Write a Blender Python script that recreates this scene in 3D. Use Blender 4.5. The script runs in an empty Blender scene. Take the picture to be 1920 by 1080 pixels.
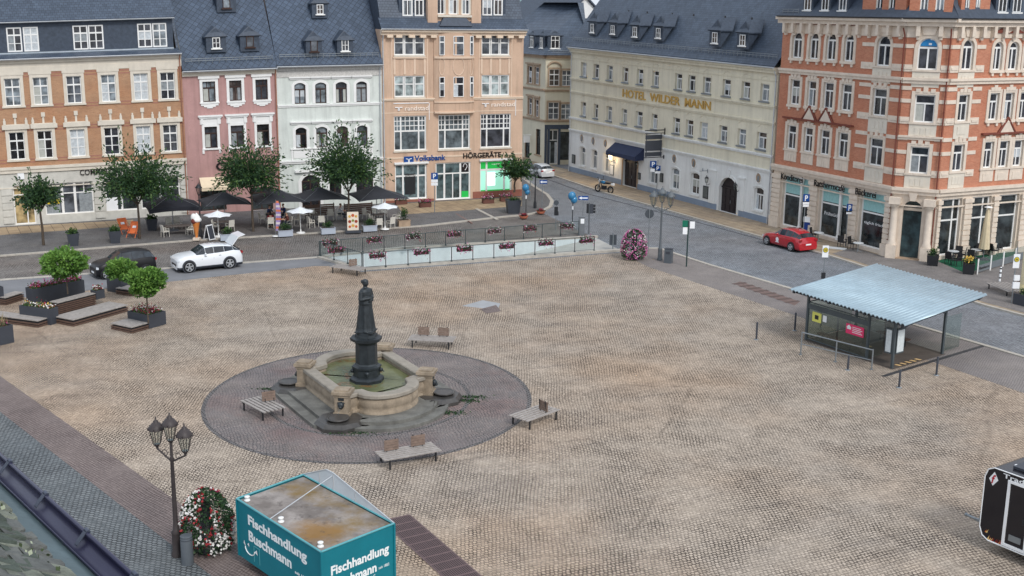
import bpy,bmesh,math,random
from mathutils import Vector,Matrix,noise
rnd=random.Random(11)
R=math.radians
sc=bpy.context.scene
col=sc.collection
# ------------------------------------------------------------------ camera
CAM_H,FPX,PITCH,ROLL=18.0,2200.0,R(13.4),R(0.65)
fw=Vector((0,math.cos(PITCH),-math.sin(PITCH)))
_r0=Vector((1,0,0));_u0=_r0.cross(fw)
rt=_r0*math.cos(ROLL)+_u0*math.sin(ROLL)
up=-_r0*math.sin(ROLL)+_u0*math.cos(ROLL)
CAM=Vector((0,0,CAM_H))
cd=bpy.data.cameras.new('camera');co=bpy.data.objects.new('camera',cd);col.objects.link(co)
cd.sensor_width=36;cd.lens=36*FPX/1920;cd.clip_start=0.1;cd.clip_end=8000
_m=Matrix((rt,up,-fw)).transposed().to_4x4();_m.translation=CAM
co.matrix_world=_m
sc.camera=co
# ------------------------------------------------------------------ light
SUN_EL,SUN_AZ=R(42),R(150)
w=bpy.data.worlds.new('World');sc.world=w;w.use_nodes=True
wn=w.node_tree;bg=wn.nodes['Background']
sky=wn.nodes.new('ShaderNodeTexSky');sky.sky_type='NISHITA';sky.sun_disc=False
sky.sun_elevation=SUN_EL;sky.sun_rotation=SUN_AZ;sky.dust_density=3.0;sky.air_density=1.0;sky.ozone_density=1.0
tc=wn.nodes.new('ShaderNodeTexCoord');nz=wn.nodes.new('ShaderNodeTexNoise')
nz.inputs['Scale'].default_value=3.5;nz.inputs['Detail'].default_value=7
mp=wn.nodes.new('ShaderNodeMapping');mp.inputs['Scale'].default_value=(1,1,3)
rp=wn.nodes.new('ShaderNodeValToRGB');rp.color_ramp.elements[0].position=.3;rp.color_ramp.elements[1].position=.62
rp.color_ramp.elements[0].color=(.45,.45,.45,1);rp.color_ramp.elements[1].color=(.93,.93,.93,1)
mx=wn.nodes.new('ShaderNodeMix');mx.data_type='RGBA'
mx.inputs[7].default_value=(8.3,9.0,10.0,1)
wn.links.new(tc.outputs['Generated'],mp.inputs[0]);wn.links.new(mp.outputs[0],nz.inputs['Vector'])
wn.links.new(nz.outputs['Fac'],rp.inputs[0]);wn.links.new(rp.outputs[0],mx.inputs[0])
wn.links.new(sky.outputs[0],mx.inputs[6]);wn.links.new(mx.outputs[2],bg.inputs[0])
bg.inputs[1].default_value=0.092
sl=bpy.data.lights.new('sun','SUN');sl.energy=1.35;sl.angle=R(13);sl.color=(1,.97,.93)
so=bpy.data.objects.new('sun',sl);col.objects.link(so)
so.rotation_euler=(math.pi/2-SUN_EL,0,math.pi-SUN_AZ);so.location=(40,-60,80)
sc.view_settings.view_transform='Standard';sc.view_settings.look='None'
sc.view_settings.gamma=1;sc.view_settings.exposure=0.42
# ------------------------------------------------------------------ helpers
def ray(x,y):return (rt*((x-960)/FPX)-up*((y-540)/FPX)+fw)
def G(x,y,z=0.0):
 d=ray(x,y);t=(z-CAM_H)/d.z
 return CAM+d*t
def HT(x,y,p):
 """height of the picture point x,y on the vertical line through ground point p"""
 d=ray(x,y);t=math.hypot(p[0],p[1])/math.hypot(d.x,d.y)
 return CAM_H+t*d.z
OFF={}
def tag(o,label,cat=None,group=None,kind=None):
 if label:o['label']=label
 if cat:o['category']=cat
 if group:o['group']=group
 if kind:o['kind']=kind
 return o
def thing(name,label,cat,loc=(0,0,0),rz=0,group=None,world=False):
 o=bpy.data.objects.new(name,None);col.objects.link(o)
 o.empty_display_size=.3
 o.location=loc;o.rotation_euler=(0,0,rz)
 OFF[o]=Vector(loc) if world else Vector((0,0,0))
 return tag(o,label,cat,group)
def kids(o):return [c for c in col.objects if c.parent==o]
KIDS={}
def copy_tree(o,parent=None):
 c=o.copy();col.objects.link(c)
 if parent:c.parent=parent;KIDS.setdefault(parent,[]).append(c)
 for ch in list(KIDS.get(o,[])):copy_tree(ch,c)
 return c
def dup(o,loc,rz,label=None,group=None):
 c=copy_tree(o);c.location=loc;c.rotation_euler=(0,0,rz)
 if label:c['label']=label
 if group:c['group']=group
 return c
class MB:
 def __init__(s,T=None):s.v=[];s.f=[];s.m=[];s.u=[];s.sm=[];s.T=T
 def face(s,pts,m=0,uv=None,sm=False):
  b=len(s.v)
  for p in pts:
   p=Vector(p);s.v.append(s.T@p if s.T else p)
  s.f.append(tuple(range(b,b+len(pts))));s.m.append(m);s.sm.append(sm)
  s.u.append(uv)
 def mesh(s,vs,fs,m=0,sm=False):
  b=len(s.v)
  for p in vs:
   p=Vector(p);s.v.append(s.T@p if s.T else p)
  for f in fs:
   s.f.append(tuple(b+i for i in f));s.m.append(m);s.sm.append(sm);s.u.append(None)
 def hex8(s,a,m=0):
  s.mesh(a,[(0,3,2,1),(4,5,6,7),(0,1,5,4),(1,2,6,5),(2,3,7,6),(3,0,4,7)],m)
 def box(s,c,d,m=0,rz=0,rx=0,ry=0):
  c=Vector(c);h=Vector(d)/2
  q=Matrix.Rotation(rz,3,'Z')@Matrix.Rotation(ry,3,'Y')@Matrix.Rotation(rx,3,'X')
  s.hex8([c+q@Vector((h.x*i,h.y*j,h.z*k)) for k in (-1,1) for i,j in ((-1,-1),(1,-1),(1,1),(-1,1))],m)
 def prism(s,poly,z0,z1,m=0,mt=None):
  n=len(poly)
  vs=[(p[0],p[1],z0) for p in poly]+[(p[0],p[1],z1) for p in poly]
  s.mesh(vs,[(i,(i+1)%n,n+(i+1)%n,n+i) for i in range(n)]+[tuple(range(n-1,-1,-1))],m)
  s.mesh(vs[n:],[tuple(range(n))],m if mt is None else mt)
 def tube(s,p0,p1,r0,r1=None,n=8,m=0,sm=True):
  p0=Vector(p0);p1=Vector(p1);r1=r0 if r1 is None else r1
  d=(p1-p0)
  if d.length<1e-6:return
  q=d.to_track_quat('Z','Y').to_matrix()
  vs=[]
  for p,r in ((p0,r0),(p1,r1)):
   for i in range(n):
    a=2*math.pi*i/n;vs.append(p+q@Vector((r*math.cos(a),r*math.sin(a),0)))
  s.mesh(vs,[(i,(i+1)%n,n+(i+1)%n,n+i) for i in range(n)],m,sm)
  s.mesh(vs[:n],[tuple(range(n-1,-1,-1))],m);s.mesh(vs[n:],[tuple(range(n))],m)
 def path(s,pts,r,n=6,m=0):
  for a,b in zip(pts,pts[1:]):s.tube(a,b,r,r,n,m)
 def lathe(s,prof,c=(0,0,0),n=16,m=0,sm=True,rz=0):
  c=Vector(c);vs=[]
  for r,z in prof:
   for i in range(n):
    a=rz+2*math.pi*i/n;vs.append(c+Vector((r*math.cos(a),r*math.sin(a),z)))
  k=len(prof)
  fs=[(j*n+i,j*n+(i+1)%n,(j+1)*n+(i+1)%n,(j+1)*n+i) for j in range(k-1) for i in range(n)]
  s.mesh(vs,fs,m,sm)
  s.mesh(vs[:n],[tuple(range(n-1,-1,-1))],m);s.mesh(vs[-n:],[tuple(range(n))],m)
 def ball(s,c,r,n=10,k=7,m=0,sm=True):
  r=r if hasattr(r,'__len__') else (r,r,r);c=Vector(c);vs=[]
  for j in range(k+1):
   t=math.pi*j/k
   for i in range(n):
    a=2*math.pi*i/n
    vs.append(c+Vector((r[0]*math.sin(t)*math.cos(a),r[1]*math.sin(t)*math.sin(a),-r[2]*math.cos(t))))
  s.mesh(vs,[(j*n+i,j*n+(i+1)%n,(j+1)*n+(i+1)%n,(j+1)*n+i) for j in range(k) for i in range(n)],m,sm)
 def loft(s,rings,m=0,sm=True,cap=True):
  n=len(rings[0]);vs=[p for r in rings for p in r]
  s.mesh(vs,[(j*n+i,j*n+(i+1)%n,(j+1)*n+(i+1)%n,(j+1)*n+i) for j in range(len(rings)-1) for i in range(n)],m,sm)
  if cap:s.mesh(rings[0],[tuple(range(n-1,-1,-1))],m);s.mesh(rings[-1],[tuple(range(n))],m)
 def leaf(s,c,L,W,m=0,d=None):
  d=Vector(d) if d else Vector((rnd.gauss(0,1),rnd.gauss(0,1),rnd.gauss(0,1)))
  d.normalize();q=d.orthogonal().normalized()
  q.rotate(Matrix.Rotation(rnd.uniform(0,6.28),3,d));c=Vector(c)
  b=len(s.v);e=d*(L/2);k=q*(W/2)
  for p in (c-e,c+k,c+e,c-k):s.v.append(s.T@p if s.T else p)
  s.f.append((b,b+1,b+2,b+3));s.m.append(m);s.sm.append(False);s.u.append(None)
 def build(s,name,mats,parent=None,label=None,cat=None,group=None,kind=None,loc=None,weld=False):
  if not isinstance(mats,(list,tuple)):mats=[mats]
  off=OFF.get(parent,Vector((0,0,0))) if parent else (Vector(loc) if loc is not None else Vector((0,0,0)))
  me=bpy.data.meshes.new(name)
  me.from_pydata([v-off for v in s.v],[],s.f)
  for m in mats:me.materials.append(m)
  me.polygons.foreach_set('material_index',s.m);me.polygons.foreach_set('use_smooth',s.sm)
  if any(u is not None for u in s.u):
   ul=me.uv_layers.new(name='UVMap');i=0
   for f,u in zip(s.f,s.u):
    for k in range(len(f)):
     if u is not None:ul.data[i].uv=u[k]
     i+=1
  if weld:
   bm=bmesh.new();bm.from_mesh(me);bmesh.ops.remove_doubles(bm,verts=bm.verts,dist=1e-4)
   bmesh.ops.recalc_face_normals(bm,faces=bm.faces);bm.to_mesh(me);bm.free()
  me.update()
  o=bpy.data.objects.new(name,me);col.objects.link(o)
  if parent:o.parent=parent;OFF[o]=off;KIDS.setdefault(parent,[]).append(o)
  elif loc is not None:o.location=loc;OFF[o]=off
  return tag(o,label,cat,group,kind)
  # ------------------------------------------------------------------ materials
def S(r,g,b,k=1.0):
 f=lambda c:((c/255)/12.92 if c/255<=.04045 else ((c/255+.055)/1.055)**2.4)*k
 return (f(r),f(g),f(b),1)
def D(c,k=.28):
 l=.3*c[0]+.55*c[1]+.15*c[2];return tuple(v+(l-v)*k for v in c[:3])+(1,)
def new_mat(name):
 m=bpy.data.materials.new(name);m.use_nodes=True
 nt=m.node_tree;return m,nt,nt.nodes['Principled BSDF'],nt.nodes.new,nt.links.new
def mul(c,k):return (min(1,c[0]*k),min(1,c[1]*k),min(1,c[2]*k),1)
def noise_node(nt,scale,detail=4,vec=None,rough=.55):
 n=nt.nodes.new('ShaderNodeTexNoise');n.inputs['Scale'].default_value=scale
 n.inputs['Detail'].default_value=detail;n.inputs['Roughness'].default_value=rough
 if vec:nt.links.new(vec,n.inputs['Vector'])
 return n
def mixc(nt,a,b,fac,mode='MIX'):
 n=nt.nodes.new('ShaderNodeMix');n.data_type='RGBA';n.blend_type=mode
 for i,x in ((0,fac),(6,a),(7,b)):
  if hasattr(x,'is_linked'):nt.links.new(x,n.inputs[i])
  else:n.inputs[i].default_value=x
 return n.outputs[2]
def ramp(nt,inp,p0,p1,c0=(0,0,0,1),c1=(1,1,1,1)):
 n=nt.nodes.new('ShaderNodeValToRGB');e=n.color_ramp.elements
 e[0].position=p0;e[1].position=p1;e[0].color=c0;e[1].color=c1
 nt.links.new(inp,n.inputs[0]);return n.outputs[0]
def pm(name,c,rough=.75,var=.12,scale=1.5,metal=0,bump=0,bscale=40,spec=.3,stain=0,coat=0):
 m,nt,p,N,L=new_mat(name)
 g=N('ShaderNodeNewGeometry').outputs['Position']
 n1=noise_node(nt,scale,5,g)
 colr=mixc(nt,mul(c,1-var),mul(c,1+var),ramp(nt,n1.outputs['Fac'],.3,.7))
 n2=noise_node(nt,scale*9,3,g)
 colr=mixc(nt,colr,mul(c,1-var*.9),ramp(nt,n2.outputs['Fac'],.5,.8))
 if stain:
  mpn=N('ShaderNodeMapping');mpn.inputs['Scale'].default_value=(2.2,2.2,.18);L(g,mpn.inputs[0])
  n3=noise_node(nt,1.0,6,mpn.outputs[0],.65)
  f=N('ShaderNodeMath');f.operation='MULTIPLY';L(ramp(nt,n3.outputs['Fac'],.48,.75),f.inputs[0]);f.inputs[1].default_value=stain
  colr=mixc(nt,colr,mul(c,.45),f.outputs[0])
 L(colr,p.inputs['Base Color']);p.inputs['Roughness'].default_value=rough;p.inputs['Metallic'].default_value=metal
 p.inputs['Specular IOR Level'].default_value=spec
 if coat:p.inputs['Coat Weight'].default_value=coat;p.inputs['Coat Roughness'].default_value=.05
 if bump:
  b=N('ShaderNodeBump');b.inputs['Strength'].default_value=bump;b.inputs['Distance'].default_value=.02
  L(noise_node(nt,bscale,4,g).outputs['Fac'],b.inputs['Height']);L(b.outputs[0],p.inputs['Normal'])
 return m
def brick_mat(name,c1,c2,mortar,bw,bh,ms=.008,off=.5,rough=.8,uv=True,ang=0,distort=0,dscale=.4,patch=None,pscale=.12,bump=.3,jn=False,spec=.25,var=.2,patch2=None,grime=.35,seams=0,speck=0,streak=0):
 """bricks, setts or slates; UV in metres on walls and roofs, ground position on paving"""
 m,nt,p,N,L=new_mat(name)
 pos=N('ShaderNodeNewGeometry').outputs['Position']
 v=N('ShaderNodeUVMap').outputs[0] if uv else pos
 mpn=N('ShaderNodeMapping');mpn.inputs['Rotation'].default_value=(0,0,ang);L(v,mpn.inputs[0]);vec=mpn.outputs[0]
 if distort:
  dn=noise_node(nt,dscale,2,pos)
  a=N('ShaderNodeVectorMath');a.operation='MULTIPLY_ADD';L(dn.outputs['Color'],a.inputs[0]);a.inputs[1].default_value=(distort,)*3;L(vec,a.inputs[2]);vec=a.outputs[0]
  dn2=noise_node(nt,4.5,2,pos)
  a=N('ShaderNodeVectorMath');a.operation='MULTIPLY_ADD';L(dn2.outputs['Color'],a.inputs[0]);a.inputs[1].default_value=(min(distort*.2,.13),)*3;L(vec,a.inputs[2]);vec=a.outputs[0]
 b=N('ShaderNodeTexBrick');b.inputs['Scale'].default_value=1;b.offset=off
 b.inputs['Brick Width'].default_value=bw;b.inputs['Row Height'].default_value=bh
 b.inputs['Mortar Size'].default_value=ms;b.inputs['Mortar Smooth'].default_value=.35;b.inputs['Bias'].default_value=0
 L(vec,b.inputs['Vector'])
 b.inputs['Color1'].default_value=c1;b.inputs['Color2'].default_value=c2
 n2=noise_node(nt,.9,5,pos)
 b1=b.outputs['Color']
 if jn:
  jm=mixc(nt,mul(mortar,1),mul(c1,.75),ramp(nt,noise_node(nt,.35,7,pos,.7).outputs['Fac'],.40,.68));L(jm,b.inputs['Mortar'])
 else:b.inputs['Mortar'].default_value=mortar
 cc=b1
 if patch:
  cc=mixc(nt,cc,patch,ramp(nt,noise_node(nt,pscale,4,pos,.6).outputs['Fac'],.45,.68),'MULTIPLY')
 if patch2:
  mo=N('ShaderNodeMapping');mo.inputs['Location'].default_value=(31,17,5);L(pos,mo.inputs[0])
  cc=mixc(nt,cc,patch2,ramp(nt,noise_node(nt,pscale*1.7,5,mo.outputs[0],.6).outputs['Fac'],.5,.7),'MULTIPLY')
 k=(1-var,)*3+(1,)
 cc=mixc(nt,cc,k,ramp(nt,n2.outputs['Fac'],.35,.7),'MULTIPLY')
 cc=mixc(nt,cc,(1-grime,)*3+(1,),ramp(nt,noise_node(nt,14,3,pos).outputs['Fac'],.52,.72),'MULTIPLY')
 if seams:
  vo=N('ShaderNodeTexVoronoi');vo.feature='DISTANCE_TO_EDGE';vo.inputs['Scale'].default_value=seams;L(vec,vo.inputs['Vector'])
  f=N('ShaderNodeMath');f.operation='MULTIPLY';L(ramp(nt,vo.outputs['Distance'],.003,.008,(.34,.34,.34,1),(0,0,0,1)),f.inputs[0]);L(ramp(nt,noise_node(nt,.5,4,pos).outputs['Fac'],.42,.6),f.inputs[1])
  cc=mixc(nt,cc,(.32,.30,.29,1),f.outputs[0],'MULTIPLY')
 if streak:
  ms_=N('ShaderNodeMapping');ms_.inputs['Scale'].default_value=(.09,1.5,1);L(mpn.outputs[0],ms_.inputs[0])
  cc=mixc(nt,cc,(1-streak,1-streak,1-streak*.9,1),ramp(nt,noise_node(nt,1.0,5,ms_.outputs[0],.65).outputs['Fac'],.5,.68),'MULTIPLY')
 if speck:cc=mixc(nt,cc,(1-speck,)*3+(1,),ramp(nt,noise_node(nt,5.5,4,pos,.75).outputs['Fac'],.48,.62),'MULTIPLY')
 L(cc,p.inputs['Base Color']);p.inputs['Roughness'].default_value=rough;p.inputs['Specular IOR Level'].default_value=spec
 if bump:
  bn=N('ShaderNodeBump');bn.inputs['Strength'].default_value=bump;bn.inputs['Distance'].default_value=.02;bn.invert=True
  L(b.outputs['Fac'],bn.inputs['Height']);L(bn.outputs[0],p.inputs['Normal'])
 return m
def glass_pane(name,c,rough=.06,spec=.6):
 m,nt,p,N,L=new_mat(name)
 g=N('ShaderNodeNewGeometry').outputs['Position']
 n=noise_node(nt,1.3,3,g)
 L(mixc(nt,mul(c,.45),mul(c,1.9),ramp(nt,n.outputs['Fac'],.38,.66)),p.inputs['Base Color'])
 p.inputs['Roughness'].default_value=rough;p.inputs['Specular IOR Level'].default_value=spec
 b=N('ShaderNodeBump');b.inputs['Strength'].default_value=.04;L(noise_node(nt,1.1,1,g).outputs['Fac'],b.inputs['Height']);L(b.outputs[0],p.inputs['Normal'])
 return m
def clear_glass(name,tint,fac=.8,rough=.02):
 m,nt,p,N,L=new_mat(name)
 t=N('ShaderNodeBsdfTransparent');t.inputs[0].default_value=tint
 gl=N('ShaderNodeBsdfGlossy');gl.inputs['Roughness'].default_value=rough;gl.inputs[0].default_value=(.8,.9,.9,1)
 fr=N('ShaderNodeLayerWeight');fr.inputs[0].default_value=.12
 mxs=N('ShaderNodeMixShader');L(fr.outputs['Facing'],mxs.inputs[0]);L(t.outputs[0],mxs.inputs[1]);L(gl.outputs[0],mxs.inputs[2])
 L(mxs.outputs[0],nt.nodes['Material Output'].inputs[0]);return m
def emis(name,c,k):
 m,nt,p,N,L=new_mat(name);p.inputs['Base Color'].default_value=c
 p.inputs['Emission Color'].default_value=c;p.inputs['Emission Strength'].default_value=k;return m
def leaf_mat(name,c):
 m,nt,p,N,L=new_mat(name)
 g=N('ShaderNodeNewGeometry').outputs['Position']
 L(mixc(nt,mul(c,.65),mul(c,1.4),ramp(nt,noise_node(nt,6,3,g).outputs['Fac'],.35,.65)),p.inputs['Base Color'])
 p.inputs['Roughness'].default_value=.55;p.inputs['Specular IOR Level'].default_value=.25
 tr=N('ShaderNodeBsdfTranslucent');tr.inputs[0].default_value=mul(c,1.5)
 mxs=N('ShaderNodeMixShader');mxs.inputs[0].default_value=.25
 L(p.outputs[0],mxs.inputs[1]);L(tr.outputs[0],mxs.inputs[2]);L(mxs.outputs[0],nt.nodes['Material Output'].inputs[0]);return m
WHITE=pm('white_paint',S(232,232,230),.45,.05)
CREAM=pm('cream_plaster',S(214,206,192),.8,.08,stain=.15)
STONE=pm('pale_sandstone',S(218,204,188),.8,.1,2.5,stain=.2)
BROWN_FRAME=pm('dark_brown_wood',S(62,44,38),.5,.15)
DARK=pm('black_metal',S(38,40,44),.45,.15,spec=.4)
ANTH=pm('anthracite_metal',S(62,66,74),.5,.1,spec=.4)
STEEL=pm('galvanised_steel',S(140,146,150),.45,.12,metal=.5)
GREYP=pm('grey_post',S(112,116,120),.5,.1)
ZINC=pm('zinc_sheet',S(176,186,194),.4,.12,3,metal=.35,stain=.2)
GUTTER=pm('zinc_gutter',S(196,200,204),.4,.1,3,metal=.3)
COPPER=pm('brown_downpipe',S(158,112,92),.5,.1)
GLASS=[glass_pane('window_glass_dark',S(52,54,60)),glass_pane('window_glass_grey',S(78,82,88)),glass_pane('window_glass_warm',S(70,62,58)),glass_pane('window_glass_pale',S(112,120,126)),glass_pane('window_glass_black',S(34,34,38))]
GLASS_SHOP=glass_pane('shop_glass',S(50,56,58),.05)
CURT=[pm('net_curtain',S(190,196,200),.5,.2,5),pm('grey_curtain',S(140,146,150),.5,.25,5),pm('blind',S(176,178,172),.55,.12,4)]
SLATE=brick_mat('slate_roof',S(66,78,94),S(80,93,110),S(38,45,56),.32,.26,.014,rough=.5,spec=.4,bump=.35,distort=.04,dscale=2,var=.22)
SLATE_W=pm('slate_cladding',S(62,72,86),.55,.25,4,bump=.4,bscale=14,spec=.4)
SLATE_D=brick_mat('diamond_slate_roof',S(62,76,94),S(76,91,111),S(34,43,56),.42,.42,.022,off=0,ang=R(38),rough=.5,spec=.4,bump=.35,var=.2)
BRICK_O=brick_mat('ochre_brick',D(S(192,144,104),.14),D(S(178,130,94),.14),S(172,148,124),.25,.085,.009,bump=.2,var=.15,pscale=.3,patch=(1.0,.9,.84,1),grime=.2)
BRICK_R=brick_mat('orange_red_brick',D(S(206,134,100),.12),D(S(192,118,86),.12),S(180,144,124),.25,.085,.007,bump=.2,var=.12,pscale=.3,patch=(.95,.86,.82,1),grime=.2)
BRICK_BAND=pm('red_brick_band',D(S(172,108,84)),.8,.12,4)
PINK=pm('old_rose_plaster',D(S(190,138,132)),.85,.1,.8,stain=.5)
MINT=pm('pale_green_plaster',D(S(210,218,210)),.85,.08,.8,stain=.45)
PEACH=pm('peach_plaster',D(S(208,172,142),.2),.85,.08,.7,stain=.45)
PEACH_L=pm('light_peach_trim',S(218,194,172),.85,.05)
YELLOW=pm('pale_yellow_plaster',D(S(212,202,172)),.85,.06,.8,stain=.2)
TANST=pm('brownish_sandstone',S(172,150,128),.85,.15,3,stain=.3)
HOTEL_U=pm('greyish_cream_plaster',S(222,215,194),.85,.07,.6,stain=.32)
HOTEL_L=pm('off_white_plaster',S(226,227,225),.85,.06,.6,stain=.28)
PLINTH=pm('blue_grey_plinth',S(132,146,164),.8,.08)
RUST_STONE=pm('grey_stone_facade',S(200,198,190),.85,.1,2,bump=.15,bscale=9,stain=.2)
GOLD=pm('gilded_letter',S(206,168,92),.4,.15,metal=.4)
WOOD_G=pm('weathered_wood',S(158,152,147),.8,.22,6)
WOOD_B=pm('brown_wood',S(98,78,68),.75,.2,6)
BACKW=pm('grey_brown_wood',S(126,108,97),.8,.22,6)
BARK=pm('bark',S(84,74,64),.9,.25,8,bump=.4,bscale=30)
LEAF=[leaf_mat('leaf_dark',(.028,.06,.03,1)),leaf_mat('leaf_mid',(.045,.095,.036,1)),leaf_mat('leaf_light',(.085,.15,.04,1))]
LEAFB=[leaf_mat('leaf_bright_dark',(.05,.12,.025,1)),leaf_mat('leaf_bright',(.10,.21,.04,1)),leaf_mat('leaf_bright_light',(.16,.29,.06,1))]
PETAL={k:pm('petal_'+k,c,.6,.2,20) for k,c in dict(pink=S(214,120,176),magenta=S(176,56,122),white=S(226,224,220),red=S(160,52,58),dark=S(120,26,60),yellow=S(226,190,90)).items()}
SOIL=pm('soil',S(70,58,48),.95,.3,10)
TYRE=pm('tyre_rubber',S(34,34,36),.8,.1)
RIM=pm('alloy_rim',S(186,190,194),.35,.1,metal=.6)
CARGLASS=glass_pane('car_glass',S(40,46,52),.04,.7)
BLACKP=pm('black_lettering',S(34,28,28),.5,.1)
BLUEP=pm('sign_blue',S(24,72,140),.4,.06)
WHITEP=pm('sign_white',S(236,238,240),.4,.03)
LAMPGL=clear_glass('lantern_glass',(.86,.88,.86,1))
RAILGL=clear_glass('balustrade_glass',(.93,.965,.965,1))
SHELTGL=clear_glass('shelter_glass',(.86,.90,.88,1))
# ------------------------------------------------------------------ lettering
def letters(name,s,mat,parent,T,w,h,ext=.03,bold=0.0,label=None,shear=0):
 """text as real raised letters; T maps (x right, y up, z out) to the place; fitted to w x h"""
 cu=bpy.data.curves.new(name,'FONT');cu.body=s;cu.size=1;cu.offset=bold;cu.shear=shear;cu.resolution_u=3
 ob=bpy.data.objects.new(name,cu);col.objects.link(ob)
 dg=bpy.context.evaluated_depsgraph_get();dg.update()
 me=bpy.data.meshes.new_from_object(ob.evaluated_get(dg));bpy.data.objects.remove(ob);bpy.data.curves.remove(cu)
 xs=[v.co.x for v in me.vertices];ys=[v.co.y for v in me.vertices]
 x0,x1,y0,y1=min(xs),max(xs),min(ys),max(ys)
 bm=bmesh.new();bm.from_mesh(me)
 r=bmesh.ops.extrude_face_region(bm,geom=bm.faces[:])
 for e in r['geom']:
  if isinstance(e,bmesh.types.BMVert):e.co.z+=1
 off=OFF.get(parent,Vector((0,0,0)))
 for v in bm.verts:
  p=Vector(((v.co.x-x0)/(x1-x0)*w,(v.co.y-y0)/(y1-y0)*h,v.co.z*ext))
  v.co=T(p)-off
 bm.to_mesh(me);bm.free();me.materials.clear();me.materials.append(mat)
 for p in me.polygons:p.material_index=0;p.use_smooth=False
 o=bpy.data.objects.new(name,me);col.objects.link(o);o.parent=parent;OFF[o]=off;KIDS.setdefault(parent,[]).append(o)
 if label:o['label']=label
 return o
 # ------------------------------------------------------------------ facade kit
class Facade:
 def __init__(s,p0,p1,k=0.0):
  s.p0=Vector((p0[0],p0[1],0));s.p1=Vector((p1[0],p1[1],0));d=s.p1-s.p0
  s.U=d.length;s.u=d/s.U;s.n=Vector((s.u.y,-s.u.x,0));s.k=k
 def pt(s,u,v,d=0.0):return s.p0+s.u*u+s.n*d+Vector((0,0,v*(1+s.k*u/s.U)))
 def uv(s,x,y,d=0.0):
  r=ray(x,y);o=s.p0+s.n*d
  t=(o-CAM).dot(s.n)/r.dot(s.n);p=CAM+r*t
  u=(p-s.p0).dot(s.u);return u,p.z/(1+s.k*u/s.U)
 def rect(s,x0,y0,x1,y1,d=0.0):
  ym,xm=(y0+y1)/2,(x0+x1)/2
  return s.uv(x0,ym,d)[0],s.uv(x1,ym,d)[0],s.uv(xm,y1,d)[1],s.uv(xm,y0,d)[1]
 def shift(s,d):
  f=Facade(s.p0+s.n*d,s.p1+s.n*d,s.k);return f
 def T(s,u,v,d):return lambda p:s.pt(u+p.x,v+p.y,d+p.z)
def fbox(b,F,u0,u1,v0,v1,d0,d1,m=0):
 b.hex8([F.pt(u,v,d) for v in (v0,v1) for u,d in ((u0,d1),(u1,d1),(u1,d0),(u0,d0))],m)
def arc(u0,u1,vs,rise,n=8):
 w=u1-u0
 if rise<=0:return [(u0,vs),(u1,vs)]
 rad=(w*w/4+rise*rise)/(2*rise);c=vs+rise-rad
 a=math.asin(min(1,w/2/rad))
 if rise>w/2:a=math.pi-a
 return [((u0+u1)/2+rad*math.sin(-a+2*a*i/n),c+rad*math.cos(-a+2*a*i/n)) for i in range(n+1)]
def wall(b,F,u0,u1,v0,v1,holes,m=0,mr=1,depth=.22,d=0.0):
 """wall sheet with real openings and their reveals; holes = (u0,u1,v0,v1,rise)"""
 us=sorted({round(x,4) for x in [u0,u1]+[h[0] for h in holes]+[h[1] for h in holes] if u0<=x<=u1})
 vs=sorted({round(x,4) for x in [v0,v1]+[h[2] for h in holes]+[h[3] for h in holes] if v0<=x<=v1})
 for a,c in zip(us,us[1:]):
  run=None
  for e,g in zip(vs,vs[1:]):
   mu,mv=(a+c)/2,(e+g)/2
   if any(h[0]<mu<h[1] and h[2]<mv<h[3] for h in holes):continue
   b.face([F.pt(a,e,d),F.pt(c,e,d),F.pt(c,g,d),F.pt(a,g,d)],m,[(a,e),(c,e),(c,g),(a,g)])
 for h in holes:
  a,c,e,g=h[:4];rise=h[4] if len(h)>4 else 0
  top=arc(a,c,g-rise,rise)
  for (p,q),(r,t) in zip(top,top[1:]):
   if rise>0:b.face([F.pt(p,q,d),F.pt(r,t,d),F.pt(r,g,d),F.pt(p,g,d)],m,[(p,q),(r,t),(r,g),(p,g)])
   b.face([F.pt(p,q,d),F.pt(r,t,d),F.pt(r,t,d-depth),F.pt(p,q,d-depth)],mr)
  b.face([F.pt(a,e,d),F.pt(a,g-rise,d),F.pt(a,g-rise,d-depth),F.pt(a,e,d-depth)],mr)
  b.face([F.pt(c,e,d),F.pt(c,g-rise,d),F.pt(c,g-rise,d-depth),F.pt(c,e,d-depth)],mr)
  b.face([F.pt(a,e,d),F.pt(c,e,d),F.pt(c,e,d-depth),F.pt(a,e,d-depth)],mr)
def ring(b,F,r,rise,wd,d0,d1,m=0,bottom=True,out=True):
 """frame round an opening, following its arch"""
 u0,u1,v0,v1=r
 s=wd if out else -wd
 ins=[(u0,v0)]+arc(u0,u1,v1-rise,rise)+[(u1,v0)]
 o0,o1,o2,o3=u0-s,u1+s,v0-(s if bottom else 0),v1+s
 ous=[(o0,o2)]+arc(o0,o1,v1-rise+(0 if rise>0 else s),rise+(s if rise>0 else 0) if rise>0 else 0)+[(o1,o2)]
 n=len(ins)
 for i in range(n if bottom else n-1):
  j=(i+1)%n
  a,c,e,g=ins[i],ins[j],ous[j],ous[i]
  b.hex8([F.pt(a[0],a[1],d0),F.pt(c[0],c[1],d0),F.pt(e[0],e[1],d0),F.pt(g[0],g[1],d0),F.pt(a[0],a[1],d1),F.pt(c[0],c[1],d1),F.pt(e[0],e[1],d1),F.pt(g[0],g[1],d1)],m)
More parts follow.
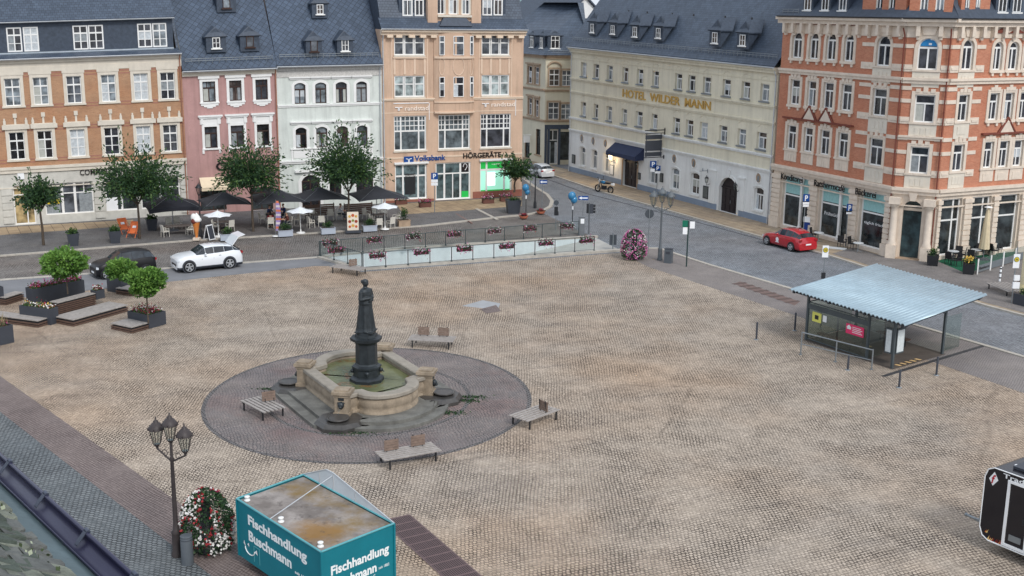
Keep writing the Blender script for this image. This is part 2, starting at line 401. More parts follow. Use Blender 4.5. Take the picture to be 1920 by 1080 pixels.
def window(par,F,r,rise=0,bars=('T',),frame=WHITE,fw_=.07,depth=.2,glass=None,curtain=.5,surround=None,sw=.16,sd=.05,sill=None,lintel=None,name='window',base_d=0.0,bw=.045):
 u0,u1,v0,v1=r;w_,h_=u1-u0,v1-v0
 dg=base_d-depth
 b=MB();ring(b,F,r,rise,fw_,dg,dg+.07,0,True,False)
 tv=v0+h_*.68
 def vb(f,a,c,k=bw):fbox(b,F,u0+w_*f-k,u0+w_*f+k,a,c,dg,dg+.06)
 def hb(a,k=bw,f0=0,f1=1):fbox(b,F,u0+w_*f0+fw_*.6,u0+w_*f1-fw_*.6,a-k,a+k,dg,dg+.05)
 for s in bars:
  if s=='T':hb(tv,.06);vb(.5,v0+.03,tv)
  if s=='T4':hb(tv,.06);vb(.5,v0+.03,v1-.03-rise*.2);hb(v0+h_*.34,.025)
  if s=='X':hb(tv,.05);vb(.5,v0+.03,v1-.03)
  if s=='C':hb((v0+v1)/2,.03);vb(.5,v0+.03,v1-.03,.03)
  if s=='H':hb(tv,.06)
  if s=='3':vb(1/3,v0,v1,.05);vb(2/3,v0,v1,.05);hb(v0+h_*.6,.05)
  if isinstance(s,tuple):
   if s[0]=='v':vb(s[1],v0+h_*s[2],v0+h_*s[3],s[4] if len(s)>4 else bw)
   if s[0]=='h':hb(v0+h_*s[1],s[2] if len(s)>2 else bw,s[3] if len(s)>3 else 0,s[4] if len(s)>4 else 1)
 o=b.build(name,frame,par)
 g=MB();pts=[(u0,v0)]+arc(u0,u1,v1-rise,rise)+[(u1,v0)]
 g.face([F.pt(a,c,dg+.012) for a,c in pts])
 g.build('pane',glass or rnd.choice(GLASS),o)
 if rnd.random()<curtain:
  cb=MB();cb2=MB();i=fw_
  cm=rnd.choice(CURT);k=rnd.choice((0,0,1,2,3))
  top=v0+h_*.64 if k!=3 else v1-i-rise
  lo=v0+i if k!=2 else v0+h_*.34
  a,c=(u0+i,u1-i) if k in (2,3) else ((u0+i,u0+w_*.46) if k==0 else (u0+i,u0+w_*.3))
  n=max(3,int((c-a)/.09))
  for j in range(n):
   x0,x1=a+(c-a)*j/n,a+(c-a)*(j+1)/n
   e0,e1=(.014,.022) if j%2 else (.022,.014)
   cb.face([F.pt(x0,lo,dg+e0),F.pt(x1,lo,dg+e1),F.pt(x1,top,dg+e1),F.pt(x0,top,dg+e0)])
   if k==1:
    y0,y1=u1-(x0-u0),u1-(x1-u0)
    cb2.face([F.pt(y1,lo,dg+e1),F.pt(y0,lo,dg+e0),F.pt(y0,top,dg+e0),F.pt(y1,top,dg+e1)])
  cb.build('curtain',cm,o)
  if k==1:cb2.build('curtain',cm,o)
 if surround:
  sb=MB();ring(sb,F,r,rise,sw,base_d-.02,base_d+sd,0,False)
  if lintel:
   lh,lo,ld=lintel
   fbox(sb,F,u0-sw-lo,u1+sw+lo,v1+sw,v1+sw+lh,base_d,base_d+ld)
  sb.build('surround',surround,o)
 if sill:
  sb=MB();fbox(sb,F,u0-sw-.05,u1+sw+.05,v0-.14,v0+.001,base_d-depth+.02,base_d+.12)
  sb.build('sill',sill,o)
 return o
def band(b,F,u0,u1,v,h,d,m=0,d0=0.0):
 fbox(b,F,u0,u1,v,v+h*.55,d0-.02,d0+d*.6,m);fbox(b,F,u0,u1,v+h*.55,v+h,d0-.02,d0+d,m)
def quadroof(b,F,u0,u1,v0,d0,v1,d1,m=0,uvs=True):
 L_=math.hypot(v1-v0,d1-d0)
 b.face([F.pt(u0,v0,d0),F.pt(u1,v0,d0),F.pt(u1,v1,d1),F.pt(u0,v1,d1)],m,[(u0,0),(u1,0),(u1,L_),(u0,L_)])
def roof_slab(b,F,u0,u1,v0,d0,v1,d1,th=.14,m=0,me=1):
 quadroof(b,F,u0,u1,v0+th,d0,v1+th,d1,m)
 b.face([F.pt(u0,v0,d0),F.pt(u1,v0,d0),F.pt(u1,v1,d1),F.pt(u0,v1,d1)],me)
 b.face([F.pt(u0,v0,d0),F.pt(u1,v0,d0),F.pt(u1,v0+th,d0),F.pt(u0,v0+th,d0)],me)
 for u in (u0,u1):b.face([F.pt(u,v0,d0),F.pt(u,v0+th,d0),F.pt(u,v1+th,d1),F.pt(u,v1,d1)],me)
def shell(b,F,u0,u1,v,depth,ridge=None,m=0,d=0.0):
 """side and back walls behind a facade, with gable tops when ridge = (v_ridge, d_ridge)"""
 b.face([F.pt(u0,0,d-depth),F.pt(u1,0,d-depth),F.pt(u1,v,d-depth),F.pt(u0,v,d-depth)],m,[(u0,0),(u1,0),(u1,v),(u0,v)])
 for u in (u0,u1):
  pts=[(0,d),(v,d)]+([ridge] if ridge else [])+[(v,d-depth),(0,d-depth)]
  b.face([F.pt(u,a,c) for a,c in pts],m,[(c,a) for a,c in pts])
def gutter(par,F,u0,u1,v,d,r=.09,mat=GUTTER):
 b=MB();n=7
 prof=[(d+r*math.cos(math.pi+math.pi*i/n),v+r*math.sin(math.pi+math.pi*i/n)) for i in range(n+1)]
 for (d0,a),(d1,c) in zip(prof,prof[1:]):
  b.face([F.pt(u0,a,d0),F.pt(u1,a,d0),F.pt(u1,c,d1),F.pt(u0,c,d1)],0,None,True)
 b.tube(F.pt(u0,v,d+r),F.pt(u1,v,d+r),.025,n=6)
 fbox(b,F,u0,u1,v-.02,v+.03,d-r-.16,d-r)
 return b.build('gutter',mat,par)
def downpipe(par,F,u,v1,d=.14,mat=GUTTER,v0=.1):
 b=MB();b.path([F.pt(u,v1,d+.2),F.pt(u,v1-.5,d),F.pt(u,v0,d)],.055)
 for v in range(2,int(v1),3):b.tube(F.pt(u,v,d),F.pt(u,v+.08,d),.075)
 return b.build('downpipe',mat,par)
def dormer(par,F,u,d,v,wd,hw,ha,pitch,win,hip=.35,frame=WHITE,body=SLATE_W,ov=.14,roofm=None,bars=('C',),fw_=.06,glass=None):
 """gabled dormer on a roof of the given slope; front foot at (u, v, d)"""
 b=MB();t=math.tan(pitch);h=wd/2
 back=lambda z:d-(z-v)/t
 b.face([F.pt(u-h,v,d),F.pt(u+h,v,d),F.pt(u+h,v+hw,d),F.pt(u,v+ha,d-hip*.3),F.pt(u-h,v+hw,d)])
 for s in (-1,1):
  b.face([F.pt(u+s*h,v-.05,d),F.pt(u+s*h,v+hw,d),F.pt(u+s*h,v+hw,back(v+hw))])
 o=b.build('dormer',body,par)
 r=MB()
 e=h+ov;ev=v+hw-ov*(ha-hw)/h
 for s in (-1,1):
  p=[F.pt(u+s*e,ev,d+ov),F.pt(u,v+ha,d-hip),F.pt(u,v+ha+.05,back(v+ha)-.3),F.pt(u+s*e,ev,back(ev)-.1)]
  q=[x+Vector((0,0,.09)) for x in p]
  r.hex8(p+q)
  for x,y in ((0,1),(1,2),(2,3),(3,0)):pass
 r.face([F.pt(u-e,ev+.09,d+ov),F.pt(u+e,ev+.09,d+ov),F.pt(u,v+ha+.1,d-hip)])
 r.build('dormer_roof',roofm or SLATE_W,o)
 wr=(u-win[0]/2,u+win[0]/2,v+win[2],v+win[2]+win[1])
 m=MB();f=F
 ring(m,F,wr,0,fw_,d+.005,d+.07,0,True,False)
 for s in bars:
  if s=='C':
   fbox(m,F,u-.025,u+.025,wr[2],wr[3],d+.005,d+.06);mv=(wr[2]+wr[3])/2
   fbox(m,F,wr[0],u-.025,mv-.02,mv+.02,d+.005,d+.055);fbox(m,F,u+.025,wr[1],mv-.02,mv+.02,d+.005,d+.055)
  if s=='X':
   mv=wr[2]+win[1]*.66
   fbox(m,F,u-.035,u+.035,wr[2],wr[3],d+.005,d+.06);fbox(m,F,wr[0],u-.035,mv-.035,mv+.035,d+.005,d+.055);fbox(m,F,u+.035,wr[1],mv-.035,mv+.035,d+.005,d+.055)
 fbox(m,F,wr[0]-.14,wr[1]+.14,wr[2]-.1,wr[2],d,d+.16,0)
 g=MB();g.face([F.pt(a,c,d+.02) for a,c in ((wr[0],wr[2]),(wr[1],wr[2]),(wr[1],wr[3]),(wr[0],wr[3]))])
 wi=m.build('window',frame,o);OFF[wi]=OFF[o]
 me=wi.data;me.materials.append(glass or rnd.choice(GLASS))
 bm=bmesh.new();bm.from_mesh(me)
 fc=bm.faces.new([bm.verts.new(x-OFF[o]) for x in g.v]);fc.material_index=1;bm.to_mesh(me);bm.free()
 return o
def snow_guard(par,F,u0,u1,v,d,n=None):
 b=MB();n=n or int((u1-u0)/.55)
 for h in (.12,.30):b.tube(F.pt(u0,v+h,d),F.pt(u1,v+h,d),.022,n=5)
 for i in range(n+1):
  u=u0+(u1-u0)*i/n
  b.tube(F.pt(u,v-.1,d),F.pt(u,v+.34,d),.018,n=4)
 return b.build('snow_guard',STEEL,par)
 # ------------------------------------------------------------------ setting: ground
COB_T=brick_mat('tan_setts',S(202,187,170),S(178,164,148),S(70,62,56),.15,.165,.026,uv=False,streak=.15,ang=R(-24),seams=.085,speck=.2,distort=.7,dscale=.12,patch=(1.0,.86,.74,1),pscale=.05,patch2=(.90,.93,.97,1),bump=.5,jn=True,var=.10,rough=.85,grime=.45)
COB_G=brick_mat('grey_setts',S(156,161,167),S(138,143,149),S(80,84,90),.19,.19,.03,uv=False,ang=R(-30),speck=.3,distort=.8,dscale=.2,patch=(1.0,.93,.88,1),pscale=.06,bump=.5,jn=True,var=.2,rough=.75,grime=.35)
COB_D=brick_mat('blue_grey_setts',S(116,121,123),S(134,138,139),S(66,68,70),.2,.15,.028,uv=False,ang=R(20),speck=.25,distort=.3,dscale=.2,patch=(.88,.9,.92,1),pscale=.08,bump=.5,jn=True,var=.2,rough=.75)
COB_R=brick_mat('red_brown_setts',S(142,129,124),S(127,115,111),S(84,72,70),.13,.13,.02,uv=False,ang=R(42),distort=.4,dscale=.3,patch=(.92,.92,.95,1),pscale=.1,bump=.4,jn=True,var=.15)
COB_F=brick_mat('dark_forecourt_setts',S(124,123,124),S(138,136,134),S(72,70,70),.14,.14,.025,uv=False,ang=R(-24),distort=.5,dscale=.25,patch=(.95,.9,.88,1),bump=.4,jn=True,var=.2)
SLAB_T=brick_mat('tan_paving_slabs',S(184,162,132),S(168,148,122),S(120,104,86),1.3,.85,.03,uv=False,ang=R(63),patch=(.82,.8,.8,1),pscale=.3,bump=.2,var=.22)
PAV_P=brick_mat('pinkish_pavement',S(152,144,139),S(142,136,133),S(108,102,99),.12,.12,.015,uv=False,ang=R(-60),distort=.2,patch=(.85,.85,.88,1),bump=.3,var=.15,jn=True)
KERB=pm('granite_kerb',S(178,172,162),.8,.16,2.5,bump=.2,bscale=20)
ASPH=pm('smooth_grey_paving',S(124,125,128),.85,.12,.8,bump=.2,bscale=50)
CIRC=brick_mat('fountain_circle_setts',S(148,137,132),S(132,126,123),S(82,78,80),.15,.15,.022,uv=False,ang=R(10),distort=.9,dscale=.35,patch=(.86,.88,.92,1),pscale=.2,patch2=(1.0,.86,.84,1),bump=.4,jn=True,var=.2)
def struct(name,b,m,**k):return b.build(name,m,kind='structure',**k)
from mathutils.geometry import delaunay_2d_cdt
def inside(p,poly):
 c=False;n=len(poly)
 for i in range(n):
  a,e=poly[i],poly[i-1]
  if (a[1]>p[1])!=(e[1]>p[1]) and p[0]<(e[0]-a[0])*(p[1]-a[1])/(e[1]-a[1])+a[0]:c= not c
 return c
def fill(outer,hole=None):
 loops=[[(q[0],q[1]) for q in outer]]+([[(q[0],q[1]) for q in hole]] if hole else [])
 vs,es=[],[]
 for lp in loops:
  k=len(vs);n=len(lp);vs+=[Vector(q) for q in lp];es+=[(k+i,k+(i+1)%n) for i in range(n)]
 v,e,f,*_=delaunay_2d_cdt(vs,es,[],0,1e-5)
 out=[]
 for t in f:
  c=sum((v[i] for i in t),Vector((0,0)))/3
  if inside(c,loops[0]) and not (hole and inside(c,loops[1])):out.append([v[i] for i in t])
 return out
def flat(pts,z,m=0):
 b=MB()
 for t in fill(pts):b.face([(p[0],p[1],z) for p in t])
 return b
PIT=[G(604,484),G(680,505),G(1163,469),G(1118,446),G(757,467.5)]
def holed(outer,hole,z,name,mat):
 b=MB()
 for t in fill(outer,hole):b.face([(p[0],p[1],z) for p in t])
 struct(name,b,mat)
holed([(-3000,-200),(3000,-200),(3000,5000),(-3000,5000)],PIT,0,'ground',COB_G)
V0q=G(0,705)+(G(0,705)-G(430,1010)).normalized()*22
SQ=[G(-400,597),G(0,563),G(330,527),G(590,499),G(640,499),G(678,510),G(1163,474),G(1215,500),G(1500,594),G(1920,737),G(2300,866),G(2100,1500),G(1100,1486),G(430,1010),G(0,705),V0q]
struct('market_square',flat(SQ,.004),COB_T)
b=MB()
for (q,r,t,u) in (((-400,560),(0,527.5),(0,562.6),(-400,596)),((0,527.5),(330,504),(330,526.6),(0,562.6)),((330,504),(604,484.5),(590,498.6),(330,526.6)),((604,484.5),(640,495),(640,498.6),(590,498.6))):
 b.face([(p.x,p.y,.009) for p in (G(*u),G(*t),G(*r),G(*q))])
struct('parking_lane',b,ASPH)
COB_B=brick_mat('brown_grey_setts',S(152,147,142),S(132,127,123),S(62,58,56),.19,.19,.03,uv=False,ang=R(20),speck=.4,distort=.8,dscale=.2,patch=(1.0,.9,.84,1),pscale=.1,bump=.5,jn=True,var=.2,grime=.35)
struct('road',flat([G(*q) for q in ((-400,514),(0,481),(200,465),(360,452),(560,440),(790,425),(940,408),(985,404),(1015,398),(1060,420),(1105,442),(757,462),(604,479.5),(330,501),(0,523.5),(-400,555))],.004),COB_B)
def strip(px,wd,h,name,mat,z0=0.0):
 b=MB();P_=[G(*p) for p in px]
 for a,c in zip(P_,P_[1:]):
  d=(c-a).normalized();n=Vector((-d.y,d.x,0))*wd/2;e=d*0.0
  L=(c-a).length;k=max(1,int(L/1.0))
  for i in range(k):
   p,q=a+(c-a)*(i/k),a+(c-a)*((i+.985)/k)
   b.hex8([p-n+Vector((0,0,z0-.05)),q-n+Vector((0,0,z0-.05)),q+n+Vector((0,0,z0-.05)),p+n+Vector((0,0,z0-.05)),p-n+Vector((0,0,z0+h)),q-n+Vector((0,0,z0+h)),q+n+Vector((0,0,z0+h)),p+n+Vector((0,0,z0+h))])
 return struct(name,b,mat)
strip([(-400,557),(0,525),(330,502),(604,482)],.45,.03,'kerb',KERB)
strip([(1213,466),(1235,466),(1330,497),(1480,541),(1640,588),(1920,670),(2200,752)],.3,.06,'kerb',KERB)
def G2(a,t):return a
V0,V1=G(0,705),G(430,1010);dv=(V1-V0).normalized();nv=Vector((dv.y,-dv.x,0))
if nv.dot(G(0,900)-V0)<0:nv=-nv
def lane(o0,o1,name,z,mat):
 a,c=V0-dv*60,V1+dv*40
 return struct(name,flat([a+nv*o0,c+nv*o0,c+nv*o1,a+nv*o1],z),mat)
lane(.0,1.75,'red_paving_strip',.008,COB_R)
lane(1.75,6.6,'street',.004,COB_D)
lane(6.6,8.3,'red_paving_strip',.008,COB_R)
lane(8.3,14,'pavement',.006,PAV_P)
struct('pavement',flat([G(1163,474),G(1163,469),G(1213,467),G(1235,467),G(1330,498),G(1480,542),G(1640,589),G(1920,671),G(2200,753),G(2300,865),G(1920,736.5),G(1500,593.6),G(1215,499.6)],.006),PAV_P)
struct('drain_strip',flat([G(1375,532),G(1388,528),G(1500,566),G(1490,573)],.012),pm('rust_brown_setts',S(118,100,94),.85,.25,5))
b=MB()
for i in range(8):
 t0,t1=i/8+.02,(i+.55)/8
 a,c=G(1382,530),G(1495,569.5);n_=Vector((c-a)).normalized();pn=Vector((-n_.y,n_.x,0))*.55
 p,q=a+(c-a)*t0,a+(c-a)*t1
 b.face([(v.x,v.y,.018) for v in (p-pn,q-pn,q+pn,p+pn)])
struct('drain_strip_bars',b,pm('dark_brown_setts',S(96,82,78),.85,.2,5))
def pave(px,h,name,mat,kmat=KERB):
 b=MB();pts=[G(*p) for p in px];pts2=[(p.x,p.y) for p in pts]
 b.prism(pts2,-.05,h-.004,1,1)
 for t in fill(pts2):b.face([(p[0],p[1],h) for p in t],0)
 return struct(name,b,[mat,kmat])
KN=[(-400,514),(0,481),(200,465),(360,452),(560,440),(790,425),(940,408),(985,404),(1015,398),(1032,388),(1035,378),(1026,366),(1000,350),(975,330),(955,300)]
FB=[(955,300),(978,366),(719,380),(355,402),(-60,428),(-400,450)]
pave(KN+FB,.09,'pavement',COB_F)
strip(KN[:6],.28,.105,'kerb',KERB);strip(KN[5:14],.34,.105,'kerb',KERB)
struct('slab_path',flat([G(-300,467),G(0,443),G(250,425),G(250,414),G(12,428),G(-300,448)],.096),SLAB_T)
struct('slab_path',flat([G(742,384),G(757,404),G(860,397),G(978,388),G(978,371)],.096),SLAB_T)
strip([(893,393),(932,413)],.3,.012,'bay_line',KERB,.09)
strip([(855,402),(885,420)],.12,.006,'bay_line',pm('red_setts',S(134,106,98),.85,.1),.09)
KH=[(960,306),(985,310),(1008,319),(1040,331),(1130,361),(1300,409),(1445,450),(1560,482),(1660,514),(1740,541),(1850,575),(1960,604),(2200,668)]
FH=[(2200,440),(1920,470),(1748,490),(1665,482),(1445,423),(1067,320),(1020,308),(978,296)]
pave(KH+FH,.1,'pavement',brick_mat('pavement_slabs',S(176,158,134),S(160,146,128),S(118,104,90),1.4,.8,.03,uv=False,ang=R(63),patch=(.84,.84,.86,1),pscale=.2,bump=.2,var=.22))
strip(KH,.22,.112,'kerb',KERB)
struct('corner_pavement',flat([G(1560,478),G(1600,466),G(1665,486),G(1748,494),G(1920,474),G(2200,444),G(2200,662),G(1960,600),G(1850,571),G(1740,537),G(1660,510)],.106),brick_mat('corner_setts',S(146,140,136),S(134,130,128),S(96,92,90),.14,.14,.02,uv=False,ang=R(-30),distort=.4,bump=.3,jn=True))
strip([(1010,330),(1100,363),(1290,412),(1460,458),(1640,500)],.18,.012,'road_channel',pm('dark_channel',S(76,78,84),.8,.15))
strip([(1655,706),(1750,677),(1846,648)],.25,.012,'drain_slot',pm('dark_drain',S(64,64,66),.7,.2))
struct('concrete_patch',flat([G(866,574),G(905,563),G(938,569),G(932,584),G(905,578)],.009),pm('concrete',S(158,160,162),.85,.1))
struct('brick_patch',flat([G(900,580),G(930,572),G(940,584),G(912,588)],.0125),COB_R)
def disc(x,y,r,name,mat,z=.012,cat=None,label=None):
 c=G(x,y);b=MB();b.lathe([(r,-.02),(r,z),(r*.82,z+.004)],(0,0,0),20)
 o=b.build(name,mat,loc=(c.x,c.y,0));
 return tag(o,label,cat)
MAN=pm('manhole_iron',S(70,66,64),.7,.25,8)
disc(1200,409,.42,'manhole_cover',MAN,cat='manhole cover',label='round iron manhole cover in the grey road before the hotel')
disc(232,466,.42,'manhole_cover',MAN,cat='manhole cover',label='round manhole cover in the road behind the small black car')
disc(452,452,.42,'manhole_cover',MAN,cat='manhole cover',label='round manhole cover in the road behind the white car with open tailgate')
disc(1345,510,.4,'manhole_cover',pm('pale_cover',S(160,158,152),.8,.2),cat='manhole cover',label='pale round cover in the pavement by the street name post')
disc(1266,497,.3,'manhole_cover',MAN,cat='manhole cover',label='small dark cover beside the grey bin near the street lamp')
disc(620,440.5,.42,'manhole_cover',MAN,cat='manhole cover',label='round manhole cover in front of the grey planter by the ramp railing')
b=MB();n=60;prof=[]
for i in range(n+1):
 x=-900+1800*i/n
 prof.append((x,1300+60*math.sin(i),22+10*math.sin(i*.7)+7*math.sin(i*1.9+1)))
for (x0,y0,z0),(x1,y1,z1) in zip(prof,prof[1:]):
 b.face([(x0,y0-260,-1),(x1,y1-260,-1),(x1,y1,z1),(x0,y0,z0)],0,None,True)
 b.face([(x0,y0,z0),(x1,y1,z1),(x1,y1+500,-1),(x0,y0+500,-1)],0,None,True)
struct('hill',b,pm('hazed_wooded_hill',S(126,152,150),.95,.35,.12,bump=.5,bscale=.3))  # pale cool tone puts the distance haze into the hill's base colour
# ------------------------------------------------------------------ houses
EDGE=[G(-60,431),G(355,404),G(527,393.5),G(719,383),G(978,369)]
def house(name,label,p):
 return thing(name,label,'building',(p[0],p[1],0),world=True)
 # --- ochre brick house (left)
def solve(F,x0,y0,x1,y1):
 """tilt so that the picture's eaves line comes out level on the facade"""
 F.k=0;u0,v0=F.uv(x0,y0);u1,v1=F.uv(x1,y1)
 a,c=u0/F.U,u1/F.U
 F.k=(v1-v0)/(v0*c-v1*a)
 F.E=v0/(1+F.k*a);return F.E
A=house('ochre_brick_house','ochre brick house with slate mansard and bank shop front at the left edge',EDGE[0])
F=Facade(EDGE[0],EDGE[1]);E=solve(F,0,113,347,100.5)
rows=[[(9,148,39,200),(62.5,145,91,197.5),(125,142.5,153,194),(190,140,217.5,190.5),(251,137,278,187),(301,135,328,185)],[(18,250,47,302),(71,246,99,299.6),(132,242.5,160,294),(196,239,224,289),(256,235,283,284.6),(306,232.5,333,282)]]
up_,lo_=[[F.rect(*b_) for b_ in r_] for r_ in rows]
lev=lambda rs:[(a,c,sum(r[2] for r in rs)/len(rs),sum(r[3] for r in rs)/len(rs)) for a,c,_,_ in rs]
up_,lo_=lev(up_),lev(lo_)
vg1=F.uv(177,313)[1];vg0=F.uv(177,328)[1]
b=MB();wall(b,F,0,F.U,vg1,E-.25,up_+lo_,0,1)
shell(b,F,0,F.U,E,12,(E+7,-6),2)
sh=[F.rect(26,342,66,422),F.rect(84,342,176,401),F.rect(198,335,258,393),F.rect(264,333,338,385)]
sh[0]=(sh[0][0],sh[0][1],.15,sh[1][3]);sh[2]=(*sh[2][:2],sh[1][2],sh[1][3]);sh[3]=(*sh[3][:2],sh[1][2],sh[1][3])
wall(b,F,0,F.U,0,vg1,sh,3,1,.25)
b.build('wall',[BRICK_O,CREAM,CREAM,RUST_STONE],A)
b=MB();fbox(b,F,0,F.U,E-1.0,E-.25,-.02,.05);band(b,F,0,F.U,E-.3,.32,.32)
band(b,F,0,F.U,vg1-.15,.5,.22);fbox(b,F,0,F.U,vg0-.75,vg0-.66,0,.08)
b.build('cornice',CREAM,A)
b=MB()
for rs in (up_,lo_):
 for v in (rs[0][2]-.28,rs[0][2]-.05,rs[0][3]+.05,rs[0][3]+.28):
  us=[0]+[x for r in rs for x in (r[0]-.28,r[1]+.28)]+[F.U]
  for i in range(0,len(us),2):fbox(b,F,us[i],us[i+1],v,v+.1,0,.012)
b.build('brick_band',BRICK_BAND,A)
for i,r in enumerate(up_):window(A,F,r,0,('T4',),surround=CREAM,sw=.24,lintel=(.62,.06,.09),sill=CREAM,curtain=.7)
for r in lo_:window(A,F,r,0,('T4',),surround=CREAM,sw=.24,lintel=(.35,.22,.2),sill=CREAM,curtain=.5)
for r in lo_:
 c=(r[0]+r[1])/2;b=MB()
 for s in (-1,1):fbox(b,F,c+s*.82-.1,c+s*.82+.1,r[3]+.6,r[3]+.95,0,.14);fbox(b,F,c+s*.82-.06,c+s*.82+.06,r[3]+.95,r[3]+1.12,0,.12)
 fbox(b,F,c-.15,c+.15,r[3]+1.15,r[3]+1.5,0,.1)
 fbox(b,F,c-.95,c+.95,r[3]+.56,r[3]+.64,0,.1);fbox(b,F,c-.08,c+.08,r[3]+.6,r[3]+1.2,0,.03)
 b.build('window_crest',CREAM,A)
b=MB()
for x in (5,25,177,197,340,355):
 pass
for x0,x1 in ((4,24),(178,197),(340,356)):
 b=MB()
 u0,u1=F.uv(x0,380)[0],F.uv(x1,380)[0];v=.3
 while v<vg0-.8:
  fbox(b,F,u0,min(u1,F.U-.02),v,v+.5,0,.12);v+=.58
 fbox(b,F,u0,min(u1,F.U-.02),.3,v,-.01,.05)
 b.build('rusticated_pier',RUST_STONE,A)
window(A,F,sh[0],0,(('v',.62,0,1),('h',.75)),fw_=.1,name='glazed_door',glass=glass_pane('warm_shop_glass',S(150,132,96)),curtain=0)
window(A,F,sh[1],0,(('v',.36,0,1,.1),('v',.62,0,1,.1),('h',.66),('v',.81,.66,1)),fw_=.1,glass=GLASS[1],curtain=1)
window(A,F,sh[2],0,(('v',.5,0,1,.08),('h',.66)),fw_=.1,glass=GLASS_SHOP,curtain=0)
window(A,F,sh[3],0,(('v',.5,0,1,.08),('h',.66)),fw_=.1,glass=GLASS_SHOP,curtain=0)
b=MB();u_,v_,=F.uv(210,382);fbox(b,F,u_-.5,u_+.5,v_-.6,v_+.5,-.13,-.1);b.build('window_poster',WHITEP,A)
b=MB();u_,v_,=F.uv(101,378);fbox(b,F,u_-.5,u_+.45,v_-.2,v_+.2,-.13,-.1);b.build('yellow_window_sign',pm('yellow_sign',S(236,208,60),.5,.1),A)
b=MB();u_,v_,=F.uv(39,330);fbox(b,F,u_-.25,u_+.25,v_-.25,v_+.25,0,.1);bl=b.build('small_square_sign',WHITEP,A)
u0,v0=F.uv(150,328.5);u1=F.uv(244,322)[0]
letters('lettering','COMMERZBANK',BLACKP,A,F.T(u0,v0,.06),u1-u0,.46,.05,.004)
FA2=F.shift(-.75);vE=E+.62
att=lev([FA2.rect(*q) for q in ((13,52.5,41,99.5),(44,51,72.5,97),(137,47.5,165,93),(166,46,194,92),(258,44,284.5,88),(286,42.5,312.5,86))])
vtop=FA2.uv(162,38.5)[1]
ue=FA2.uv(324,60)[0]
b=MB();wall(b,FA2,0,ue,E,vtop,att,0,0,.2);b.face([FA2.pt(ue,E),FA2.pt(ue,vtop),FA2.pt(ue,vtop,-3),FA2.pt(ue,E,-3)])
b.build('attic_wall',SLATE_W,A)
for r in att:window(A,FA2,r,0,('T4',),fw_=.1,depth=.06,curtain=.8)
b=MB();quadroof(b,F,0,F.U,E+.03,.42,att[0][2]-.15,-.7)
roof_slab(b,FA2,-.0,ue+.15,vtop,.35,vtop+5.2,-4.6,.12)
roof_slab(b,F,ue+.2,F.U-.02,att[0][2]-.2,-.75,vtop+4.9,-5.4,.1)
quadroof(b,F,0,F.U,E+.2,-12.3,vtop+5.2,-5.5)
b.build('roof',[SLATE,SLATE_W],A)
gutter(A,F,0,F.U,E+.05,.5);gutter(A,FA2,0,ue+.1,vtop+.03,.42,.07)
b=MB();fbox(b,FA2,0,ue,att[0][2]-.17,att[0][2]-.06,0,.12);b.build('lead_flashing',ZINC,A)
downpipe(A,F,F.U-.15,E,mat=COPPER)
# --- old-rose house and pale green house share one long roof
def twin(name,label,i,eaves,wallm,trim):
 H_=house(name,label,EDGE[i]);f=Facade(EDGE[i],EDGE[i+1]);return H_,f,solve(f,*eaves)
PK,FP,EP=twin('rose_house','old rose plastered house with three windows per floor and slate roof',1,(353,134,524,127.5),PINK,WHITE)
pu=lev([FP.rect(*q) for q in ((380,152.5,404,192),(430,151,453,189),(479,149,502,186))])
pl=lev([FP.rect(*q) for q in ((384,237.5,407.5,278),(433,235,457.5,275.5),(482,233,505,272.5))])
pg=[FP.rect(376,356,425,402),FP.rect(470,340,512,394)]
pg=[(pg[0][0],pg[0][1],.3,pg[0][3]),(pg[1][0],pg[1][1],.1,pg[0][3])]
b=MB();wall(b,FP,0,FP.U,0,EP-.1,pu+pl+pg,0,1);shell(b,FP,0,FP.U,EP,12,(EP+8.5,-6),0)
b.build('wall',[PINK,WHITE],PK)
for r in pu:
 o=window(PK,FP,r,0,('T',('v',.35,.68,1,.025),('v',.65,.68,1,.025)),frame=BROWN_FRAME,surround=WHITE,sw=.24,lintel=(.38,.12,.14),sill=WHITE,curtain=.9)
 b=MB();c=(r[0]+r[1])/2
 for k,(w_,h_) in enumerate(((1.5,.18),(1.0,.3),(.5,.4))):fbox(b,FP,c-w_/2,c+w_/2,r[2]-.14-h_,r[2]-.14-h_+.12+(.06 if k==0 else 0),0,.07)
 b.build('scalloped_apron',WHITE,PK)
for r in pl:
 window(PK,FP,r,0,('T',),frame=BROWN_FRAME,surround=WHITE,sw=.22,sill=WHITE,curtain=.6)
 b=MB();c=(r[0]+r[1])/2;fbox(b,FP,c-.9,c+.9,r[3]+.22,r[3]+.74,-.01,.03);fbox(b,FP,c-1.05,c+1.05,r[3]+.85,r[3]+1.0,0,.22);fbox(b,FP,c-.95,c+.95,r[3]+.72,r[3]+.85,0,.14)
 for s in (-1,1):fbox(b,FP,c+s*.72-.11,c+s*.72+.11,r[3]+.22,r[3]+.72,0,.12)
 b.build('window_hood',WHITE,PK)
 for s in (-1,1):b=MB();fbox(b,FP,c+s*.72-.09,c+s*.72+.09,r[2]-.45,r[2]-.14,0,.1);b.build('sill_bracket',WHITE,PK)
window(PK,FP,pg[0],0,(('v',.5,0,1),('h',.7)),fw_=.1,glass=GLASS_SHOP,frame=BROWN_FRAME,curtain=0)
window(PK,FP,pg[1],0,(('v',.5,0,1),('h',.75)),fw_=.1,glass=GLASS_SHOP,frame=BROWN_FRAME,curtain=0,name='shop_door')
b=MB();band(b,FP,0,FP.U,EP-.42,.42,.3);b.build('cornice',CREAM,PK)
u0,v0=FP.uv(405,320);letters('lettering','Café',BLACKP,PK,FP.T(u0,v0,.03),2.6,.75,.06,.02)
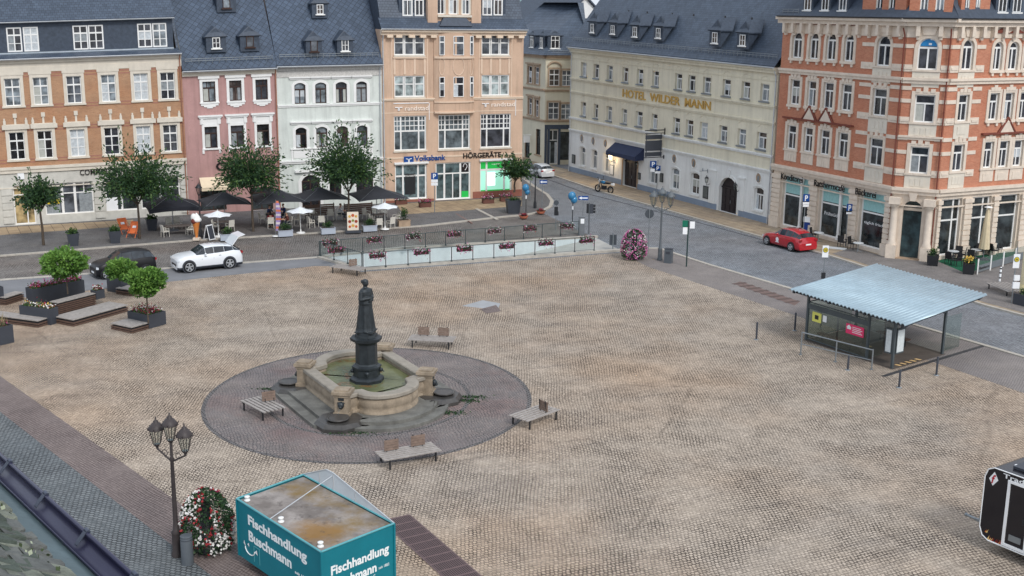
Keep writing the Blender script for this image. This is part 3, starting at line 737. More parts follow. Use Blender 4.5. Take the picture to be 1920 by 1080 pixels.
b=MB();u0,u1=FP.uv(374,345)[0],FP.uv(428,345)[0];v1=FP.uv(400,333)[1]
b.hex8([FP.pt(u0,v1-.75,1.0),FP.pt(u1,v1-.75,1.0),FP.pt(u1,v1,.03),FP.pt(u0,v1,.03),FP.pt(u0,v1-.7,1.0),FP.pt(u1,v1-.7,1.0),FP.pt(u1,v1+.06,.03),FP.pt(u0,v1+.06,.03)])
fbox(b,FP,u0,u1,v1-1.0,v1-.76,.97,1.0);b.build('awning',pm('beige_awning',S(226,208,180),.8,.06),PK)
MN,FM,EM=twin('pale_green_house','pale green plastered house with arched brown windows and slate roof',2,(529,125,717,121),MINT,WHITE)
mu=lev([FM.rect(*q) for q in ((552,155,573,195),(591,155,612,194),(629.5,154,650.5,192.5),(668,152,688,191))])
ml=lev([FM.rect(*q) for q in ((554.5,239,575,278),(593,238,614,277),(632,237,652.5,275),(669.5,234,689,272))])
dg_=FM.rect(566,328,600,395);md=[(dg_[0],dg_[1],.1,dg_[3],.55),(*FM.rect(618,335,640,380)[:2],1.0,dg_[3],.3),(*FM.rect(668,335,700,380)[:2],1.0,dg_[3],.3)]
b=MB();wall(b,FM,0,FM.U,0,EM-.1,[(*r,.22) for r in mu+ml]+md,0,1);shell(b,FM,0,FM.U,EM,12,(EM+8.5,-6),0)
b.build('wall',[MINT,WHITE],MN)
for r in mu+ml:
 window(MN,FM,r,.22,('T',),frame=BROWN_FRAME,surround=WHITE,sw=.26,curtain=.85)
 c=(r[0]+r[1])/2;b=MB();fbox(b,FM,c-.98,c+.98,r[3]+.42,r[3]+.54,0,.2);fbox(b,FM,c-.9,c+.9,r[3]+.27,r[3]+.42,0,.08);b.build('window_hood',WHITE,MN)
b=MB();vb_=FM.uv(620,199)[1];band(b,FM,0,FM.U,vb_,.22,.14);vb2=FM.uv(620,304)[1];band(b,FM,0,FM.U,vb2,.3,.2)
for r in ml:
 c=(r[0]+r[1])/2;fbox(b,FM,c-.75,c+.75,vb2+.5,r[2]-.2,0,.05)
 fbox(b,FM,c-.95,c-.8,vb2+.3,r[2]-.1,0,.08);fbox(b,FM,c+.8,c+.95,vb2+.3,r[2]-.1,0,.08);fbox(b,FM,c-1.0,c+1.0,r[2]-.12,r[2],0,.14)
b.build('stringcourse',WHITE,MN)
b=MB();fbox(b,FM,0,FM.U,EM-.95,EM-.3,-.02,.06);band(b,FM,0,FM.U,EM-.36,.36,.3);b.build('cornice',pm('speckled_cornice',S(192,190,186),.85,.2,8),MN)
window(MN,FM,md[0][:4],.55,(('v',.5,0,.8),('h',.8)),frame=BROWN_FRAME,fw_=.12,surround=WHITE,sw=.3,lintel=(.2,.3,.3),curtain=0,name='arched_door')
for q in md[1:]:window(MN,FM,q[:4],.3,('T',),frame=BROWN_FRAME,surround=WHITE,sw=.2,curtain=0)
PIT_R=R(52)
def pitched(par,f,e,ridge_h,trim,u0=0,u1=None,mats=None,dep=12,kick=True):
 u1=f.U if u1 is None else u1;t=math.tan(PIT_R)
 b=MB();D=.45
 roof_slab(b,f,u0,u1,e+.02,D,e+.02+ridge_h,D-ridge_h/t,.12)
 roof_slab(b,f,u0,u1,e+.02,D-2*ridge_h/t,e+.02+ridge_h,D-ridge_h/t,.12)
 fbox(b,f,u0,u1,e+.1+ridge_h,e+.25+ridge_h,D-ridge_h/t-.15,D-ridge_h/t+.15,1)
 b.build('roof',mats or [SLATE_D,SLATE_W],par)
def roof_pt(f,e,x,y):
 """point of the pitched roof plane seen at picture point"""
 t=math.tan(PIT_R);nrm=(f.n*t+Vector((0,0,1))).normalized()
 um=f.U/2;o=f.pt(um,e+.14,.45);r=ray(x,y)
 p=CAM+r*((o-CAM).dot(nrm)/r.dot(nrm));q=p-f.p0
 u=q.dot(f.u);return u,q.dot(f.n),p.z/(1+f.k*u/f.U)
pitched(PK,FP,EP,9.5,WHITE);pitched(MN,FM,EM,9.3,WHITE)
for f,h_,e in ((FP,PK,EP),(FM,MN,EM)):
 gutter(h_,f,0,f.U,e+.02,.55);snow_guard(h_,f,.3,f.U-.3,e+.75,.12)
def dorm(par,f,e,x,y,wpx,wh,frame=WHITE,bars=('C',),sc_=1,hw=1.35,ha=2.05,wd=1.7,wy=.35):
 u,d,v=roof_pt(f,e,x,y);s_=(f.pt(u,v,d)-CAM).length/FPX
 return dormer(par,f,u,d+.25,v,wd,hw,ha,PIT_R,(wpx*s_,wh*s_,wy),frame=frame,bars=bars)
for x,y,fr,br in ((405,98,WHITE,('C',)),(468,96,BROWN_FRAME,())):dorm(PK,FP,EP,x,y,13.5,18.5,fr,br)
dorm(PK,FP,EP,424,23,13,18,BROWN_FRAME,())
for x,y,fr,br in ((588,104,BROWN_FRAME,()),(646,103,WHITE,('C',))):dorm(MN,FM,EM,x,y,13,21,fr,br,wd=1.45)
dorm(MN,FM,EM,599,34,12,17,WHITE,('C',),wd=1.45)
downpipe(PK,FP,FP.U-.12,EP,mat=COPPER);downpipe(MN,FM,FM.U-.2,EM)
# --- peach house with corner shops
PE=house('peach_house','peach plastered house with bow bay, big gridded windows and corner shops',EDGE[3])
FD=Facade(EDGE[3],EDGE[4]);ED=solve(FD,716,55,988,57)
rp_=lambda *q:FD.rect(*q)
d4=[rp_(739,66,796,104.5),rp_(903,64,955,102)];d3=[rp_(739.5,142.5,796,182.5),rp_(903,140,954.5,178)]
c4,c3=[rp_(820.5,67,830,103),rp_(846,67.5,865.5,104),rp_(878,67,884.5,102.5)],[rp_(820.5,144,830,181),rp_(846,144,865,181),rp_(878,142,884.5,180)]
d2=[rp_(739,219,799,283.5),rp_(822,214.5,881,278),rp_(901,212.5,957.5,276)]
d1=[rp_(741,309,800,378.5),rp_(817,304,882,384),rp_(900,300,959,371)]
d4,d3,c4,c3,d2=lev(d4),lev(d3),lev(c4),lev(c3),lev(d2)
t1=sum(r[3] for r in d1)/3;d1=[(d1[0][0],d1[0][1],.35,t1),(d1[1][0],d1[1][1],.12,t1),(d1[2][0],d1[2][1],.55,t1)]
b=MB();wall(b,FD,0,FD.U,0,ED-.1,d4+d3+d2+d1,0,1,.25);shell(b,FD,0,FD.U,ED,12,None,0)
b.build('wall',[PEACH,WHITE],PE)
ub0,ub1=FD.uv(813,140)[0],FD.uv(888,140)[0];vb0=d2[1][3]+.35
b=MB();nb=10;cu_,hw_=(ub0+ub1)/2,(ub1-ub0)/2
bow=lambda u:.10+.5*max(0,1-((u-cu_)/hw_)**2)**.5
xs=[ub0+(ub1-ub0)*i/nb for i in range(nb+1)]
for a,c in zip(xs,xs[1:]):
 b.face([FD.pt(a,vb0,bow(a)),FD.pt(c,vb0,bow(c)),FD.pt(c,ED-.15,bow(c)),FD.pt(a,ED-.15,bow(a))],0,[(a,vb0),(c,vb0),(c,ED),(a,ED)],True)
 b.face([FD.pt(a,vb0,0),FD.pt(c,vb0,0),FD.pt(c,vb0,bow(c)),FD.pt(a,vb0,bow(a))],0)
 vm=c3[0][2]-.25
 for v,h_,e_ in ((vb0-.12,.14,.12),(vm-.3,.14,.1),(c4[0][2]-.3,.2,.14),(d2[1][3]+.2,.12,.2)):
  b.hex8([FD.pt(a,v,0),FD.pt(c,v,0),FD.pt(c,v,bow(c)+e_),FD.pt(a,v,bow(a)+e_),FD.pt(a,v+h_,0),FD.pt(c,v+h_,0),FD.pt(c,v+h_,bow(c)+e_),FD.pt(a,v+h_,bow(a)+e_)],1)
b.face([FD.pt(ub0,vb0,0),FD.pt(ub0,vb0,.1),FD.pt(ub0,ED-.15,.1),FD.pt(ub0,ED-.15,0)]);b.face([FD.pt(ub1,vb0,0),FD.pt(ub1,vb0,.1),FD.pt(ub1,ED-.15,.1),FD.pt(ub1,ED-.15,0)])
b.build('bow_bay',[PEACH,PEACH_L],PE)
for rs in (c4,c3):
 for i,r in enumerate(rs):
  um=(r[0]+r[1])/2;dd=bow(um)-(.06 if i==1 else .02)
  window(PE,FD,r,0,('H',) if i!=1 else (('h',.64,.06),),depth=0,base_d=dd+(.05 if i!=1 else .05),fw_=.06,curtain=.7)
b=MB()
for i,c in enumerate(c4):
 um=(c[0]+c[1])/2;vm=(c4[0][2]+c3[0][3])/2;wd=(c[1]-c[0])/2*(1.1 if i==1 else 1.0);hh=.85
 for k in range(20):
  a0,a1=2*math.pi*k/20,2*math.pi*(k+1)/20
  b.tube(FD.pt(um+wd*math.cos(a0),vm+hh*math.sin(a0),bow(um+wd*math.cos(a0))+.01),FD.pt(um+wd*math.cos(a1),vm+hh*math.sin(a1),bow(um+wd*math.cos(a1))+.01),.045,n=5)
b.build('oval_ornament',PEACH_L,PE)
for rs in (d4,d3):
 for r in rs:
  window(PE,FD,r,0,('3',('v',1/3,0,1,.13),('v',2/3,0,1,.13)),fw_=.1,curtain=.0,depth=.16,sill=CREAM,sw=.0,glass=GLASS[1] if rs is d4 else glass_pane('pale_blind_glass',S(140,150,150)))
for r4,r3 in zip(d4,d3):
 b=MB()
 for t in (0,.335,.665,1):
  u=r4[0]+(r4[1]-r4[0])*t;fbox(b,FD,u-.1,u+.1,r3[3]+.12,r4[2]-.3,0,.05)
 fbox(b,FD,r4[0]-.15,r4[1]+.15,r4[2]-.3,r4[2]-.15,0,.12);fbox(b,FD,r4[0]-.2,r4[1]+.2,r4[3]+.1,r4[3]+.2,0,.05)
 for u in (r4[0]-.3,r4[1]+.2):fbox(b,FD,u,u+.1,r3[2]-.2,r4[3]+.2,0,.04)
 b.build('panel_trim',PEACH_L,PE)
b=MB();band(b,FD,0,FD.U,FD.uv(760,189)[1],.22,.16);fbox(b,FD,0,FD.U,FD.uv(760,212)[1],FD.uv(760,212)[1]+.06,0,.02);band(b,FD,0,FD.U,d2[0][2]-.75,.14,.06)
band(b,FD,-.1,FD.U+.1,ED-.5,.5,.62)
for x in (729,746,770,791,811,895,913,935,955,975):
 u=FD.uv(x,58)[0];fbox(b,FD,u-.28,u+.28,ED-.72,ED-.5,0,.45)
b.build('cornice',pm('pale_cornice',S(226,206,184),.8,.06),PE)
grid=[('h',.56,.07),('v',.22,0,1,.07),('v',.78,0,1,.07),('h',.71,.035),('h',.85,.035)]+[('v',x,.56,1,.03) for x in (.11,.36,.5,.64,.89)]
gg=[glass_pane('office_glass',S(84,92,96)),GLASS[0]]
for i,r in enumerate(d2):window(PE,FD,r,0,grid,fw_=.1,curtain=0,sill=CREAM,sw=.05,glass=gg[0] if i<2 else gg[1])
sg=glass_pane('bank_glass',S(96,112,116))
window(PE,FD,d1[0],0,(('h',.66,.08),('v',.26,0,1,.08),('v',.74,0,1,.08)),fw_=.12,curtain=0,glass=sg,name='shop_window')
window(PE,FD,d1[1],0,(('h',.7,.06),('v',.26,0,1,.09),('v',.5,0,.7,.05),('v',.72,0,1,.09)),fw_=.12,curtain=0,glass=glass_pane('door_glass',S(70,84,86)),name='glazed_door')
gw=window(PE,FD,d1[2],0,(('h',.72,.09),('v',.22,0,1,.09),('v',.78,0,1,.09)),fw_=.12,curtain=0,glass=emis('lit_green_shop_glass',S(150,214,190),.55),name='shop_window')
r=d1[2];GREEN=emis('lit_green_panel',S(24,150,62),.55);b=MB();w_=r[1]-r[0];h_=r[3]-r[2]
fbox(b,FD,r[0]+.12,r[1]-.12,r[2]+h_*.80,r[2]+h_*.9,-.188,-.18);fbox(b,FD,r[0]+.12,r[0]+w_*.2,r[2]+h_*.74,r[3]-.12,-.185,-.165);fbox(b,FD,r[0]+w_*.25,r[0]+w_*.75,r[2]+h_*.74,r[3]-.12,-.185,-.165);fbox(b,FD,r[0]+w_*.81,r[1]-.12,r[2]+h_*.74,r[3]-.12,-.185,-.165)
fbox(b,FD,r[0]+.12,r[1]-.12,r[2]+.1,r[2]+h_*.09,-.185,-.165);b.build('green_sign_panel',GREEN,PE)
b=MB();fbox(b,FD,r[0]+w_*.26,r[0]+w_*.5,r[2]+h_*.22,r[2]+h_*.64,-.18,-.15);b.build('lit_poster',emis('lit_poster',S(236,240,240),.8),PE)
letters('lettering','optik',WHITEP,PE,FD.T(r[0]+w_*.38,r[2]+h_*.86,-.165),w_*.28,.16,.02,.01)
r=d1[0];b=MB();w_=r[1]-r[0];fbox(b,FD,r[0]+w_*.32,r[0]+w_*.66,r[2]+.45,r[2]+2.4,-.185,-.15);b.build('cash_machine',DARK,PE)
r=d1[1];w_=r[1]-r[0];h_=r[3]-r[2];b=MB();fbox(b,FD,r[0]+w_*.76,r[1]-.14,r[2]+.1,r[2]+h_*.2,-.185,-.165);b.build('green_sign_panel',GREEN,PE)
b=MB();fbox(b,FD,r[0]+w_*.76,r[1]-.14,r[2]+h_*.72,r[3]-.1,-.185,-.165);eb=b.build('ear_sign',BLACKP,PE)
b=MB();cx,cy=r[0]+w_*.86,r[2]+h_*.86
for k in range(14):
 f_=lambda t:(cx+.2*math.cos(t)*(1 if math.sin(t)>-.2 else .6),cy+.3*math.sin(t))
 p,q=f_(-1.9+k*.36),f_(-1.9+(k+1)*.36);b.tube(FD.pt(*p,-.15),FD.pt(*q,-.15),.035,n=5)
b.build('ear_outline',WHITEP,eb)
for r in (d1[0],d1[2]):
 b=MB();fbox(b,FD,r[0]-.1,r[1]+.15,r[3]+.02,r[3]+.2,0,.22);b.build('roller_shutter_box',WHITE,PE)
b=MB();fbox(b,FD,d1[1][1]+.25,FD.U,0,.75,0,.06);fbox(b,FD,0,d1[1][0]-.2,0,.3,0,.05);b.build('plinth',pm('red_brown_plinth',S(150,98,84),.85,.12,3),PE)
u0,v0=FD.uv(757,306);b=MB();fbox(b,FD,u0,u0+.95,v0,v0+.62,0,.08);lg=b.build('blue_logo_panel',BLUEP,PE)
b=MB()
b.path([FD.pt(u0+.2,v0+.42,.1),FD.pt(u0+.42,v0+.36,.1),FD.pt(u0+.46,v0+.05,.1)],.04);b.path([FD.pt(u0+.75,v0+.42,.1),FD.pt(u0+.53,v0+.36,.1),FD.pt(u0+.49,v0+.05,.1)],.04);b.build('logo_mark',WHITEP,lg)
u1,v1=FD.uv(777,304);letters('lettering','Volksbank',BLUEP,PE,FD.T(u1,v1+.1,.04),FD.uv(835,298)[0]-u1,.52,.05,.02)
u1,v1=FD.uv(868,298.5);letters('lettering','HÖRGERÄTE',BLACKP,PE,FD.T(u1,v1+.08,.04),FD.uv(939,290)[0]-u1,.6,.06,.022)
for x0,x1,y in ((759,803,207.5),(921,965,200)):
 u1,v1=FD.uv(x0,y);letters('lettering','randstad',pm('pale_lettering',S(244,232,220),.5,.03),PE,FD.T(u1,v1,.02),FD.uv(x1,y)[0]-u1,.42,.05,.005)
 b=MB();a=u1-.95
 b.path([FD.pt(a,v1+.3,.05),FD.pt(a+.3,v1+.3,.05),FD.pt(a+.3,v1,.05)],.045);b.path([FD.pt(a+.7,v1+.3,.05),FD.pt(a+.4,v1+.3,.05),FD.pt(a+.4,v1,.05)],.045)
 fbox(b,FD,a-.15,FD.uv(x1,y)[0]+.05,v1+.65,v1+.72,0,.06);fbox(b,FD,FD.uv(x1,y)[0]+.06,FD.uv(x1,y)[0]+.11,v1-.9,v1+.65,0,.06)
 b.build('sign_bracket',WHITEP,PE)
t=math.tan(R(38));b=MB()
roof_slab(b,FD,-.15,FD.U+.15,ED+.02,.62,ED+.95,-.35,.08)
vm0=ED+.95;roof_slab(b,FD,0,FD.U,vm0,-.35,vm0+4.4,-2.2,.1);roof_slab(b,FD,0,FD.U,vm0+4.4,-2.2,vm0+6.5,-6,.1);roof_slab(b,FD,0,FD.U,ED,-12.4,vm0+6.5,-6,.1)
for u in (0.02,FD.U-.02):b.face([FD.pt(u,vm0,-.35),FD.pt(u,vm0+4.4,-2.2),FD.pt(u,vm0+6.5,-6),FD.pt(u,ED,-12.3),FD.pt(u,ED,-.35)],1)
b.build('roof',[SLATE,SLATE_W],PE)
gutter(PE,FD,-.15,FD.U+.15,ED+.05,.72)
FDg=FD.shift(-.1)
gw3=[FDg.rect(819,-14,834,27),FDg.rect(842,-14,858,27),FDg.rect(866,-14,881,27)];gw3=lev(gw3)
u0,u1=FDg.uv(801,10)[0],FDg.uv(901,10)[0];b=MB()
wall(b,FDg,u0,u1,ED+.1,vm0+4.2,gw3,0,1,.2)
for u in (u0,u1):b.face([FDg.pt(u,ED+.1),FDg.pt(u,vm0+4.2),FDg.pt(u,vm0+4.2,-3),FDg.pt(u,ED+.1,-3)])
fbox(b,FDg,u0,u0+.95,ED+.1,vm0+4.2,0,.16);fbox(b,FDg,u1-.95,u1,ED+.1,vm0+4.2,0,.16)
b.build('gable',[PEACH,CREAM],PE)
for r in gw3:window(PE,FDg,r,0,('X',),fw_=.1,depth=.12,sw=.1,surround=CREAM,curtain=.3)
b=MB();fbox(b,FDg,u0+.95,u1-.95,gw3[0][2]-.25,gw3[0][2]-.05,0,.3)
b.hex8([FDg.pt(u0+1.0,ED+.35,.62),FDg.pt(u1-1.0,ED+.35,.62),FDg.pt(u1-1.0,ED+.35,.02),FDg.pt(u0+1.0,ED+.35,.02),FDg.pt(u0+1.5,gw3[0][2]-.3,.25),FDg.pt(u1-1.5,gw3[0][2]-.3,.25),FDg.pt(u1-1.5,gw3[0][2]-.3,.02),FDg.pt(u0+1.5,gw3[0][2]-.3,.02)],1)
b.build('gable_sill',[CREAM,SLATE_W],PE)
for q in ((754,-14,773,30),(777,-14,794,30),(904,-14,922,29),(925,-14,942,29)):
 r=FDg.rect(*q,-.4);f2=FDg.shift(-.4)
 window(PE,f2,r,0,('X',),fw_=.12,depth=-.02,curtain=.3)
for x0,x1 in ((748,799),(898,948)):
 b=MB();u0,u1=FDg.uv(x0,10,-.45)[0],FDg.uv(x1,10,-.45)[0];fbox(b,FDg,u0,u1,vm0+.02,vm0+4.2,-3,-.45)
 b.build('dormer',SLATE_W,PE)
downpipe(PE,FD,.12,ED-.5);
# --- hotel
HO=house('hotel','long pale cream hotel with blue plinth, dark awning and gilded lettering',G(1067,322))
FH_=Facade(G(1067,322),G(1442,422));EH=solve(FH_,1069,88,1460,127)
h3=[(1090,116,1100,143),(1114,119.5,1123,146),(1139,122.5,1149,149.5),(1168,125.5,1178,154),(1195.5,129,1206,157.5),(1224.5,132.5,1235,162),(1267,138,1279,167),(1291,141,1304,172),(1319,145,1333,176),(1356,149.5,1370,181),(1392,154.5,1406,186),(1427,159.5,1442,191)]
h2=[(1090,189,1098,216),(1114,194,1121,222),(1138,197.5,1147,226),(1166,202.5,1175,231),(1193,207.5,1204,237),(1222.5,212,1232,240),(1263,221,1274,250),(1287,226,1299,255),(1313,231,1326,260.5),(1349.5,238,1362.5,269),(1384,244.5,1397.5,275),(1420,251,1436,282)]
h1=[(1087.5,287,1097,310),(1109.5,279.5,1119.5,316),(1132,285,1142.5,322),(1217,311,1232,344),(1258,314,1273,356),(1294.5,322.5,1311,364.5),(1413,352.5,1431,396)]
h3,h2,h1=([FH_.rect(*q) for q in hh] for hh in (h3,h2,h1))
h3=lev([(a-.12,c+.05,e,g) for a,c,e,g in h3]);h2=lev([(a-.12,c+.05,e,g) for a,c,e,g in h2])
h1=lev([h1[0][:2]+h1[1][2:]]+h1[1:]);h1=[(a,c,e,g,.2) for a,c,e,g in h1]
hd=FH_.rect(1168,291,1195,354);hg=FH_.rect(1349,332.5,1383,405)
hd=(hd[0],hd[1],.12,hd[3],.7);hg=(hg[0],hg[1],.12,hg[3],1.0)
vs_=[sum(FH_.uv(x,y)[1] for x,y in q)/2 for q in (((1069,146),(1456,203)),((1067.5,171),(1452.5,233)),((1066,218.5),(1447.5,296)),((1064,241),(1445,323)))]
vp=sum(FH_.uv(x,y)[1] for x,y in ((1066,311),(1440,408)))/2
b=MB();wall(b,FH_,0,FH_.U,0,vs_[3],h1+[hd,hg],1,1,.3);wall(b,FH_,0,FH_.U,vs_[3],EH-.1,h3+h2,0,0,.32)
shell(b,FH_,0,FH_.U,EH,14,(EH+8.5,-7),0)
b.build('wall',[HOTEL_U,HOTEL_L],HO)
for r in h3+h2:window(HO,FH_,r,0,('T',),fw_=.09,depth=.3,sill=STEEL,sw=.02,curtain=.9)
for r in h1:
 window(HO,FH_,r[:4],.2,('T',),fw_=.09,depth=.28,sill=HOTEL_L,sw=.05,curtain=.8)
 b=MB();ring(b,FH_,(r[0]-.14,r[1]+.14,r[2],r[3]+.12),.22,.07,0,.05,0,False);b.build('window_moulding',HOTEL_L,HO)
for i,v in enumerate(vs_):
 b=MB();band(b,FH_,0,FH_.U,v-.12,.26,.22 if i!=1 else .16);b.build('stringcourse',HOTEL_L if i>1 else HOTEL_U,HO)
b=MB();band(b,FH_,0,FH_.U,EH-.5,.5,.5);fbox(b,FH_,0,FH_.U,EH-1.2,EH-1.12,0,.06);b.build('cornice',HOTEL_U,HO)
for rs,kind in ((h3,0),(h2,1)):
 for r in rs:
  c=(r[0]+r[1])/2;b=MB();v=r[3]+.25;k=.62
  if kind==0:
   pts=arc(c-k,c+k,v+.12,.32,8)
   b.path([FH_.pt(*p,.01) for p in [(c-k,r[2])]+pts+[(c+k,r[2])]],.028,4)
  else:b.path([FH_.pt(*p,.01) for p in ((c-k,v+.15),(c,v+.55),(c+k,v+.15))],.03,4)
  b.build('plaster_moulding',HOTEL_U,HO)
b=MB();us=[0,hd[0]-.12,hd[1]+.12,hg[0]-.3,hg[1]+.3,FH_.U]
for i in (0,2,4):
 b=MB();fbox(b,FH_,us[i],us[i+1],0,vp,0,.06);b.build('plinth',PLINTH,HO)
DOORM=pm('dark_door_wood',S(48,42,44),.5,.2,5)
def big_door(par,f,h,name,depth=.26,nx=4,ny=3):
 b=MB();u0,u1,v0,v1,rise=h
 b.face([f.pt(p,q,-depth) for p,q in [(u0,v0)]+arc(u0,u1,v1-rise,rise)+[(u1,v0)]])
 w_=(u1-u0)/nx;hh=(v1-rise-v0)
 for i in range(nx):
  for j in range(ny):fbox(b,f,u0+w_*i+.08,u0+w_*(i+1)-.08,v0+hh*j/ny+.1,v0+hh*(j+1)/ny-.06,-depth,-depth+.05)
 fbox(b,f,u0,u1,v1-rise-.08,v1-rise+.06,-depth,-depth+.1)
 o=b.build(name,DOORM,par)
 b=MB();b.tube(f.pt((u0+u1)/2+.1,1.0,-depth+.1),f.pt((u0+u1)/2+.1,1.3,-depth+.1),.025);b.build('door_handle',STEEL,o)
 return o
big_door(HO,FH_,hd,'entrance_door');big_door(HO,FH_,hg,'gate_door')
b=MB();ring(b,FH_,hg[:4],1.0,.28,0,.08,0,False);c=(hg[0]+hg[1])/2
b.hex8([FH_.pt(c-.12,hg[3]+.0,0),FH_.pt(c+.12,hg[3]+.0,0),FH_.pt(c+.12,hg[3],.18),FH_.pt(c-.12,hg[3],.18),FH_.pt(c-.22,hg[3]+.75,0),FH_.pt(c+.22,hg[3]+.75,0),FH_.pt(c+.22,hg[3]+.75,.18),FH_.pt(c-.22,hg[3]+.75,.18)])
b.build('gate_surround',HOTEL_L,HO)
for x0,x1,y in ((1331,1343,340),(1385,1397,355)):
 u0,u1=FH_.uv(x0,y)[0],FH_.uv(x1,y)[0];b=MB();vt=FH_.uv((x0+x1)/2,y-20)[1];fbox(b,FH_,u0,u1,vp,vt,-.01,.1);fbox(b,FH_,u0-.08,u1+.08,vt,vt+.12,-.01,.18);b.build('pilaster',HOTEL_L,HO)
b=MB();ring(b,FH_,hd[:4],.7,.2,0,.06,0,False);b.build('door_surround',TANST,HO)
for x,y in ((1091,259),(1112.5,264.5),(1135.5,269),(1264.5,297.5),(1301,306),(1422.5,334)):
 u,v=FH_.uv(x,y);b=MB()
 for k in range(16):
  a0,a1=2*math.pi*k/16,2*math.pi*(k+1)/16
  b.tube(FH_.pt(u+.42*math.cos(a0),v+.48*math.sin(a0),.02),FH_.pt(u+.42*math.cos(a1),v+.48*math.sin(a1),.02),.06,n=5)
 b.face([FH_.pt(u+.4*math.cos(2*math.pi*k/16),v+.46*math.sin(2*math.pi*k/16),.012) for k in range(16)],1)
 q0=[(.16,.0),(.12,.2),(-.05,.24),(-.15,.1),(-.12,-.1),(-.22,-.3),(.2,-.3),(.1,-.12)]
 for dd in (.03,):b.face([FH_.pt(u+p,v+q,.05) for p,q in q0],2)
 b.build('portrait_medallion',[HOTEL_L,TANST,STEEL],HO)
for x,y,w_,h_ in ((1148,318.5,.75,1.1),(1199,330,.5,.7),(1241,333,.55,.9),(1324,360.5,.85,1.2),(1076,298,.7,1.0)):
 u,v=FH_.uv(x,y);b=MB();fbox(b,FH_,u-w_/2,u+w_/2,v-h_/2,v+h_/2,0,.08)
 fbox(b,FH_,u-w_/2+.08,u+w_/2-.08,v-h_/2+.08,v+h_/2-.08,.08,.095,1)
 b.build('notice_case',[STEEL if x==1148 else DARK,WHITEP if x==1148 else pm('notice_paper',S(96,100,98),.6,.3,9)],HO)
u0,v0=FH_.uv(1168,180.5);u1,v1=FH_.uv(1333,205.5)
vm=(vs_[0]+vs_[1])/2-.28
letters('lettering','HOTEL  WILDER  MANN',GOLD,HO,FH_.T(u0,vm-.12,.03),u1-u0,.82,.07,.012)
AW=pm('navy_awning_cloth',S(44,54,82),.7,.12)
ua,ub=FH_.uv(1153,284)[0],FH_.uv(1208,289)[0];va=FH_.uv(1160,268)[1]
b=MB();P_=FH_.pt
top=[P_(ua,va,.02),P_(ub,va,.02),P_(ub,va-.85,1.1),P_(ua,va-.85,1.1)]
b.hex8([p-Vector((0,0,.05)) for p in top]+top)
b.face([P_(ua,va-.85,1.1),P_(ub,va-.85,1.1),P_(ub,va-1.25,1.12),P_(ua,va-1.25,1.12)])
for u in (ua,ub):b.face([P_(u,va,.02),P_(u,va-.85,1.1),P_(u,va-1.25,1.1),P_(u,va-1.25,.02)])
b.build('awning',AW,HO)
def wall_lantern(par,f,u,v,lit=False,k=1.0,d=.5):
 b=MB();b.tube(f.pt(u,v-.1,0),f.pt(u,v-.25,d),.025);b.tube(f.pt(u,v-.25,d),f.pt(u,v-.05,d),.02)
 c=f.pt(u,v-.05,d);b.lathe([(.02,0),(.1*k,.03)],c,6,0,False);b.lathe([(.22*k,.5*k),(.12*k,.66*k),(.03,.72*k),(.03,.84*k)],c,6,0,False)
 for i in range(6):
  a=math.pi*i/3;b.tube(c+Vector((.1*k*math.cos(a),.1*k*math.sin(a),.03)),c+Vector((.2*k*math.cos(a),.2*k*math.sin(a),.5*k)),.012,n=4)
 o=b.build('wall_lantern',DARK,par)
 g=MB();g.lathe([(.09*k,.03),(.18*k,.49*k)],c,6,0,False);g.build('lantern_glass',emis('lit_lantern',S(255,214,150),6) if lit else LAMPGL,o)
u,v=FH_.uv(1152,299);wall_lantern(HO,FH_,u,v,True,1.1)
pl_=bpy.data.lights.new('lantern_bulb','POINT');pl_.energy=60;pl_.color=(1,.75,.45);pl_.shadow_soft_size=.1
plo=bpy.data.objects.new('lantern_bulb',pl_);col.objects.link(plo);plo.location=FH_.pt(u,v+.2,.85)
u,v=FH_.uv(1197,312);wall_lantern(HO,FH_,u,v,False,.8,.3)
for x,y in ((1333,342),(1387,355)):u,v=FH_.uv(x,y);wall_lantern(HO,FH_,u,v,False,.9)
u,v=FH_.uv(1236,300,1.2)
u=FH_.uv(1245,300)[0]
b=MB();vt,vb_=FH_.uv(1245,243)[1],FH_.uv(1245,294)[1]
b.tube(FH_.pt(u,vt,0),FH_.pt(u,vt,2.3),.05);b.tube(FH_.pt(u,vt-.3,0),FH_.pt(u,vt-.3,2.3),.04);b.tube(FH_.pt(u,vb_,0),FH_.pt(u,vb_,2.3),.04)
b.tube(FH_.pt(u,vt+.2,.05),FH_.pt(u,vt-.6,.05),.05);b.tube(FH_.pt(u,vb_+.2,.05),FH_.pt(u,vb_-.2,.05),.05)
hs=b.build('sign_bracket',DARK,HO)
b=MB();h_=vt-vb_
for t0,t1 in ((.07,.24),(.3,.72),(.78,.95)):fbox(b,FH_,u-.06,u+.06,vt-.3-(h_-.3)*t1,vt-.3-(h_-.3)*t0,.35,2.2)
for d in (.45,2.1):fbox(b,FH_,u-.02,u+.02,vb_,vt-.3,d-.03,d+.03)
b.build('hanging_sign',ANTH,hs)
t_=lambda p:FH_.pt(u-.07-p.z,vt-.3-(h_-.3)*.55+p.y,1.85-p.x)
letters('sign_lettering','Hotel\nWilder\nMann',GOLD,hs,t_,1.1,.9,.01)
u,v=FH_.uv(1327,320);b=MB();b.tube(FH_.pt(u,v,0),FH_.pt(u,v,.9),.03);b.tube(FH_.pt(u,v+.15,0),FH_.pt(u,v-.2,0),.05);b.lathe([(.09,0),(.02,.3)],FH_.pt(u,v,.55),8);b.build('wall_bracket',STEEL,HO)
pitched(HO,FH_,EH,10.5,None,mats=[SLATE,SLATE_W],u0=-.1)
gutter(HO,FH_,0,FH_.U,EH+.02,.62);snow_guard(HO,FH_,.3,FH_.U-.2,EH+.8,.1)
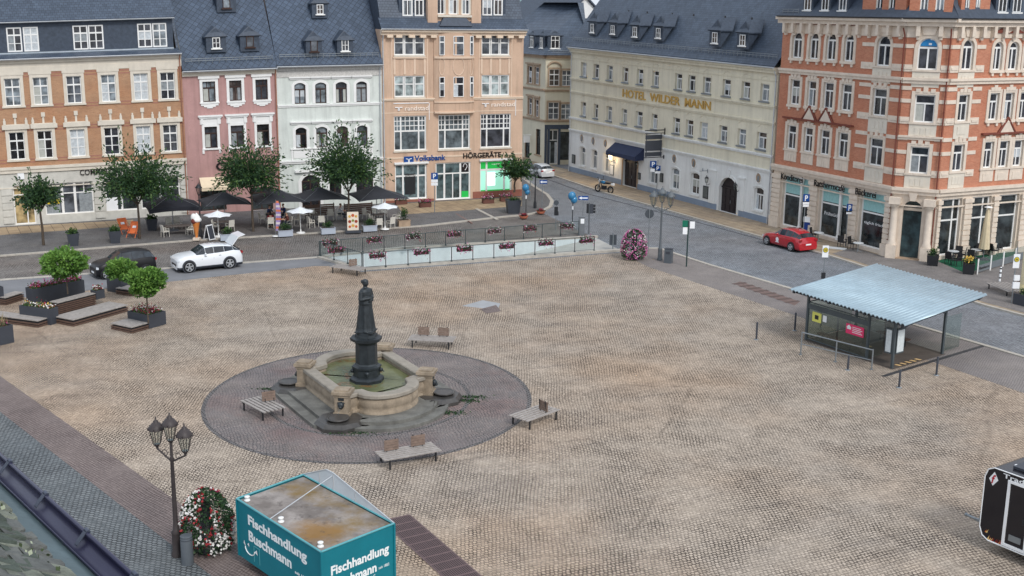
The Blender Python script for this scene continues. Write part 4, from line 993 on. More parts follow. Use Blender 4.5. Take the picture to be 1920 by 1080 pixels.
for x,y,w_,h_ in ((1115,66,9,14.5),(1153.5,69,10,14.5),(1195,74.5,11,17),(1239,77,11,17),(1345,87,12.5,18.5),(1397,92,13,19)):
 u,d,v=roof_pt(FH_,EH,x,y);s_=(FH_.pt(u,v,d)-CAM).length/FPX
 dormer(HO,FH_,u,d+.3,v,1.75,1.55,2.5,PIT_R,(w_*s_*1.25,h_*s_*1.05,.3),hip=.8)
downpipe(HO,FH_,.2,EH-.3);downpipe(HO,FH_,FH_.U-.12,EH-.3)
for x in (1180,1215,1262,1302,1361,1411):
 u,d,v=roof_pt(FH_,EH,x,24+(x-1180)*.06);b=MB();b.box(FH_.pt(u,v+.15,d+.1),(.12,.3,.2));b.build('roof_hook',DARK,HO)
 # --- yellow corner house at the far end of the street
YH=house('yellow_corner_house','pale yellow corner house with stone oriel and dark slate shop front beyond the hotel',G(978,297))
f1=Facade(G(930,285),G(1020,309));f2=Facade(G(1020,309),G(1100,308))
for f,q in ((f1,(985,100,1020,105)),(f2,(1022,106,1068,107))):solve(f,*q)
EY=(f1.E+f2.E)/2;f1.k=f2.k=0
b=MB()
y1=[f1.rect(*q) for q in ((990,124,998,156),(1003,126,1011,158),(991,184,997.5,215),(1003.5,187,1010,219),(984,262,993,296),(1005,242,1013,290))]
y2=[f2.rect(*q) for q in ((1030,130,1049,161),(1054,132,1071,161),(1028,192,1048,224),(1052,195,1070,224),(1027,244,1046,308),(1050,247,1072,300))]
y1=[(a,c,max(.1,e),g) for a,c,e,g in y1];y2=[(a,c,max(.1,e),g) for a,c,e,g in y2]
wall(b,f1,0,f1.U,0,EY,y1,0,1);wall(b,f2,0,f2.U,0,EY,y2,0,1)
b.build('wall',[YELLOW,TANST],YH)
for i,r in enumerate(y1):window(YH,f1,r,0,('T',('h',.35,.02)),surround=TANST if i<4 else None,sw=.25,lintel=(.18,.15,.22) if i<4 else None,sill=TANST,curtain=.4,frame=WHITE if i<4 else DARK,glass=GLASS_SHOP if i>3 else None)
for i,r in enumerate(y2):window(YH,f2,r,0,('T4',) if i<4 else (('h',.7),('v',.5,.7,1)),surround=TANST if i<4 else None,sw=.22,sill=TANST if i<4 else None,frame=WHITE if i<5 else DARK,curtain=.2,glass=GLASS_SHOP if i>3 else None,name='window' if i!=4 else 'shop_door')
b=MB()
for f in (f1,f2):
 band(b,f,0,f.U,EY-.4,.4,.4)
 for y in (172,229):band(b,f,-.15,f.U+.15,f.uv(1020,y)[1] if f is f2 else f.uv(1005,y-3)[1],.25,.2)
b.build('cornice',TANST,YH)
b=MB();v=f2.uv(1040,242)[1]
for u in (0,f2.rect(1022,250,1026,300)[1],f2.rect(1046,250,1050,300)[0]):fbox(b,f2,u,u+.28,0,v,0,.1)
fbox(b,f2,0,f2.U,v,v+.5,-.01,.1);b.build('slate_shopfront',SLATE_W,YH)
b=MB();b.tube(f1.pt(f1.U-3.5,3.2,0),f1.pt(f1.U-3.5,3.2,1.0),.04);fbox(b,f1,f1.U-3.54,f1.U-3.46,2.3,3.1,.2,1.0);b.build('hanging_sign',WHITEP,YH)
r=y2[0];b=MB();b.path([f2.pt(*p,.1) for p in arc(r[0]-.2,r[1]+.2,r[3]+.35,.5)],.12,5);b.build('pediment',TANST,YH)
b=MB();rz=6.0
c0,c1,c2=f1.pt(0,EY,.5),f1.pt(f1.U,EY,.5)+f2.n*.5,f2.pt(f2.U,EY,.5)
lower=2.4;ins=1.6
q0,q1,q2=f1.pt(0,EY+lower,-ins),f1.pt(f1.U,EY+lower,-ins)-f2.n*ins,f2.pt(f2.U,EY+lower,-ins)
s0,s1,s2=f1.pt(0,EY+rz,-ins-5),f1.pt(f1.U,EY+rz,-ins-5)-f2.n*(ins+5),f2.pt(f2.U,EY+rz,-ins-5)
for a,c,e,g in ((c0,c1,q1,q0),(c1,c2,q2,q1),(q0,q1,s1,s0),(q1,q2,s2,s1),(s0,s1,s2,s2+Vector((-8,12,0)))):
 L_=(c-a).length;b.face([a,c,e,g],0,[(0,0),(L_,0),(L_,3),(0,3)])
b.build('roof',SLATE,YH)
for f,x,w_,h_ in ((f1,995,.75,1.3),(f1,1013,.6,1.2),(f2,1041,1.0,1.4)):
 u=f.uv(x,100)[0];dormer(YH,f,u,-.15,EY+.45,w_+.7,1.75,2.25,R(60),(w_,h_,.3),bars=('X',))
snow_guard(YH,f2,.2,f2.U-.2,EY+.2,.3)
# --- roofs further off
def far_house(name,label,px,dist,w_,dep,eave,ridge,wallm,roofm,rz=0.0):
 r=ray(*px);s=dist/math.hypot(r.x,r.y);p=CAM+r*s
 t=thing(name,label,'building',(p.x,p.y,0),rz)
 b=MB();b.box((0,0,eave/2),(w_,dep,eave))
 for s_ in (-1,1):b.face([(s_*w_/2,-dep/2,eave),(s_*w_/2,dep/2,eave),(s_*w_/2,0,ridge)])
 b.build('wall',wallm,t)
 b=MB()
 for s_ in (-1,1):b.hex8([(-w_/2-.4,s_*(dep/2+.4),eave-.2),(w_/2+.4,s_*(dep/2+.4),eave-.2),(w_/2+.4,0,ridge),(-w_/2-.4,0,ridge),(-w_/2-.4,s_*(dep/2+.4),eave),(w_/2+.4,s_*(dep/2+.4),eave),(w_/2+.4,0,ridge+.25),(-w_/2-.4,0,ridge+.25)])
 b.build('roof',roofm,t)
 b=MB();b.box((w_*.2,.4,ridge+.3),(.8,.6,1.8));b.box((w_*.2,.4,ridge+1.25),(.95,.75,.12));b.build('chimney',BRICK_BAND,t)
 for i in range(4):
  m=MB();x=-w_/2+w_*(i+.5)/4;m.box((x,-dep/2-.02,eave-1.6),(1.0,.1,1.5));wn_=m.build('window',WHITE,t)
  m=MB();m.box((x,-dep/2-.075,eave-1.6),(.8,.02,1.3));m.build('pane',GLASS[0],wn_)
 return t
far_house('white_gabled_house','white house with grey roof rising behind the yellow corner house',(1040,20),168,16,11,14.5,19.6,WHITE,SLATE_W,R(-62))
far_house('cream_house','cream house with flat grey roof edge behind the hotel roof',(1140,12),175,11,9,16.6,18.4,CREAM,ZINC,R(-28))
far_house('brick_house','small ochre brick house between hotel roof and far roofs',(1130,24),158,7,7,14.8,16.6,BRICK_BAND,SLATE_W,R(-28))
# --- orange-red brick corner house
RB=house('red_brick_corner_house','orange-red brick corner house with white stone bands and cafe on the ground floor',G(1665,483))
a0,a1,a2=G(1445,424),G(1665,483),G(1746,491)
d3_=Vector(((a1-a0).y,-(a1-a0).x,0)).normalized();d3_=d3_ if d3_.x>0 else -d3_
FG=[Facade(a0,a1),Facade(a1,a2),Facade(a2,a2+d3_*15)]
for f,q in zip(FG,((1465,26,1697,39),(1697,39,1790,48),(1790,48,1920,50))):solve(f,*q)
FG[1].E;EG=sum(f.E for f in FG)/3
for f in FG:f.k=0
EG=FG[0].uv(1580,32)[1]
print('EG',[round(f.E,2) for f in FG],EG)
def lev_y(f,x,y):return f.uv(x,y)[1]
f=FG[0]
g4=[(1486,57,1504.5,107),(1518,60,1535.5,110),(1549.5,62.5,1568,114),(1583,65,1601,117.5),(1644,66,1670,124)]
g3=[(1482.5,147.5,1500,195),(1514,151,1530.5,200),(1544,155,1563,204.5),(1577.5,159,1597,209),(1636,166,1662.5,217.5)]
g2=[(1476,232.5,1493,279),(1507.5,239,1524,285),(1537.5,244,1555.5,291),(1571,250,1590,297.5),(1629,259,1655,311)]
def lev2(f,boxes,split):
 rs=[f.rect(*q) for q in boxes];return lev(rs[:split])+lev(rs[split:]) if split<len(rs) else lev(rs)
L4,L3,L2=(lev2(f,q,4) for q in (g4,g3,g2))
f=FG[1];C4,C3,C2=([f.rect(*q)] for q in ((1720.5,71,1759,131),(1714,177.5,1752.5,230),(1705.5,275,1741,325.5)))
f=FG[2]
R4=[f.rect(*q) for q in ((1804,74,1825,131),(1862.5,78,1879,131),(1891,78,1909,131),(1920,78,1938,131))]
R3=[f.rect(*q) for q in ((1796,177.5,1815,227.5),(1854,175,1871,225),(1882.5,174,1899,224),(1911,172,1928,223))]
R2=[f.rect(*q) for q in ((1786,271,1806,321),(1844,267.5,1861,316),(1872.5,264,1890,314),(1900,261,1917,310))]
R4,R3,R2=(q[:1]+lev(q[1:]) for q in (R4,R3,R2))
vc=FG[0].uv(1560,333)[1]
o1=[FG[0].rect(*q) for q in ((1466,330,1516,427),(1535,346,1591,443),(1610,362,1657,464))]
vt_=sum(q[3] for q in o1)/3;o1=[(q[0],q[1],.35,vt_) for q in o1]
oc=FG[1].rect(1690,376,1726,477);oc=(oc[0],oc[1],.1,oc[3],(oc[1]-oc[0])/2)
o3=[FG[2].rect(*q) for q in ((1762,372,1800,470),(1820,367,1855,460),(1870,360,1907,457))];o3=[(q[0],q[1],.35,vt_) for q in o3]
b=MB();rise4=lambda r:(r[1]-r[0])/2
for f,ups,gr in zip(FG,((L4,L3,L2),(C4,C3,C2),(R4,R3,R2)),(o1,[oc],o3)):
 wall(b,f,0,f.U,vc,EG-.9,[(*r,rise4(r)) for r in ups[0]]+ups[1]+ups[2],0,1,.25)
 wall(b,f,0,f.U,0,vc,gr,1,1,.35)
b.face([FG[0].pt(0,0),FG[0].pt(0,EG),FG[0].pt(0,EG,-11),FG[0].pt(0,0,-11)],0,[(0,0),(0,EG),(11,EG),(11,0)])
b.face([FG[2].pt(15,0),FG[2].pt(15,EG),FG[2].pt(15,EG,-11),FG[2].pt(15,0,-11)],0,[(0,0),(0,EG),(11,EG),(11,0)])
b.build('wall',[BRICK_R,STONE],RB)
BRF=pm('maroon_trim',S(120,66,54),.7,.12)
for f,ups in zip(FG,((L4,L3,L2),(C4,C3,C2),(R4,R3,R2))):
 for k,rs in enumerate(ups):
  for i,r in enumerate(rs):
   wide=f is FG[1] or (f is FG[0] and i==4) or (f is FG[2] and i==0)
   gl=GLASS[0]
   o=window(RB,f,r,rise4(r) if k==0 else 0,('T',) if k else (('h',1-rise4(r)/(r[3]-r[2]),.07),('v',.5,0,1-rise4(r)/(r[3]-r[2]),.06)),fw_=.1,depth=.2,surround=STONE,sw=.26 if not wide else .24,sd=.07,curtain=.35 if k else .2,sill=STONE,glass=gl)
   c=(r[0]+r[1])/2;b=MB();hw=(r[1]-r[0])/2
   if k==0 and wide:b.hex8([f.pt(c-.4,r[3]+.2,0),f.pt(c+.4,r[3]+.2,0),f.pt(c+.4,r[3]+.2,.14),f.pt(c-.4,r[3]+.2,.14),f.pt(c-.55,r[3]+.8,0),f.pt(c+.55,r[3]+.8,0),f.pt(c+.55,r[3]+.8,.14),f.pt(c-.55,r[3]+.8,.14)])
   elif k==0:
    fbox(b,f,c-.65,c+.65,r[3]+.25,r[3]+.6,-.01,.08)
    b.face([f.pt(c-.8,r[3]+.6,.16),f.pt(c+.8,r[3]+.6,.16),f.pt(c,r[3]+.95,.16)],1);b.face([f.pt(c-.8,r[3]+.6,0),f.pt(c+.8,r[3]+.6,0),f.pt(c+.8,r[3]+.6,.16),f.pt(c-.8,r[3]+.6,.16)],1)
    b.face([f.pt(c-.8,r[3]+.6,0),f.pt(c-.8,r[3]+.6,.16),f.pt(c,r[3]+.95,.16),f.pt(c,r[3]+.95,0)],1);b.face([f.pt(c+.8,r[3]+.6,0),f.pt(c+.8,r[3]+.6,.16),f.pt(c,r[3]+.95,.16),f.pt(c,r[3]+.95,0)],1)
   else:
    for s in (-.45,0,.45):fbox(b,f,c+s*hw*1.6-.16,c+s*hw*1.6+.16,r[3]+.15,r[3]+(.42 if s else .58),0,.11)
    fbox(b,f,c-hw-.15,c+hw+.15,r[3]+.1,r[3]+.2,0,.075)
   b.build('window_head',[STONE,BRF],RB)
   if k<2 and not wide:
    b=MB()
    for s in (-1,1):fbox(b,f,c+s*hw*.95-.1,c+s*hw*.95+.1,r[2]-.42,r[2]-.13,0,.12)
    fbox(b,f,c-hw-.25,c+hw+.25,r[2]-.2,r[2]-.13,0,.16);b.build('sill_bracket',STONE,RB)
   if wide or k==2:
    b=MB();fbox(b,f,c-hw-(.25 if wide else .2),c+hw+(.25 if wide else .2),r[2]-(1.25 if wide else 1.0),r[2]-.16,0,.05)
    for s in (-.55,0,.55):fbox(b,f,c+s*hw-.14,c+s*hw+.14,r[2]-.95,r[2]-.4,.05,.08)
    b.build('apron_panel',CREAM if wide else STONE,RB)
for f,rs in ((FG[0],L2[1:3]),(FG[2],R2[2:3])):
 for r in rs:
  c=(r[0]+r[1])/2;v=r[3]+.62;b=MB()
  b.hex8([f.pt(c-.72,v,0),f.pt(c+.72,v,0),f.pt(c+.72,v,.14),f.pt(c-.72,v,.14),f.pt(c-.02,v+.95,0),f.pt(c+.02,v+.95,0),f.pt(c+.02,v+.95,.14),f.pt(c-.02,v+.95,.14)])
  for s in (-1,1):b.tube(f.pt(c+s*.88,v-.02,.1),f.pt(c,v+1.12,.1),.1,n=5,m=1)
  b.build('pointed_hood',[STONE,BRF],RB)
for f,rs in ((FG[0],L2[:4]),(FG[2],R2[1:])):
 v=rs[0][3]+.6;us=[rs[0][0]-.5,rs[-1][1]+.5];b=MB();fbox(b,f,us[0],us[1],v-.06,v+.06,0,.26);b.build('hood_moulding',BRF,RB)
for f,xs,ys in ((FG[0],(1612,1692),((1620,82.5,.28),(1620,122,.5),(1620,158,.28),(1620,181,.28),(1620,216.5,.5),(1620,249,.28),(1600,271,.28),(1600,308,.5))),(FG[1],None,None),(FG[2],None,None)):
 if ys:VB=[(f.uv(x,y)[1]-h/2,h) for x,y,h in ys]
 if f is FG[0]:ua,ub=f.uv(1612,160)[0],f.U;rr=(L4[4],L3[4],L2[4])
 elif f is FG[1]:ua,ub=0,f.U;rr=(C4[0],C3[0],C2[0])
 else:ua,ub=0,R4[0][1]+1.15;rr=(R4[0],R3[0],R2[0])
 for v,h in VB:
  r=min(rr,key=lambda q:abs((q[2]+q[3])/2-v));gap=.27
  for x0,x1 in ((ua,r[0]-gap),(r[1]+gap,ub)):
   b=MB();fbox(b,f,x0+.003,x1-.003,v,v+h,-.01,.055)
   if h>.4:fbox(b,f,(x0+x1)/2-.3,(x0+x1)/2+.3,v+.17,v+.33,.055,.1)
   b.build('stone_band',STONE,RB)
for i,f in enumerate(FG):
 for y,h,d in ((133,.45,.25),):
  v=FG[0].uv(1540,138)[1];b=MB();band(b,f,-.02,f.U+.02,v-.2,.42,.26);b.build('stringcourse',STONE,RB)
 b=MB();v=FG[0].uv(1640,254)[1]
 if i==1:band(b,f,0,f.U,v,.3,.2);b.build('stringcourse',STONE,RB)
 b=MB();fbox(b,f,0,f.U,EG-1.35,EG-.5,-.02,.06);band(b,f,-.25,f.U+.25,EG-.55,.55,.65)
 n_=max(2,int(f.U/1.05))
 for k in range(n_):u=f.U*(k+.5)/n_;fbox(b,f,u-.14,u+.14,EG-1.25,EG-.5,.0,.42);fbox(b,f,u-.11,u+.11,EG-1.5,EG-1.25,0,.2)
 b.build('cornice',STONE,RB)
 b=MB();band(b,f,-.1,f.U+.1,vc-.25,.5,.35);fbox(b,f,0,f.U,vc-1.15,vc-1.05,-.01,.12);b.build('shop_cornice',STONE,RB)
downpipe(RB,FG[0],FG[0].U-.1,EG-.7,mat=BRF);downpipe(RB,FG[1],FG[1].U-.1,EG-.7,mat=BRF)
def pier(f,u0,u1,name='rusticated_pier'):
 b=MB();fbox(b,f,u0-.06,u1+.06,0,1.0,-.01,.3);v=1.0
 while v<vt_-.5:fbox(b,f,u0,u1,v+.04,v+.36,-.01,.2);v+=.4
 fbox(b,f,u0+.03,u1-.03,1.0,vt_,-.02,.13);fbox(b,f,u0-.08,u1+.08,vt_-.35,vt_-.05,-.01,.24);b.build(name,STONE,RB)
TEAL=pm('teal_roller_blind',S(150,196,196),.6,.1,6)
for f,oo in ((FG[0],o1),(FG[2],o3)):
 us=[(0.05,oo[0][0]-.15)]+[(oo[i][1]+.15,oo[i+1][0]-.15) for i in range(2)]+[(oo[2][1]+.15,min(oo[2][1]+1.4,f.U-.02))]
 for a,c in us:pier(f,a,c)
 for i,r in enumerate(oo):
  o=window(RB,f,r,0,(('h',.62,.06),('v',.68 if i<2 else .98,0,1,.07)),fw_=.12,depth=.3,glass=GLASS_SHOP,curtain=0,name='shop_window')
  if f is FG[0]:
   m=MB();w_=r[1]-r[0];fbox(m,f,r[0]+.12,r[0]+w_*(.66 if i<2 else .95),r[2]+(r[3]-r[2])*.65,r[3]-.12,-.285,-.275)
   if i<2:fbox(m,f,r[0]+w_*.7,r[1]-.12,r[2]+(r[3]-r[2])*.65,r[3]-.12,-.285,-.275)
   m.build('roller_blind',TEAL,o)
   if i<2:
    m=MB();u=r[0]+w_*.68;q=[f.pt(u,v,-.1) for v in (.3,r[3])];m.tube(q[0],q[1],.13,.11,10);m.lathe([(.2,0),(.2,.2),(.14,.35)],f.pt(u,.3,-.1),10);m.lathe([(.12,-.5),(.24,-.1),(.24,0)],f.pt(u,r[3],-.1),10);m.build('iron_column',WHITE,RB)
   if i:
    tw=w_*(.5 if i==1 else .8)
    letters('window_lettering','Frühstück' if i==1 else 'täglich frisch',WHITEP,o,f.T(r[0]+w_*.12,r[2]+1.7,-.27),tw,.28,.01)
b=MB();r=oc;b.face([FG[1].pt(p,q,-.33) for p,q in [(r[0],r[2])]+arc(r[0],r[1],r[3]-r[4],r[4])+[(r[1],r[2])]]);fbox(b,FG[1],(r[0]+r[1])/2-.04,(r[0]+r[1])/2+.04,r[2],r[3]-r[4],-.33,-.27)
do=b.build('corner_door',glass_pane('dark_green_door',S(44,62,66),.12),RB)
b=MB();fbox(b,FG[1],r[0],r[1],r[3]-r[4]-.1,r[3]-r[4]+.1,-.33,-.2);b.build('door_transom',STONE,do)
for u in (r[0]-.55,r[1]+.55):
 b=MB();c=FG[1].pt(u,0,.32)
 b.box(c+Vector((0,0,.55)),(.72,.72,1.1),rz=math.atan2(FG[1].u.y,FG[1].u.x));b.lathe([(.34,1.1),(.34,1.25),(.27,1.4),(.24,3.6),(.24,vt_-.75),(.3,vt_-.7),(.36,vt_-.45)],c,14);b.box(c+Vector((0,0,vt_-.2)),(.8,.8,.5),rz=math.atan2(FG[1].u.y,FG[1].u.x))
 b.build('stone_column',STONE,RB)
b=MB();fbox(b,FG[1],r[0]-.3,r[1]+.3,0,.12,-.3,.5);b.build('door_step',TANST,RB)
b=MB();m_=(r[0]+r[1])/2;b.hex8([FG[1].pt(m_-.2,r[3],0),FG[1].pt(m_+.2,r[3],0),FG[1].pt(m_+.2,r[3],.3),FG[1].pt(m_-.2,r[3],.3),FG[1].pt(m_-.3,r[3]+.6,0),FG[1].pt(m_+.3,r[3]+.6,0),FG[1].pt(m_+.3,r[3]+.6,.35),FG[1].pt(m_-.3,r[3]+.6,.35)]);b.build('keystone',STONE,RB)
for x0,x1,s in ((1470,1510,'Konditorei'),(1533,1590,'Ratsherrncafé'),(1612,1650,'Bäckerei')):
 u0,u1=FG[0].uv(x0,325)[0],FG[0].uv(x1,340)[0];letters('lettering',s,BLACKP,RB,FG[0].T(u0,vc-.88,.26),u1-u0,.52,.05,.006)
r=C4[0];ri=rise4(r);m=MB();m.face([FG[1].pt(p,q,-.12) for p,q in arc(r[0]+.12,r[1]-.12,r[3]-ri+.12,ri-.2)]);bp=m.build('blue_window_panel',pm('bright_blue_panel',S(40,130,190),.4,.08),RB)
m=MB();fbox(m,FG[1],r[0]+.7,r[1]-.5,r[3]-ri+.2,r[3]-ri+.34,-.119,-.11);fbox(m,FG[1],r[0]+.8,r[0]+1.1,r[3]-ri+.55,r[3]-ri+.75,-.119,-.11);m.build('panel_mark',WHITEP,bp)
b=MB();t=math.tan(R(58));hR=5.2
c_=lambda f,u,v,d:f.pt(u,v,d)
e0,e1,e2,e3=[c_(FG[0],0,EG,.5),c_(FG[0],FG[0].U,EG,.5),c_(FG[2],0,EG,.5),c_(FG[2],15,EG,.5)]
ins=hR/t
r0=c_(FG[0],0,EG+hR,-ins);r1=c_(FG[0],FG[0].U,EG+hR,-ins)-FG[1].n*.8;r2=c_(FG[2],0,EG+hR,-ins)-FG[1].n*.8;r3=c_(FG[2],15,EG+hR,-ins)
for q in ((e0,e1,r1,r0),(e1,e2,r2,r1),(e2,e3,r3,r2)):
 L_=(q[1]-q[0]).length;b.face(q,0,[(0,0),(L_,0),(L_,6),(0,6)])
k_=(c_(FG[0],0,EG+hR+1.5,-7),c_(FG[2],15,EG+hR+1.5,-7));mid=(r1+r2)/2+Vector((0,0,1.5))-FG[1].n*6
b.face([r0,r1,mid,k_[0]]);b.face([r1,r2,mid]);b.face([r2,r3,k_[1],mid]);b.face([e0,r0,k_[0],c_(FG[0],0,EG,-11)]);b.face([e3,r3,k_[1],c_(FG[2],15,EG,-11)])
b.build('roof',SLATE_W,RB)
gutter(RB,FG[0],0,FG[0].U,EG+.03,.72,.08,DARK);gutter(RB,FG[1],-.3,FG[1].U+.3,EG+.03,.72,.08,DARK);gutter(RB,FG[2],0,15,EG+.03,.72,.08,DARK)
def brick_gable(f,x0,x1,wins):
 u0,u1=f.uv(x0,15)[0],f.uv(x1,15)[0];d=.0;b=MB();c=(u0+u1)/2
 rs=[(*f.rect(a,0,e,26)[:2],EG+.35,EG+2.25) for a,e in wins]
 wall(b,f,u0,u1,EG+.02,EG+2.7,rs,0,1,.2,d)
 pts=[(u0,EG+2.7),(u1,EG+2.7),(u1-.35,EG+3.6),(c+.5,EG+3.9),(c,EG+5.2),(c-.5,EG+3.9),(u0+.35,EG+3.6)]
 b.face([f.pt(*p,d) for p in pts],0,pts);
 for u in (u0,u1):b.face([f.pt(u,EG,d),f.pt(u,EG+2.7,d),f.pt(u,EG+2.7,d-3),f.pt(u,EG,d-3)],0,[(0,0),(0,2.7),(3,2.7),(3,0)])
 for p,q in zip(pts[1:],pts[2:]+pts[:1]):b.hex8([f.pt(*p,d-.3),f.pt(*q,d-.3),f.pt(*q,d+.1),f.pt(*p,d+.1),f.pt(p[0],p[1]+.15,d-.3),f.pt(q[0],q[1]+.15,d-.3),f.pt(q[0],q[1]+.15,d+.1),f.pt(p[0],p[1]+.15,d+.1)],1)
 g=b.build('brick_gable',[BRICK_R,STONE],RB)
 for r in rs:window(g,f,r,0,('T',),depth=.15,base_d=d,fw_=.08,curtain=0)
 b=MB()
 for s in (-1,1):b.lathe([(.05,0),(.26,.3),(.1,.7),(.16,.9),(.02,1.1)],f.pt(c+s*(u1-u0)*.44,EG+2.9,.2),8)
 b.tube(f.pt(c-(u1-u0)*.44,EG+2.95,.2),f.pt(c+(u1-u0)*.44,EG+2.95,.2),.08)
 b.build('gable_ornament',STONE,g)
 b=MB();
 for s in (-1,1):b.hex8([f.pt(c+s*(u1-u0)/2,EG+3.6,d),f.pt(c,EG+4.9,d),f.pt(c,EG+4.9,d-3.6),f.pt(c+s*(u1-u0)/2,EG+3.6,d-3)]+[f.pt(c+s*(u1-u0)/2,EG+3.7,d),f.pt(c,EG+5.0,d),f.pt(c,EG+5.0,d-3.6),f.pt(c+s*(u1-u0)/2,EG+3.7,d-3)])
 b.build('gable_roof',SLATE_W,g)
brick_gable(FG[0],1617,1699,((1642,1654),(1666,1678)));brick_gable(FG[1],1705,1786,((1725,1740),(1754,1770)));brick_gable(FG[2],1802,1856,((1809,1818),(1829,1838)))
for f,x in ((FG[0],1516),(FG[0],1549),(FG[0],1582),(FG[2],1878),(FG[2],1905)):
 u=f.uv(x,10)[0];dormer(RB,f,u,.05,EG+.15,1.25,2.5,3.0,R(58),(.8,1.75,.35),bars=('X',))
snow_guard(RB,FG[0],.2,f.uv(1508,10)[0] if False else 2.2,EG+.25,.3)
# ------------------------------------------------------------------ fountain
def ring_flat(c,r0,r1,z,name,mat,n=96,sx=1.0):
 b=MB()
 for i in range(n):
  a0,a1=2*math.pi*i/n,2*math.pi*(i+1)/n
  b.face([(c[0]+r*math.cos(a)*sx,c[1]+r*math.sin(a),z) for r,a in ((r0,a0),(r1,a0),(r1,a1),(r0,a1))])
 return struct(name,b,mat)
cc=(G(377,757)+G(997,757))/2;cR=(G(997,757)-G(377,757)).length/2
cy0,cy1=G(690,871),G(690,652);cc.y=(cy0.y+cy1.y)/2;ry=(cy1.y-cy0.y)/2
b=MB();b.face([(cc.x+cR*math.cos(a),cc.y+ry*math.sin(a),.008) for a in [2*math.pi*i/120 for i in range(120)]]);struct('fountain_circle',b,CIRC)
DJ=brick_mat('dark_border_setts',S(116,114,114),S(128,124,123),S(70,67,66),.2,.15,.03,uv=False,distort=.3,bump=.3)
for k0,k1 in ((.975,1.0),(.60,.625)):
 b=MB()
 for i in range(120):
  a0,a1=2*math.pi*i/120,2*math.pi*(i+1)/120
  b.face([(cc.x+cR*r*math.cos(a),cc.y+ry*r*math.sin(a),.012) for r,a in ((k0,a0),(k1,a0),(k1,a1),(k0,a1))])
 struct('border_ring',b,DJ)
pL,pF,pR,pB=G(572,682,1.35),G(643,737,1.35),G(800,697,1.35),G(722,652,1.35)
fc=(pL+pF+pR+pB)/4;fc.z=0
ex=((pR-pF)+(pB-pL))/4;ey=((pL-pF)+(pB-pR))/4;ex.z=ey.z=0
FU=(ex.length+ey.length)/2
FSTONE=pm('fountain_sandstone',S(152,138,120),.85,.28,2.2,bump=.3,bscale=14,stain=.55)
FCOP=pm('coping_stone',S(150,143,132),.8,.18,2,bump=.25,bscale=16,stain=.2)
FSTEP=pm('step_granite',S(112,111,106),.8,.3,1.4,bump=.3,bscale=18,stain=.4)
FWET=pm('wet_dark_stone',S(70,68,66),.35,.3,3,spec=.5)
BRONZE=pm('dark_bronze',S(50,56,60),.45,.3,4,metal=.35,spec=.5,bump=.3,bscale=12,stain=.3)
FO=thing('fountain','sandstone fountain basin with dark octagonal pedestal on a round paved circle','fountain',(fc.x,fc.y,0),world=True)
def outline(n=14,rb=.64):
 pts=[]
 cor=[(-1,-1),(1,-1),(1,1),(-1,1)]
 for i in range(6):pts.append((-1+.36*i/5,-1))
 for i in range(1,n):a=math.pi+math.pi*i/n;pts.append((rb*math.cos(a),-1+rb*.8*math.sin(a)))
 for i in range(6):pts.append((.64+.36*i/5,-1))
 for i in range(1,6):pts.append((1,-1+2*i/6))
 for i in range(6):pts.append((1-.36*i/5,1))
 for i in range(1,n):a=math.pi*i/n;pts.append((rb*math.cos(a),1+rb*.8*math.sin(a)))
 for i in range(6):pts.append((-.64-.36*i/5,1))
 for i in range(1,6):pts.append((-1,1-2*i/6))
 return pts
OL=[fc+ex*x+ey*y for x,y in outline()]
def offs(d):
 n=len(OL);out=[]
 for i in range(n):
  a,c=OL[i-1],OL[(i+1)%n];t=(c-a).normalized();nn=Vector((t.y,-t.x,0))
  out.append(OL[i]+nn*d)
 return out
def oring(d,z):return [Vector((p.x,p.y,z)) for p in offs(d)]
b=MB();b.loft([oring(d,z) for d,z in ((.16,.3),(.16,.42),(.06,.46),(.14,.62),(.16,.8),(.1,.98),(.02,1.03),(-.3,1.03),(-.3,.45))],0,True,False);b.build('basin_wall',FSTONE,FO)
b=MB();b.loft([oring(d,z) for d,z in ((.14,1.032),(.2,1.07),(.2,1.2),(.16,1.24),(-.32,1.24),(-.36,1.2),(-.36,1.032),(.14,1.032))],0,False,False);b.build('coping',FCOP,FO)
WATER,nt_,p_,N_,L_=new_mat('green_water')
g_=N_('ShaderNodeNewGeometry').outputs['Position']
c1=mixc(nt_,S(84,90,62),S(118,122,88),ramp(nt_,noise_node(nt_,.8,5,g_).outputs['Fac'],.35,.65));c1=mixc(nt_,c1,S(116,92,58),ramp(nt_,noise_node(nt_,1.7,3,g_).outputs['Fac'],.58,.66));L_(c1,p_.inputs['Base Color'])
p_.inputs['Roughness'].default_value=.08;p_.inputs['Specular IOR Level'].default_value=.55
b_=N_('ShaderNodeBump');b_.inputs['Strength'].default_value=.15;b_.inputs['Distance'].default_value=.05;L_(noise_node(nt_,7,3,g_).outputs['Fac'],b_.inputs['Height']);L_(b_.outputs[0],p_.inputs['Normal'])
b=MB();b.face(oring(-.28,.88));b.build('water',WATER,FO)
cdir=[]
for sx,sy in ((-1,-1),(1,-1),(1,1),(-1,1)):
 d=(ex*sx+ey*sy).normalized();cdir.append((fc+ex*sx+ey*sy,d))
for k,(o,z0,z1) in enumerate(((1.55,-.02,.16),(1.05,.155,.31))):
 b=MB();P_=offs(o);b.prism([(p.x,p.y) for p in P_],z0,z1);b.build('step',FSTEP,FO)
